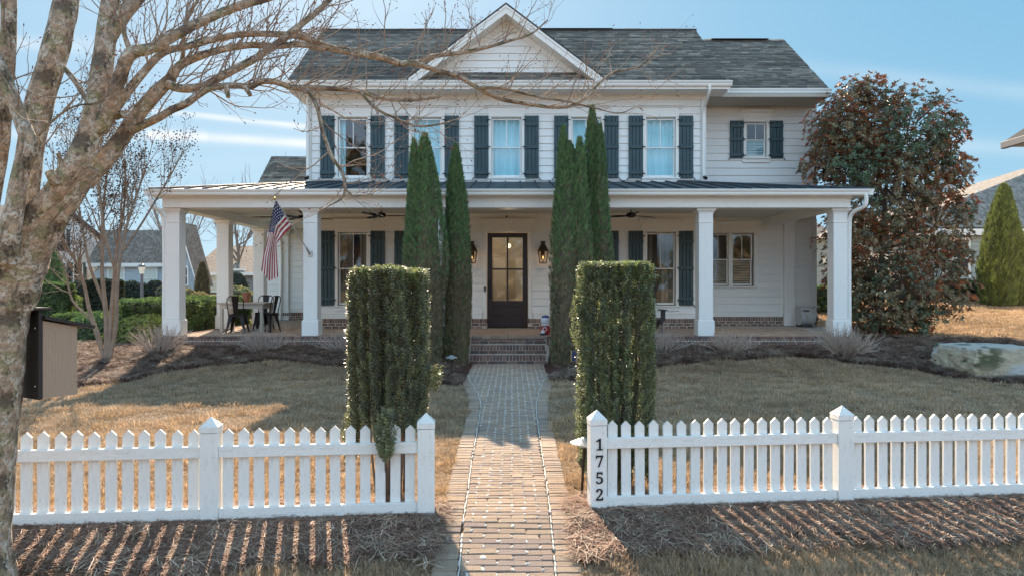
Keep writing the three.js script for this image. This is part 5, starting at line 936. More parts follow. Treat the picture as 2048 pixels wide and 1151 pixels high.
  limb('limb', [[690, 376, 4.4, 2.2], [702, 390, 4.4, 1.8], [730, 391, 4.42, 1.2], [742, 388, 4.42, 0.8]], 10, 0.05, 6);
  limb('limb', [[800, 128, 4.9, 6], [835, 124, 5, 5.5], [865, 113, 5.05, 5], [905, 107, 5.1, 4.5], [940, 102, 5.15, 4.3], [985, 91, 5.2, 4], [1030, 78, 5.3, 3], [1062, 68, 5.35, 2.2], [1095, 40, 5.4, 1.4]], 36, 0.06, 8);
  limb('limb', [[800, 128, 4.9, 6], [828, 126, 4.92, 5.8], [865, 138, 4.95, 5.5], [919, 154, 5, 5.2], [956, 176, 5.05, 5], [1000, 197, 5.1, 4.6], [1060, 208, 5.15, 4.2], [1100, 214, 5.2, 3.8], [1139, 212, 5.25, 3.4], [1175, 193, 5.3, 3], [1197, 168, 5.35, 2.6], [1226, 146, 5.4, 2.2], [1274, 134, 5.45, 1.6], [1306, 116, 5.5, 1]], 60, 0.06, 8);
  limb('limb', [[956, 176, 5.05, 3.6], [1000, 176, 5.0, 3.2], [1046, 186, 5.0, 3], [1090, 196, 5.0, 2.6], [1140, 204, 5.05, 2.2], [1190, 216, 5.1, 1.8], [1240, 226, 5.1, 1.2], [1272, 214, 5.1, 0.8]], 30, 0.05, 6);
  limb('limb', [[719, 182, 4.6, 3.6], [748, 214, 4.55, 3.2], [790, 236, 4.5, 2.8], [836, 252, 4.5, 2.4], [880, 248, 4.5, 1.8], [916, 238, 4.5, 1.2]], 24, 0.05, 6);
  // the great left limbs
  limb('limb', [[14, 560, 4.25, 54], [32, 470, 4.3, 38], [48, 380, 4.36, 31], [60, 300, 4.42, 29], [76, 215, 4.5, 31], [98, 140, 4.55, 31], [118, 70, 4.6, 30], [132, 0, 4.65, 29], [146, -90, 4.7, 26]], 44, 0.13, 24);
  limb('limb', [[6, 520, 4.0, 34], [26, 430, 3.96, 22], [40, 350, 3.95, 20], [56, 286, 3.95, 19], [38, 232, 3.95, 17], [18, 180, 3.95, 16], [-6, 120, 3.95, 15], [-40, 60, 3.95, 14]], 40, 0.13, 18);
  limb('limb', [[-40, 420, 4.15, 40], [-12, 300, 4.12, 30], [4, 200, 4.1, 22], [14, 110, 4.1, 19], [17, 30, 4.1, 18], [16, -60, 4.1, 17]], 34, 0.13, 18);
  limb('limb', [[76, 270, 3.95, 4], [110, 236, 3.93, 3.2], [150, 212, 3.92, 2.6], [200, 204, 3.95, 2], [215, 190, 3.95, 1]], 16, 0.05, 6);
  limb('limb', [[122, 130, 4.5, 7], [148, 160, 4.45, 6.5], [168, 192, 4.4, 6], [184, 214, 4.35, 5]], 12, 0.08, 8);
  for (const [a, b, rr] of [[[128, 352, 4.02], [116, 306, 3.98], 5], [[112, 366, 4.0], [98, 342, 3.96], 11], [[232, 232, 4.2], [246, 226, 4.15], 7], [[452, 172, 4.3], [456, 194, 4.28], 5], [[490, 174, 4.3], [500, 190, 4.28], 5]]) part(tree, 'branch_stub', new MB().tube([P(...a), P(...b)], [rr * 1.1 * a[2] / F, rr * 0.85 * a[2] / F], 10, { bump: 0.1, freq: 20 }).geo(), bark);
  // twigs: sparse on the heavy limbs, dense towards the ends, most of them rising
  const o = { wob: 0.46, rise: 0.06, fork: 0.42, seg: 0.045, up: 0.15 };
  limbs.forEach(([c, rad], li) => {
    if (li === 0 || li === 1) return;
    for (let i = 2; i < c.length; i++) {
      const thin = rad[i] < 0.032, end = i === c.length - 1;
      if (!(end || r() < (thin ? 0.46 : rad[i] < 0.06 ? 0.18 : 0.07))) continue;
      const t = c[i].clone().sub(c[i - 1]).normalize(), s = V(r() - 0.5, r() - 0.30, r() - 0.5).normalize(), dir = t.multiplyScalar(end ? 1.3 : 0.75).addScaledVector(s, 0.75).normalize();
      shoot(twig, r, c[i], dir, (thin ? 0.26 + 0.34 * r() : 0.18 + 0.35 * r()), Math.min(0.0052, Math.max(0.0026, rad[i] * 0.4)), 2, tips, o);
    }
  });
  const twigMat = std(C(0.28, 0.215, 0.165), { roughness: 0.85 });
  part(tree, 'twigs', twig.geo(), twigMat).userData.kind = 'stuff';
  const buds = tips.filter(() => r() < 0.8).map(([p, d]) => ({ m: M4(p, new THREE.Quaternion().setFromUnitVectors(V(0, 1, 0), d), V(0.0028, 0.008, 0.0028).multiplyScalar(0.8 + 0.6 * r())), c: r() < 0.3 ? C(0.30, 0.07, 0.05) : C(0.16, 0.09, 0.07) }));
  copies(tree, 'buds', new THREE.IcosahedronGeometry(1, 0), std(0xffffff, { roughness: 0.7 }), buds);

  // the wooden nest box on the trunk
  const b = thing('nest_box', 'brown wooden nest box with a dark slanted roof, hung on the big tree trunk', 'birdhouse', V(-2.90, 1.06, -4.30), { turn: 59.5 * Math.PI / 180, local: true }); b.scale.setScalar(1.085);
  const tan = std(C(0.42, 0.30, 0.215), { map: rep(grainTex, 2.5, 1), bumpMap: rep(dataTex(256, 64, (u, v) => 0.5 + 0.35 * Math.sin(u * 6.283 * 16) + 0.3 * (tfbm(u * 1, v, 16, 3, 301) - 0.5)), 5, 2), bumpScale: 0.003, roughness: 0.75 }), dk = std(C(0.022, 0.016, 0.014), { bumpMap: fineBump, bumpScale: 0.002, roughness: 0.6 });
  part(b, 'side_panel', new MB().prism([[0.012, 0], [0.20, 0], [0.20, 0.40], [0.012, 0.442]], 'z', -0.018, 0).geo(), tan);
  part(b, 'back_board', new MB().box(-0.012, 0.011, -0.005, 0.50, -0.27, 0.006, 0.003).geo(), dk);
  part(b, 'front_panel', box(0.182, 0.20, 0, 0.40, -0.23, -0.0185), tan);
  part(b, 'side_panel', new MB().prism([[0.012, 0], [0.181, 0], [0.181, 0.40], [0.012, 0.442]], 'z', -0.23, -0.212).geo(), tan);
  part(b, 'floor_panel', box(0.012, 0.181, 0.003, 0.02, -0.211, -0.0185), tan);
  part(b, 'roof_panel', new MB().prism([[0.0115, 0.452], [0.285, 0.385], [0.289, 0.402], [0.0115, 0.472]], 'z', -0.26, 0.03).geo(), dk);
  part(b, 'cap_board', box(-0.05, 0.045, 0.501, 0.517, -0.27, 0.03, 0.003), dk);
  for (const [y, z] of [[0.40, -0.03], [0.07, -0.03]]) part(b, 'screw', new MB().lathe([[0, 0.004], [0.004, 0.003], [0.005, 0]], 0, 0, 8).geo().rotateZ(Math.PI / 2).translate(-0.0125, y, z), std(C(0.6, 0.6, 0.6), { metalness: 0.8, roughness: 0.4 }));
}

// ---------------------------------------------------------------- things on and round the porch
{
  // lanterns beside the door
  const lantern = (label, px) => {
    const x = PX(px, 19.32), z = -19.30, y0 = 2.42, t = thing('wall_lantern', label, 'lantern', V(x, y0, z), { local: true, group: undefined });
    const lev = [[0.088, 0], [0.138, 0.34], [0.055, 0.50]], q = (s, k) => [[-1, -1], [1, -1], [1, 1], [-1, 1]][k].map((v) => v * s);
    const f = new MB(), bar = (a, ya, b, yb) => f.tube([V(a[0], ya, a[1]), V(b[0], yb, b[1])], 0.009, 5);
    for (let k = 0; k < 4; k++) { for (let i = 0; i < 2; i++) bar(q(lev[i][0], k), lev[i][1], q(lev[i + 1][0], k), lev[i + 1][1]); for (const [s, y] of lev) bar(q(s, k), y, q(s, (k + 1) % 4), y); }
    f.box(-0.088, 0.088, -0.01, 0.004, -0.088, 0.088); part(t, 'frame', f.geo(), mat.bronze);
    for (let k = 0; k < 4; k++) { const a = q(lev[0][0], k), b = q(lev[0][0], (k + 1) % 4), c = q(lev[1][0], (k + 1) % 4), d = q(lev[1][0], k), g = new MB(); g.quad([a[0], 0, a[1]], [b[0], 0, b[1]], [c[0], 0.34, c[1]], [d[0], 0.34, d[1]]); part(t, 'pane', g.geo(), mat.glass); }
    const h = new MB(); for (let k = 0; k < 4; k++) { const a = q(0.136, k), b = q(0.136, (k + 1) % 4), c = q(0.055, (k + 1) % 4), d = q(0.055, k); h.quad([a[0], 0.345, a[1]], [b[0], 0.345, b[1]], [c[0], 0.50, c[1]], [d[0], 0.50, d[1]]); }
    part(t, 'hood', h.geo(), mat.bronze);
    part(t, 'chimney', new MB().box(-0.055, 0.055, 0.502, 0.575, -0.055, 0.055, 0.004).box(-0.068, 0.068, 0.576, 0.60, -0.068, 0.068, 0.006).geo(), mat.bronze);
    part(t, 'bracket', new MB().box(-0.05, 0.05, 0.12, 0.5, -0.199, -0.175, 0.004).tube([V(0, 0.45, -0.18), V(0, 0.46, -0.12), V(0, 0.40, -0.10)], 0.012, 6).geo(), mat.bronze);
    part(t, 'burner', new MB().lathe([[0.022, 0], [0.022, 0.02], [0.008, 0.03], [0.008, 0.12], [0, 0.125]], 0, 0, 8).geo(), mat.bronze);
    part(t, 'flame', new MB().lathe([[0, 0.13], [0.012, 0.15], [0.013, 0.165], [0.006, 0.19], [0, 0.21]], 0, 0, 8).geo(), std(C(1, 0.6, 0.25), { emissive: C(1, 0.62, 0.25), emissiveIntensity: 1.2, roughness: 1 }));
    const l = new THREE.PointLight(0xffb060, 0.02, 0, 2); l.position.set(x, y0 + 0.17, z); l.castShadow = true; l.name = 'lantern_flame_light'; scene.add(l);
  };
  lantern('bronze gas lantern left of the front door, half behind the slim arborvitae', 944); lantern('bronze gas lantern with a small flame right of the front door', 1086);
  const cam = thing('security_camera', 'tiny black camera on the wall above the front door crown', 'camera', V(PX(1013, WALL), PY(433, WALL), -WALL + 0.02), { local: true });
  part(cam, 'mount', new MB().lathe([[0.05, 0], [0.05, 0.012], [0.02, 0.03], [0, 0.03]], 0, 0, 12).geo().rotateX(Math.PI / 2), mat.white); part(cam, 'lens_body', new MB().tube([V(0, 0, 0.02), V(0, -0.02, 0.10)], 0.025, 8).geo(), mat.iron);
  const bell = thing('door_bell', 'small black doorbell on the left door casing', 'doorbell', V(PX(970, WALL), PY(578, WALL), -WALL + 0.045), { local: true });
  part(bell, 'body', box(-0.028, 0.028, -0.065, 0.065, 0, 0.022, 0.005), mat.iron); part(bell, 'button', new MB().lathe([[0, 0.006], [0.014, 0.004], [0.016, 0]], 0, 0, 12).geo().rotateX(Math.PI / 2).translate(0, -0.025, 0.022), std(C(0.3, 0.32, 0.35), { roughness: 0.3 }));

  // ceiling fans
  const fan = (label, x, d, a0) => {
    const t = thing('ceiling_fan', label, 'fan', V(x, 3.80, -d), { local: true, group: undefined });
    part(t, 'down_rod', new MB().lathe([[0, 0], [0.07, 0], [0.06, -0.05], [0.016, -0.07], [0.016, -0.13], [0, -0.13]], 0, 0, 14).geo(), mat.bronze);
    part(t, 'motor', new MB().lathe([[0, -0.13], [0.05, -0.135], [0.115, -0.165], [0.125, -0.20], [0.12, -0.24], [0.05, -0.265], [0, -0.268]], 0, 0, 18).geo(), mat.iron);
    for (let k = 0; k < 3; k++) { const a = a0 + k * 2.094, m = new MB(); m.prism([[0.10, -0.05], [0.30, -0.075], [0.78, -0.055], [0.82, 0], [0.78, 0.045], [0.30, 0.07], [0.10, 0.05]], 'y', -0.006, 0.006); part(t, 'blade', m.geo().rotateX(0.22).rotateY(a).translate(0, -0.215, 0), mat.iron); }
  };
  fan('black three-blade ceiling fan over the window left of the door', PX(762, 17.9), 17.9, 0.1); fan('black three-blade ceiling fan over the window right of the door', PX(1262, 17.9), 17.9, 0.55); fan('black ceiling fan above the table end of the porch, behind the flag', -5.6, 18.6, 0.3);

  // the flag on its pole
  const f = thing('flag', 'American flag hanging from a slanted pole on the second porch column', 'flag', P(620, 508, 16.22));
  const pa = P(619, 506, 16.20), pb = P(549, 397, 15.45);
  part(f, 'pole', new MB().tube([pa, pb], 0.013, 10).geo(), std(C(0.55, 0.55, 0.55), { metalness: 0.7, roughness: 0.35 }));
  part(f, 'finial', new THREE.SphereGeometry(0.035, 12, 8).translate(pb.x, pb.y, pb.z), std(C(0.65, 0.45, 0.15), { metalness: 0.9, roughness: 0.3 }));
  part(f, 'bracket', new MB().box(pa.x - 0.05, pa.x + 0.05, pa.y - 0.09, pa.y + 0.05, -16.254, -16.235, 0.004).tube([V(pa.x, pa.y - 0.03, -16.24), pa.clone().lerp(pb, 0.10)], 0.024, 10).geo(), std(C(0.55, 0.53, 0.5), { metalness: 0.6, roughness: 0.4 }));
  const flagTex = canvasTex(760, 400, (g, w, h) => {
    for (let k = 0; k < 13; k++) { g.fillStyle = k % 2 ? '#e8e6e0' : '#a3202f'; g.fillRect(0, k * h / 13, w, h / 13 + 1); }
    g.fillStyle = '#27305c'; g.fillRect(0, 0, w * 0.4, h * 7 / 13 + 1); g.fillStyle = '#eceae6';
    for (let j = 0; j < 9; j++) for (let i = 0; i < (j % 2 ? 5 : 6); i++) { const cx = w * 0.4 * (i * 2 + 1 + (j % 2)) / 12, cy = h * 7 / 13 * (j + 1) / 10; g.beginPath(); for (let k = 0; k < 10; k++) { const a = -Math.PI / 2 + k * Math.PI / 5, rr = k % 2 ? 4.6 : 11.5; g.lineTo(cx + Math.cos(a) * rr, cy + Math.sin(a) * rr); } g.fill(); }
  });
  const k = (u, v) => {                                // the cloth: along the pole at u = 0, hanging at u = 1
    const rows = [[[550, 402], [568, 427], [585, 451]], [[541, 440], [549, 450], [568, 468]], [[535, 478], [546, 474], [553, 487]], [[526, 512], [540, 514], [554, 520]], [[522, 541], [538, 562], [556, 553]]];
    const t = u * (rows.length - 1), i = Math.min(Math.floor(t), rows.length - 2), fr = t - i, s = fr * fr * (3 - 2 * fr) * 0.5 + fr * 0.5;
    const mix = (row) => { const w = v * 2, j = w < 1 ? 0 : 1, e = w - j; return [lerp(row[j][0], row[j + 1][0], e), lerp(row[j][1], row[j + 1][1], e)]; };
    const A = mix(rows[i]), B = mix(rows[i + 1]), pole = pb.clone().lerp(pa, 0.03 + 0.46 * v), depth = lerp(-pole.z, 15.72, smooth(0, 0.45, u)) + 0.07 * Math.sin(v * 9.5 + u * 2.5) * smooth(0.05, 0.5, u);
    const p = P(lerp(A[0], B[0], s), lerp(A[1], B[1], s), depth); return u < 0.001 ? pole : p;
  };
  const cloth = sheet(30, 26, (i, j) => { const u = i / 30, v = j / 26, p = k(u, v); return [p.x, p.y, p.z, u, 1 - v]; });
  part(f, 'cloth', cloth, phys(0xffffff, { map: flagTex, roughness: 0.85, transmission: 0.25, thickness: 0, side: THREE.DoubleSide }));

  // table, pot and metal chairs
  const wood = std(C(0.42, 0.39, 0.35), { map: rep(grainTex, 1), bumpMap: rep(grainBump, 3), bumpScale: 0.002, roughness: 0.8 });
  const tx = PX(493, 17.9), table = thing('porch_table', 'weathered pale wooden table at the left end of the porch', 'table', V(tx, FLOOR, -17.9), { local: true });
  for (let i = 0; i < 5; i++) part(table, 'plank', new MB(true).box(-0.60, 0.60, 0.715, 0.75, -0.42 + i * 0.168, -0.42 + i * 0.168 + 0.165, 0.004).geo(), wood);
  part(table, 'apron', new MB(true).box(-0.54, 0.54, 0.60, 0.714, 0.345, 0.37).box(-0.54, 0.54, 0.60, 0.714, -0.37, -0.345).box(-0.54, -0.515, 0.60, 0.714, -0.344, 0.344).box(0.515, 0.54, 0.60, 0.714, -0.344, 0.344).geo(), wood);
  for (const [x, z] of [[-0.5, 0.33], [0.5, 0.33], [-0.5, -0.33], [0.5, -0.33]]) part(table, 'leg', box(x - 0.035, x + 0.035, 0, 0.599, z - 0.035, z + 0.035, 0.006), wood);
  const pot = thing('flower_pot', 'empty terracotta pot in its saucer on the pale porch table', 'flower pot', V(tx - 0.03, FLOOR + 0.752, -17.95), { local: true });
  const clay = std(C(0.36, 0.15, 0.09), { map: mottle, roughness: 0.9 });
  part(pot, 'pot', new MB().lathe([[0, 0.02], [0.07, 0.02], [0.095, 0.19], [0.11, 0.19], [0.115, 0.235], [0.102, 0.236], [0.09, 0.18], [0, 0.17]], 0, 0, 20).geo(), clay); part(pot, 'saucer', new MB().lathe([[0, 0], [0.11, 0], [0.125, 0.022], [0.118, 0.024], [0.10, 0.010], [0, 0.010]], 0, 0, 20).geo(), clay);
  const steel = std(C(0.028, 0.026, 0.026), { metalness: 0.7, roughness: 0.42 });
  const metalChair = (label, x, d, turn) => {
    const c = thing('metal_chair', label, 'chair', V(x, FLOOR, -d), { turn, local: true, group: undefined });
    part(c, 'seat', new MB().box(-0.185, 0.185, 0.455, 0.475, -0.185, 0.185, 0.012).box(-0.18, 0.18, 0.41, 0.4545, 0.17, 0.18).box(-0.18, 0.18, 0.41, 0.4545, -0.18, -0.17).box(-0.18, -0.17, 0.41, 0.4545, -0.169, 0.169).box(0.17, 0.18, 0.41, 0.4545, -0.169, 0.169).geo(), steel);
    for (const [sx, sz] of [[-1, 1], [1, 1], [-1, -1], [1, -1]]) { const m = new MB(), o = [sx * 0.17, sz * 0.17], e = [sx * 0.235, sz * 0.235]; for (const [ax, az] of [[-sx, 0], [0, -sz]]) m.quad([o[0], 0.45, o[1]], [o[0] + ax * 0.10, 0.44, o[1] + az * 0.10], [e[0] + ax * 0.028, 0, e[1] + az * 0.028], [e[0], 0, e[1]]); part(c, 'leg', m.geo(), steel); }
    const pts = [V(-0.17, 0.45, -0.17), V(-0.19, 0.68, -0.215), V(-0.185, 0.84, -0.245), V(-0.12, 0.905, -0.26), V(0, 0.91, -0.262), V(0.12, 0.905, -0.26), V(0.185, 0.84, -0.245), V(0.19, 0.68, -0.215), V(0.17, 0.45, -0.17)];
    part(c, 'back_hoop', new MB().tube(curve(pts, 40), 0.013, 8).geo(), steel);
    part(c, 'back_splat', new MB().prism([[-0.045, 0.47], [0.045, 0.47], [0.085, 0.90], [-0.085, 0.90]], 'z', -0.004, 0.004).geo().applyMatrix4(new THREE.Matrix4().makeTranslation(0, 0, -0.175).multiply(new THREE.Matrix4().makeShear(0, 0, 0, 0, 0, 0))).applyMatrix4(new THREE.Matrix4().set(1, 0, 0, 0, 0, 1, 0, 0, 0, -0.2, 1, 0.092, 0, 0, 0, 1)), steel);
  };
  metalChair('black metal chair in front of the pale table, its back to the lawn', PX(475, 17.35), 17.35, Math.PI + 0.12); metalChair('black metal chair on the door side of the pale table, turned sideways', PX(535, 17.8), 17.8, -Math.PI / 2 - 0.25); metalChair('black metal chair on the far side of the pale table', PX(527, 18.6), 18.6, 0.1);

  // Adirondack chair behind the right holly
  const ad = thing('adirondack_chair', 'dark garden chair on the porch, one arm showing beside the right holly pillar', 'chair', V(3.42, FLOOR, -17.6), { local: true }), am = std(C(0.045, 0.04, 0.04), { roughness: 0.6 });
  for (const s of [-1, 1]) { part(ad, 'armrest', new MB().prism([[s * 0.27, 0.32], [s * 0.42, 0.32], [s * 0.41, -0.30], [s * 0.31, -0.34]], 'y', 0.555, 0.58).geo(), am); part(ad, 'front_leg', box(s * 0.30 - 0.02, s * 0.30 + 0.02, 0, 0.554, 0.18, 0.29, 0.004), am); part(ad, 'arm_bracket', new MB().prism([[0.30, 0.27], [0.554, 0.27], [0.554, 0.19], [0.45, 0.19]].map(([y, z]) => [y, z]), 'x', s * 0.33, s * 0.38).geo(), am); part(ad, 'side_rail', new MB().prism([[0.36, 0.28], [0.24, 0.28], [0.0, -0.5], [0.08, -0.5]], 'x', s * 0.26 - 0.015, s * 0.26 + 0.015).geo(), am); }
  for (let i = 0; i < 5; i++) part(ad, 'seat_slat', new MB(true).box(-0.27, 0.27, 0.365 - i * 0.035, 0.385 - i * 0.035, 0.20 - i * 0.1, 0.28 - i * 0.1, 0.003).geo(), am);
  for (let i = 0; i < 5; i++) { const x = -0.21 + i * 0.105; part(ad, 'back_slat', box(x - 0.047, x + 0.047, 0, 0.78 - 0.04 * Math.abs(i - 2), -0.01, 0.01, 0.004).rotateX(-0.42).translate(0, 0.23, -0.24), am); }

  // hose reel
  const hr = thing('hose_reel', 'grey hose reel cart standing by the wall at the right porch end', 'hose reel', V(PX(1613, 20.3), FLOOR, -20.25), { local: true }), hm = std(C(0.50, 0.50, 0.49), { roughness: 0.55 }), hd = std(C(0.06, 0.06, 0.06), { roughness: 0.6 });
  part(hr, 'housing', new MB().prism(Array.from({ length: 22 }, (_, i) => { const a = i / 21 * Math.PI * 1.25 + Math.PI * 0.95; return [0.30 + 0.26 * Math.sin(a), 0.24 * Math.cos(a)]; }).concat([[0.56, 0.12], [0.58, -0.1], [0.5, -0.24]]), 'x', -0.24, 0.16).geo(), hm);
  part(hr, 'drum_side', new MB().lathe([[0, 0.05], [0.10, 0.05], [0.13, 0.03], [0.21, 0.02], [0.23, 0]], 0, 0, 22).geo().rotateZ(-Math.PI / 2).translate(0.161, 0.32, 0), hm);
  part(hr, 'slot', box(-0.21, -0.02, 0.44, 0.485, 0.185, 0.215, 0.008), hd); part(hr, 'lid', box(-0.25, 0.30, 0.56, 0.60, -0.2, 0.16, 0.012), hm);
  part(hr, 'hub', new MB().lathe([[0, 0.09], [0.055, 0.085], [0.06, 0]], 0, 0, 14).geo().rotateZ(-Math.PI / 2).translate(0.20, 0.32, 0), hm); part(hr, 'crank', new MB().tube([V(0.28, 0.32, 0), V(0.33, 0.24, 0.04), V(0.40, 0.22, 0.04)], 0.02, 8).geo(), hm);
  for (const s of [-1, 1]) part(hr, 'foot', new MB().box(-0.22, 0.2, 0, 0.08, s * 0.2 - 0.03, s * 0.2 + 0.03, 0.008).geo(), hd);
  part(hr, 'hose', new MB().tube(curve([V(-0.15, 0.46, 0.2), V(-0.12, 0.34, 0.27), V(-0.05, 0.15, 0.32), V(0.08, 0.02, 0.4), V(0.22, 0.015, 0.5), V(0.42, 0.015, 0.45)], 24), 0.013, 8).geo(), std(C(0.40, 0.40, 0.33), { roughness: 0.6 }));

  // little figure by the door
  const fg = thing('garden_figure', 'small red and white garden ornament on the step edge right of the door', 'figurine', V(0.80, FLOOR, -16.75), { local: true }), red = std(C(0.35, 0.03, 0.03), { roughness: 0.35 }), wht = std(C(0.75, 0.76, 0.80), { roughness: 0.4 });
  part(fg, 'body', new MB().lathe([[0, 0.0], [0.10, 0.0], [0.125, 0.08], [0.12, 0.16], [0.08, 0.23], [0, 0.25]], 0, 0, 18).geo(), red); part(fg, 'head', new THREE.SphereGeometry(0.115, 16, 12).scale(1, 1.1, 1).translate(0, 0.34, 0), wht);
  part(fg, 'collar', new THREE.TorusGeometry(0.085, 0.018, 8, 18).rotateX(Math.PI / 2).translate(0, 0.235, 0), wht); part(fg, 'ribbon', new THREE.TorusGeometry(0.045, 0.010, 6, 16).translate(-0.02, 0.14, 0.118), wht); part(fg, 'cap', new MB().lathe([[0.10, 0.40], [0.085, 0.45], [0, 0.475]], 0, 0, 16).geo(), std(C(0.05, 0.08, 0.25), { roughness: 0.5 }));
  const fg2 = thing('garden_figure', 'small dark ornament with a white top before the red and white one', 'figurine', V(0.73, FLOOR, -16.58), { local: true });
  part(fg2, 'base', new MB().lathe([[0, 0], [0.07, 0], [0.075, 0.03], [0.05, 0.05], [0, 0.05]], 0, 0, 14).geo(), std(C(0.03, 0.03, 0.06))); part(fg2, 'top', new MB().lathe([[0.05, 0.05], [0.055, 0.07], [0.03, 0.12], [0, 0.135]], 0, 0, 14).geo(), wht);

  // path lights and the house sign
  const pathLight = (label, x, d, h, tilt) => { const t = thing('path_light', label, 'path light', V(x, land(x, d), -d), { local: true, group: undefined }); t.rotation.z = tilt; part(t, 'stake', new MB().tube([V(0, -0.05, 0), V(0, h, 0)], 0.011, 8).geo(), mat.bronze); part(t, 'hat', new MB().lathe([[0, h + 0.055], [0.02, h + 0.05], [0.115, h + 0.005], [0.115, h - 0.002], [0.02, h + 0.03], [0, h + 0.03]], 0, 0, 22).geo(), std(C(0.38, 0.40, 0.42), { metalness: 0.5, roughness: 0.4 })); part(t, 'lamp_glass', new MB().lathe([[0.03, h + 0.03], [0.03, h - 0.03], [0, h - 0.035]], 0, 0, 12).geo(), std(C(0.5, 0.5, 0.48), { roughness: 0.3 })); };
  pathLight('mushroom-shaped path light in the straw left of the steps', PX(903, 13.4), 13.4, 0.40, 0.0); pathLight('leaning path light beside the walk at the numbered gate post', PX(1163, 5.75), 5.75, 0.465, -0.05);
  const sg = thing('address_sign', 'dark blue arched house sign in the straw between steps and right holly', 'sign', V(PX(1172, 13.9), 0.16, -13.9), { local: true });
  const shape = (s, o = 0) => { const p = [[-0.30 * s, 0.13 - 0.13 * s], [0.30 * s, 0.13 - 0.13 * s], [0.30 * s, 0.13 + 0.09 * s], [0.17 * s, 0.13 + 0.09 * s]]; for (let i = 0; i <= 14; i++) { const a = i / 14 * Math.PI; p.push([0.16 * s * Math.cos(a), 0.13 + 0.10 * s + 0.155 * s * Math.sin(a)]); } p.push([-0.17 * s, 0.13 + 0.09 * s], [-0.30 * s, 0.13 + 0.09 * s]); return p; };
  part(sg, 'border', new MB().prism(shape(1), 'z', 0, 0.015).geo().translate(0, 0.12, 0), std(C(0.55, 0.42, 0.18), { metalness: 0.5, roughness: 0.5 })); part(sg, 'plate', new MB().prism(shape(0.955), 'z', 0.002, 0.019).geo().translate(0, 0.12, 0), std(C(0.022, 0.028, 0.075), { roughness: 0.5 }));
  for (const s of [-1, 1]) part(sg, 'stake', box(s * 0.18 - 0.012, s * 0.18 + 0.012, -0.3, 0.2, -0.022, -0.004), mat.iron);
  const { FontLoader } = await import('three/addons/loaders/FontLoader.js'), { TextGeometry } = await import('three/addons/geometries/TextGeometry.js'), font = await new FontLoader().loadAsync('fonts/droid/droid_serif_bold.typeface.json');
  const tg = new TextGeometry('1752', { font, size: 0.10, depth: 0.006, curveSegments: 5 }); tg.computeBoundingBox(); part(sg, 'house_number', tg.translate(-(tg.boundingBox.max.x + tg.boundingBox.min.x) / 2, 0.165, 0.0195), std(C(0.75, 0.72, 0.6), { roughness: 0.5 }));
  part(sg, 'ornament', new THREE.TorusGeometry(0.06, 0.010, 6, 16).translate(0, 0.385, 0.0195), std(C(0.75, 0.72, 0.6), { roughness: 0.5 }));
}

// the boulder
{
  const g = new THREE.IcosahedronGeometry(1, 24), p = g.attributes.position, cx = 9.42, d = 13.6, col = new Float32Array(p.count * 3), r = rng(141);
  const H0 = land(cx, d);
  for (let i = 0; i < p.count; i++) {
    let v = V(p.getX(i), p.getY(i), p.getZ(i)); const m = Math.max(Math.abs(v.x), Math.abs(v.y) * 1.02, Math.abs(v.z)); const cube = v.clone().divideScalar(m); v = v.lerp(cube, 0.8);
    const n = fbm(v.x * 1.6 + 4, v.y * 1.6, v.z * 1.6, 4) - 0.5, lay = Math.abs(fbm(v.x * 1.1, v.y * 3.2, v.z * 1.1, 3) - 0.5), n2 = fbm(v.x * 7, v.y * 9, v.z * 7 + 2, 4) - 0.5 - 0.9 * smooth(0.05, 0.0, lay), k = 1 + 0.30 * n + 0.03 * n2;
    const x = v.x * 0.94 * k + (v.y > 0 ? 0.10 * v.y : 0), y = 0.14 + v.y * 0.42 * (1 + 0.2 * n) - 0.10 * smooth(0.2, 1, v.x) * (v.y > 0 ? 1 : 0) + 0.02 * n2, z = v.z * 0.72 * k - (v.y > 0 ? v.y * 0.12 : 0);
    p.setXYZ(i, cx + x, H0 + y, -d + z);
    const moss = 0.9 * smooth(0.0, 0.5, -x) * smooth(0.52, 0.57, fbm(x * 2.6 + 7, y * 3.2, z * 2.6, 4)) * smooth(-0.15, 0.12, y - 0.15) * smooth(0.62, 0.5, y), tan = smooth(0.45, 0.6, fbm(x * 1.3, y * 2, z * 1.3 + 9, 3)), sp = 0.8 + 0.4 * fbm(x * 14, y * 14, z * 14, 3);
    const c = [0, 1, 2].map((q) => lerp(lerp([0.50, 0.49, 0.46][q], [0.46, 0.37, 0.26][q], tan * smooth(0.6, 0.4, y)), [0.055, 0.06, 0.02][q], moss) * sp); col.set(c, i * 3);
  }
  g.setAttribute('color', new THREE.BufferAttribute(col, 3)); g.computeVertexNormals();
  const m = lit(new THREE.Mesh(g, std(0xffffff, { vertexColors: true, bumpMap: rep(mottleBump, 6), bumpScale: 0.01, roughness: 0.95 }))); m.name = 'boulder'; scene.add(m); tag(m, 'large flat-topped mossy boulder at the right edge of the straw bed', 'boulder');
}

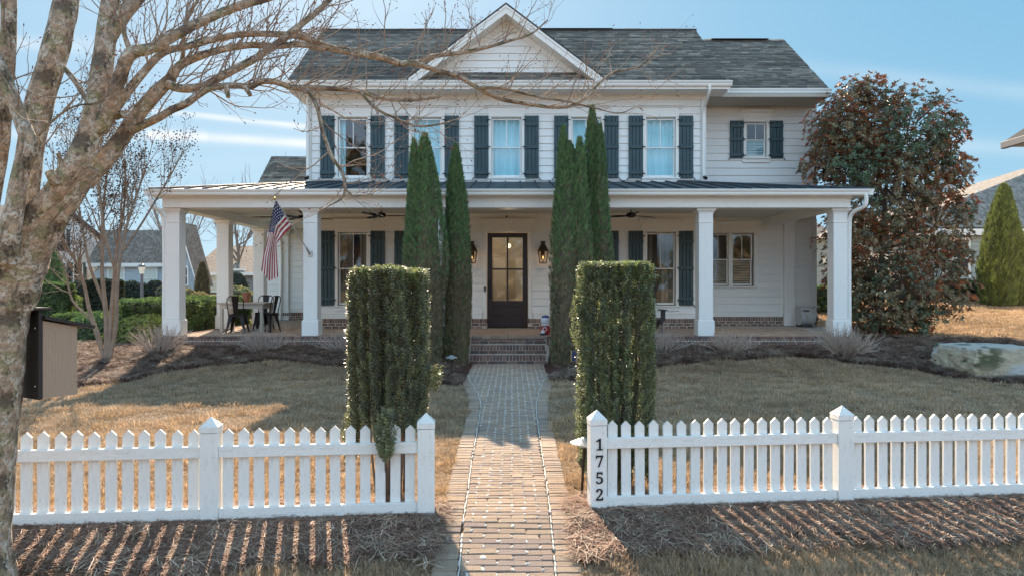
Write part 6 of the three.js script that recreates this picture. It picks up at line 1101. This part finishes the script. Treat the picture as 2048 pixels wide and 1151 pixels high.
// ---------------------------------------------------------------- hedges and shrubs of the yards
const broad = (() => { const b = new MB(), r = rng(151); for (let k = 0; k < 9; k++) { const a = k * 2.4 + r(), el = 0.1 + r() * 0.9, l = 0.075 * (0.7 + 0.5 * r()), w = 0.02, d = [Math.cos(a) * Math.cos(el), Math.sin(el), Math.sin(a) * Math.cos(el)], s = [-Math.sin(a), 0, Math.cos(a)], q = (u, v, h = 0) => [d[0] * u + s[0] * v, k * 0.008 + d[1] * u + h, d[2] * u + s[2] * v]; b.quad(q(0, 0), q(l * 0.5, w, 0.006), q(l, 0, -0.006), q(l * 0.5, -w, 0.006)); } return b.geo(); })();
const broadMat = phys(0xffffff, { roughness: 0.93, transmission: 0.45, thickness: 0 });
function bush(name, label, x, d, rx, rz, y1, n, seed, tones, scale, { box: e = 2, group, cat = 'shrub', y0 } = {}) {
  const yb = y0 ?? land(x, d) - 0.05, t = thing(name, label, cat, V(x, yb, -d), { group }), r = rng(seed), list = [], h = y1 - yb;
  for (let k = 0; k < n; k++) {
    const a = r() * 6.283, v = Math.pow(r(), 0.8), ca = Math.cos(a), sa = Math.sin(a);
    const side = Math.pow(Math.pow(Math.abs(ca), e) + Math.pow(Math.abs(sa), e), -1 / e), top = e > 2.5 ? (r() < 0.3 ? 1 : v) : v, prof = e > 2.5 ? 1 : Math.sqrt(Math.max(0.05, 1 - Math.pow(Math.max(0, top * 1.25 - 0.25), 2)));
    const R = side * prof * (e > 2.5 && top === 1 ? Math.sqrt(r()) : 0.84 + 0.18 * r()) * (0.88 + 0.24 * fbm(a * 2 + seed, top * 3, seed, 3));
    const nrm = V(ca * 0.8, 0.6 + top * 0.6, sa * 0.8).normalize();
    list.push({ m: M4(V(x + ca * R * rx, yb + h * top * (0.96 + 0.08 * fbm(ca * R * 3 + seed, sa * R * 3, 2, 2)), -d + sa * R * rz), new THREE.Quaternion().setFromUnitVectors(V(0, 1, 0), nrm).multiply(Q(0, r() * 6.28, 0)), V(1, 1, 1).multiplyScalar(scale * (0.7 + 0.6 * r()))), c: tones[Math.floor(r() * tones.length)].clone().multiplyScalar(0.65 + 0.7 * r()) });
  }
  copies(t, 'foliage', broad, broadMat, list);
  const core = new MB(), pts = [], rad = []; for (let k = 0; k <= 6; k++) { pts.push(V(0, k / 6 * h * 0.86, 0)); rad.push(0.78 * (e > 2.5 ? 1 : Math.sqrt(Math.max(0.05, 1 - Math.pow(Math.max(0, k / 6 * 1.1 - 0.2), 2))))); }
  core.tube(pts, rad, 18, { bump: 0.1, freq: 2 }); part(t, 'inner_branches', core.geo().scale(rx, 1, rz).translate(x, yb, -d), coreMat);
  return t;
}
const laurel = [C(0.10, 0.17, 0.045), C(0.13, 0.21, 0.05), C(0.08, 0.13, 0.04), C(0.16, 0.25, 0.06)], yellowGreen = [C(0.24, 0.28, 0.05), C(0.19, 0.25, 0.05), C(0.29, 0.32, 0.07)], deep = [C(0.030, 0.048, 0.022), C(0.040, 0.060, 0.026), C(0.024, 0.036, 0.018)], straw_ = [C(0.30, 0.24, 0.08), C(0.22, 0.20, 0.07), C(0.36, 0.29, 0.12)];
bush('laurel_hedge', 'glossy green hedge along the left side of the porch, behind the corner column', -9.25, 20.3, 0.75, 3.0, 1.34, 3600, 161, laurel, 1.4, { box: 4, cat: 'hedge' });
bush('laurel_hedge', 'darker green shrub mass behind the crape myrtle stems', PX(208, 18.2), 18.2, 0.95, 0.8, 1.0, 3200, 162, laurel, 1.3, { cat: 'hedge' });
bush('laurel_hedge', 'yellow-green sunlit shrub between the crape myrtle and the corner column', PX(295, 17.4), 17.4, 0.85, 0.7, 0.98, 2400, 163, yellowGreen, 1.2, { cat: 'hedge' });
bush('laurel_hedge', 'long green hedge across the side yard before the lamp post', PX(265, 23), 23, 2.3, 0.6, PY(634, 23), 3000, 164, laurel, 1.5, { box: 4, cat: 'hedge' });
bush('clipped_hedge', 'square clipped green hedge block seen right of the tree trunk', PX(95, 25), 25, 0.62, 0.6, PY(573, 25), 2600, 165, laurel, 1.3, { box: 5, cat: 'hedge' });
bush('clipped_hedge', 'tall dark clipped hedge pillar behind the crape myrtle', PX(207, 26), 26, 0.46, 0.5, PY(566, 26), 2200, 166, deep, 1.3, { box: 5, cat: 'hedge' });
bush('round_shrub', 'low light green shrub right of the square hedge block', PX(140, 29), 29, 0.75, 0.6, PY(598, 29), 900, 167, yellowGreen, 1.7);
bush('round_shrub', 'golden ornamental grass clump seen between the left porch columns', PX(372, 34), 34, 0.55, 0.5, PY(584, 34), 900, 168, straw_, 1.7);
bush('round_shrub', 'second golden grass clump left of the second porch column', PX(398, 33), 33, 0.5, 0.45, PY(589, 33), 800, 169, straw_, 1.6);
bush('round_shrub', 'pale sunlit shrub behind the porch table', PX(472, 27), 27, 0.8, 0.6, PY(578, 27), 1400, 170, [C(0.30, 0.30, 0.16), C(0.22, 0.24, 0.10)], 1.4);
bush('round_shrub', 'dark arched evergreen behind the porch table', PX(470, 44), 44, 0.75, 0.7, PY(550, 44), 1200, 171, deep, 2.0);
bush('round_shrub', 'grey-green round shrub before the far gabled house', PX(346, 44), 44, 0.95, 0.7, PY(571, 44), 900, 172, [C(0.16, 0.18, 0.12), C(0.12, 0.14, 0.08)], 2);
[[160, 'dark rounded shrub under the right window of the far white house'], [178, 'dark rounded shrub at the corner of the far white house'], [225, 'dark rounded shrub behind the crape myrtle, under the left window of the low blue-grey house'], [240, 'dark rounded shrub right of the left window of the low blue-grey house'], [262, 'dark rounded shrub just left of the lamp post before the low blue-grey house'], [281, 'dark rounded shrub directly behind the lamp post'], [310, 'dark rounded shrub right of the lamp post beside the corner column']].forEach(([px, label], i) => bush('foundation_shrub', label, PX(px, 48), 48, 0.62, 0.5, PY(i % 2 ? 571 : 567, 48), 420, 175 + i, deep, 2.3));
bush('clipped_hedge', 'dark low hedge seen between the right wall end and the corner column', PX(1652, 25), 25, 0.8, 0.5, PY(580, 25), 1300, 185, laurel, 1.4, { box: 4, cat: 'hedge' });
bush('clipped_hedge', 'low dark green hedge under the window of the right neighbour house', PX(1920, 29.2), 29.2, 1.7, 0.5, PY(569, 29.2), 2600, 186, deep.concat(laurel), 1.6, { box: 4, cat: 'hedge' });
const cone = [C(0.16, 0.20, 0.05), C(0.20, 0.245, 0.06), C(0.13, 0.165, 0.05)];
arborvitae('arborvitae', 'sunlit conical evergreen before the neighbour house at the right edge', undefined, [{ x: PX(2008, 27), z: -27, r: 0.98, top: PY(377, 27), pow: 1.35 }], land(PX(2008, 27), 27), 95, 9000, cone, 2.2);
arborvitae('arborvitae', 'dark conical evergreen before the far white house', undefined, [{ x: PX(103, 40), z: -40, r: 0.85, top: PY(505, 40), pow: 1.5 }], land(PX(103, 40), 40), 96, 2500, thuja, 2.6);
arborvitae('arborvitae', 'small brown-green conifer before the far gabled house', undefined, [{ x: PX(404, 42), z: -42, r: 0.42, top: PY(528, 42), pow: 1.6 }], land(PX(404, 42), 42), 97, 1500, [C(0.13, 0.11, 0.05), C(0.09, 0.08, 0.04)], 2.2);

// ---------------------------------------------------------------- street, lamp post, houses beyond
{
  const strip = (name, d0, d1, x0, x1, m) => struct(name, sheet(60, 4, (i, j) => { const x = lerp(x0, x1, i / 60), d = lerp(d0, d1, j / 4) + 0.8 * Math.sin(x * 0.06); return [x, land(x, d) + 0.035, -d]; }), m);
  strip('side_street', 29.5, 33.5, -70, -9.5, mat.concrete); strip('pavement', 43, 44.8, -80, -12, mat.concrete);
  const x = PX(283, 33.8), d = 33.8, y = land(x, d), lp = thing('lamp_post', 'slim dark street lamp with a lantern head beyond the left hedge', 'lamp post', V(x, y, -d), { local: true }), H = PY(527, d) - y, pm = std(C(0.10, 0.105, 0.115), { roughness: 0.5 });
  part(lp, 'post', new MB().lathe([[0.13, -0.1], [0.13, 0.3], [0.09, 0.4], [0.075, 0.5], [0.065, H - 0.55], [0.08, H - 0.5], [0, H - 0.5]], 0, 0, 14).geo(), pm);
  part(lp, 'lantern_glass', new MB().lathe([[0.10, H - 0.49], [0.17, H - 0.16], [0, H - 0.16]], 0, 0, 8).geo(), std(C(0.72, 0.70, 0.62), { roughness: 0.4 })); part(lp, 'lantern_cap', new MB().lathe([[0.21, H - 0.16], [0.12, H - 0.06], [0.03, H - 0.03], [0.02, H + 0.04], [0, H + 0.05]], 0, 0, 8).geo(), pm);
  const sideTex = dataTex(64, 256, (u, v) => { const f = (v * 8) % 1; return f < 0.10 ? 0.0 : 0.55 + 0.45 * f; });
  const sideMat = (c) => std(C(...c), { bumpMap: rep(sideTex, 0.6, 0.6), bumpScale: 0.03, roughness: 0.7 });
  const roofTex = rep(dataTex(512, 512, (u, v) => { const row = Math.floor(v * 20), off = hash3(row, 3, 5), k = Math.floor((u + off) * 24), f = (v * 20) % 1; return (0.6 + 0.6 * hash3(k % 24, row, 8)) * 0.8; }), 0.33, 0.33), roofMat = (c) => std(C(...c), { map: roofTex, roughness: 0.95 });
  function farHouse(name, label, x0, x1, d, depth, eave, ridge, wm, rm, wins, opt = {}) {
    const y = land((x0 + x1) / 2, d) - 0.3, t = thing(name, label, 'house', V((x0 + x1) / 2, y, -d));
    part(t, 'wall', box(x0, x1, y, eave, -d, -d - depth), wm);
    const o = 0.4, m = new MB();
    if (opt.hip) { const R = [[x0 - o, x1 + o], [opt.hip, x1 - depth / 2]], z = [-d + o, -d - depth / 2, -d - depth - o], q = (a, yy, zz) => [a, yy, zz]; m.quad(q(R[0][0], eave, z[0]), q(R[0][1], eave, z[0]), q(R[1][1], ridge, z[1]), q(R[1][0], ridge, z[1])); m.quad(q(R[0][0], eave, z[2]), q(R[0][1], eave, z[2]), q(R[1][1], ridge, z[1]), q(R[1][0], ridge, z[1])); m.tri(q(R[0][0], eave, z[0]), q(R[0][0], eave, z[2]), q(R[1][0], ridge, z[1])); m.tri(q(R[0][1], eave, z[0]), q(R[0][1], eave, z[2]), q(R[1][1], ridge, z[1])); }
    else if (opt.gable) { const c = (x0 + x1) / 2, s = (ridge - eave) / ((x1 - x0) / 2); m.prism([[x0 - o, eave - o * s], [c, ridge], [x1 + o, eave - o * s], [x1 + o, eave - o * s + 0.14], [c, ridge + 0.16], [x0 - o, eave - o * s + 0.14]], 'z', -d + o, -d - depth); part(t, 'gable', new MB().prism([[x0, eave], [x1, eave], [c, ridge]], 'z', -d + 0.001, -d - 0.1).geo(), wm); part(t, 'rake_trim', new MB().prism([[x0 - o, eave - o * s - 0.28], [c, ridge - 0.3], [x1 + o, eave - o * s - 0.28], [x1 + o, eave - o * s - 0.002], [c, ridge - 0.002], [x0 - o, eave - o * s - 0.002]], 'z', -d + o + 0.02, -d + o - 0.1).geo(), mat.trim); }
    else { m.prism([[eave - 0.1, -d + o], [ridge, -d - depth / 2], [eave - 0.1, -d - depth - o], [eave - 0.25, -d - depth - o], [ridge - 0.18, -d - depth / 2], [eave - 0.25, -d + o]], 'x', x0 - o, x1 + o); part(t, 'gable', new MB().prism([[eave, -d - 0.02], [ridge - 0.2, -d - depth / 2], [eave, -d - depth]], 'x', x0, x1).geo(), wm); }
    part(t, 'roof', m.geo(), rm);
    if (!opt.gable) part(t, 'fascia', new MB(true).box(x0 - o, x1 + o, eave - 0.32, eave - 0.05, -d + o + 0.002, -d + o - 0.08).geo(), mat.trim);
    for (const [wx, wy, ww, wh, sh] of wins) {
      const f = part(t, 'window', new MB().box(wx - ww / 2 - 0.1, wx + ww / 2 + 0.1, wy + wh / 2, wy + wh / 2 + 0.14, -d + 0.002, -d + 0.09).box(wx - ww / 2 - 0.1, wx + ww / 2 + 0.1, wy - wh / 2 - 0.1, wy - wh / 2, -d + 0.002, -d + 0.09).box(wx - ww / 2 - 0.1, wx - ww / 2, wy - wh / 2, wy + wh / 2, -d + 0.002, -d + 0.08).box(wx + ww / 2, wx + ww / 2 + 0.1, wy - wh / 2, wy + wh / 2, -d + 0.002, -d + 0.08).box(wx - ww / 2, wx + ww / 2, wy - 0.03, wy + 0.03, -d + 0.002, -d + 0.07).geo(), mat.trim);
      part(f, 'pane', box(wx - ww / 2, wx + ww / 2, wy - wh / 2, wy + wh / 2, -d + 0.003, -d + 0.03), phys(sh === 2 ? C(0.55, 0.58, 0.50) : C(0.03, 0.035, 0.04), { roughness: 0.06 }));
      if (sh === 1) for (const s of [-1, 1]) part(t, 'shutter', box(wx + s * (ww / 2 + 0.34) - 0.2, wx + s * (ww / 2 + 0.34) + 0.2, wy - wh / 2 - 0.05, wy + wh / 2 + 0.1, -d + 0.002, -d + 0.06), mat.shutter);
    }
    for (const [wd, wy, ww, wh] of opt.side ?? []) {
      const f = part(t, 'window', new MB().box(x1 + 0.002, x1 + 0.08, wy - wh / 2 - 0.1, wy + wh / 2 + 0.14, -wd - ww / 2 - 0.1, -wd - ww / 2).box(x1 + 0.002, x1 + 0.08, wy - wh / 2 - 0.1, wy + wh / 2 + 0.14, -wd + ww / 2, -wd + ww / 2 + 0.1).box(x1 + 0.002, x1 + 0.081, wy + wh / 2, wy + wh / 2 + 0.139, -wd - ww / 2, -wd + ww / 2).box(x1 + 0.002, x1 + 0.07, wy - 0.03, wy + 0.03, -wd - ww / 2, -wd + ww / 2).geo(), mat.trim);
      part(f, 'pane', box(x1 + 0.003, x1 + 0.03, wy - wh / 2, wy + wh / 2, -wd - ww / 2, -wd + ww / 2), phys(C(0.03, 0.035, 0.04), { roughness: 0.06 }));
      for (const s of [-1, 1]) part(t, 'shutter', box(x1 + 0.002, x1 + 0.06, wy - wh / 2 - 0.05, wy + wh / 2 + 0.1, -wd + s * (ww / 2 + 0.36) - 0.22, -wd + s * (ww / 2 + 0.36) + 0.22), mat.shutter);
    }
    return t;
  }
  const grey = roofMat([0.30, 0.245, 0.20]), dark = roofMat([0.17, 0.155, 0.145]);
  const a = (px, d) => PX(px, d), h = (py, d) => PY(py, d);
  farHouse('neighbor_house', 'white two-storey house with dark shutters beyond the side street at far left', -46, -32.7, 46, 9.2, h(462, 50), h(408, 50), sideMat([0.78, 0.78, 0.77]), dark, [], { side: [[48.2, h(548, 50), 1.0, 1.6], [50.6, h(548, 50), 1.0, 1.6], [52.6, h(548, 50), 1.0, 1.6], [50.6, h(480, 50), 1.0, 1.5]] });
  farHouse('neighbor_house', 'low blue-grey house with a brown roof behind the lamp post', a(188, 52), a(336, 52), 52, 4, h(525, 52), h(459, 53.5), sideMat([0.50, 0.57, 0.61]), grey, [[a(298, 52), h(556, 52), 1.1, 1.6, 2], [a(232, 52), h(556, 52), 1.1, 1.6, 2]]);
  farHouse('neighbor_house', 'narrow blue-grey gabled house front between the two left porch columns', a(340, 51), a(389, 51), 51, 2.2, h(534, 51), h(449, 51), sideMat([0.45, 0.50, 0.54]), grey, [[a(366, 51), h(552, 51), 0.6, 1.2, 0], [a(364, 51), h(500, 51), 0.4, 1.0, 0]], { gable: true });
  farHouse('neighbor_house', 'grey house with a long brown roof behind the second porch column', a(388, 60), a(540, 60), 60, 12, h(543, 60), h(483, 60), sideMat([0.24, 0.24, 0.245]), grey, [[a(428, 60), h(564, 60), 1.0, 1.5, 2], [a(476, 60), h(558, 60), 1.0, 1.5, 2]]);
  // right neighbours
  const R = farHouse('neighbor_house', 'grey-green single-storey house with a broad grey roof at the right edge', 16.6, 44, 30.4, 12, h(455, 30), 9.0, std(C(0.34, 0.38, 0.36), { roughness: 0.7 }), roofMat([0.34, 0.30, 0.26]), [[a(1921, 30.4), h(516, 30.4), 0.62, 1.55, 0]], { hip: 30 });
  { const sm = std(C(0.36, 0.40, 0.38), { roughness: 0.65, bumpMap: grainBump, bumpScale: 0.001 }), wx = a(1921, 30.4); lap(R, 17.0, 24, land(19, 30.4) - 0.1, h(463, 30.4), -30.398, [[wx - 0.42, wx + 0.42, h(516, 30.4) - 0.9, h(516, 30.4) + 0.94]], 0.22); R.children.filter((c) => c.name === 'siding_board').forEach((c) => { c.material = sm; }); part(R, 'vent_pipe', new MB().tube([V(a(1957, 33), h(392, 33) - 0.4, -33), V(a(1957, 33), h(380, 33), -33)], 0.06, 8).geo(), mat.gutter); }
  const T = thing('neighbor_house', 'dark eave corner of a taller house cut by the right edge', 'house', V(18.5, 0.8, -19)), ey = h(290, 21.6), ex = a(2010, 21.6);
  part(T, 'wall', box(16.4, 23, 0.4, ey, -15.5, -21.0), mat.siding); part(T, 'roof', new MB().prism([[ex, ey + 0.12], [19.4, ey + 2.9], [23.6, ey + 0.1], [23.6, ey], [19.4, ey + 2.75], [ex, ey]], 'z', -15.0, -21.6).geo(), std(C(0.03, 0.03, 0.032), { roughness: 0.95 })); part(T, 'gutter', new MB().box(ex - 0.1, ex + 0.04, ey - 0.12, ey + 0.1, -14.95, -21.65, 0.02).geo(), std(C(0.14, 0.145, 0.155), { roughness: 0.5 })); part(T, 'soffit', box(ex + 0.041, 16.4, ey - 0.06, ey - 0.003, -15.0, -21.6), std(C(0.2, 0.2, 0.21))); part(T, 'gable', new MB().prism([[16.4, ey], [22.9, ey], [19.4, ey + 2.6]], 'z', -21.0, -20.9).geo(), mat.siding);
  const S = farHouse('neighbor_house', 'sliver of a white house seen past the right wall of the porch', a(1560, 40), a(1660, 40), 40, 8, h(470, 40), h(420, 40), sideMat([0.78, 0.78, 0.75]), dark, []);
}

// ---------------------------------------------------------------- bare trees far off, and the woods behind the viewer
{
  const m = std(C(0.20, 0.16, 0.13), { roughness: 0.9 });
  [[470, 62, 11, 'bare tree rising behind the grey house, seen through the left porch'], [352, 60, 10, 'bare tree behind the narrow gabled house front'], [566, 48, 9.2, 'bare tree top just left of the main house wall above the low roof'], [90, 66, 12, 'bare tree behind the far white house'], [660, 58, 8, 'bare tree hidden mostly by the main house'], [1880, 52, 7.5, 'bare tree behind the roof of the right neighbour house']].forEach(([px, d, H, label], i) => {
    const x = PX(px, d), y = land(x, d), r = rng(200 + i), st = []; st.push([[V(x, y, -d), V(x + 0.3, y + H * 0.3, -d), V(x, y + H * 0.55, -d), V(x + 0.4, y + H * 0.8, -d)], [0.17, 0.05]]);
    for (let k = 0; k < 4; k++) { const a = k * 1.6 + r(); st.push([[V(x + 0.1, y + H * (0.2 + 0.06 * k), -d), V(x + Math.cos(a) * H * 0.12, y + H * 0.45, -d + Math.sin(a) * 1.2), V(x + Math.cos(a) * H * 0.26, y + H * 0.75, -d + Math.sin(a) * 2)], [0.09, 0.035]]); }
    bareTree('bare_tree', label, V(x, y, -d), st, 210 + i, m, { dens: 0.8, len: H * 0.26, depth: 2, fork: 0.5, wob: 0.2, seg: 0.35, tw: 0.014, stemName: 'limb' });
  });
  const r = rng(231), list = [];
  for (let c = 0; c < 70; c++) {
    const x = -75 + c * 2.2 + r() * 3, z = 46 + r() * 14, H = (x < -11 && x > -24 ? 18 : 5) + r() * 4, w = 1.6 + r() * 1.2, tone = r() < 0.45 ? C(0.07, 0.095, 0.035) : C(0.20, 0.15, 0.09);
    for (let k = 0; k < 70; k++) { const u = r(), a = r() * 6.28, R = w * Math.sin(Math.PI * (0.08 + 0.9 * u)) * Math.sqrt(r()); list.push({ m: M4(V(x + Math.cos(a) * R, 0.5 + u * H, z + Math.sin(a) * R), Q(r() * 2, r() * 6.28, r() * 2), V(1, 1, 1).multiplyScalar(9 + 8 * r())), c: tone.clone().multiplyScalar(0.6 + 0.8 * r()) }); }
  }
  tag(copies(null, 'woodland', broad, std(0xffffff, { roughness: 0.9 }), list), 'wooded edge across the street, mirrored in the windows');
}

renderer.render(scene, camera);
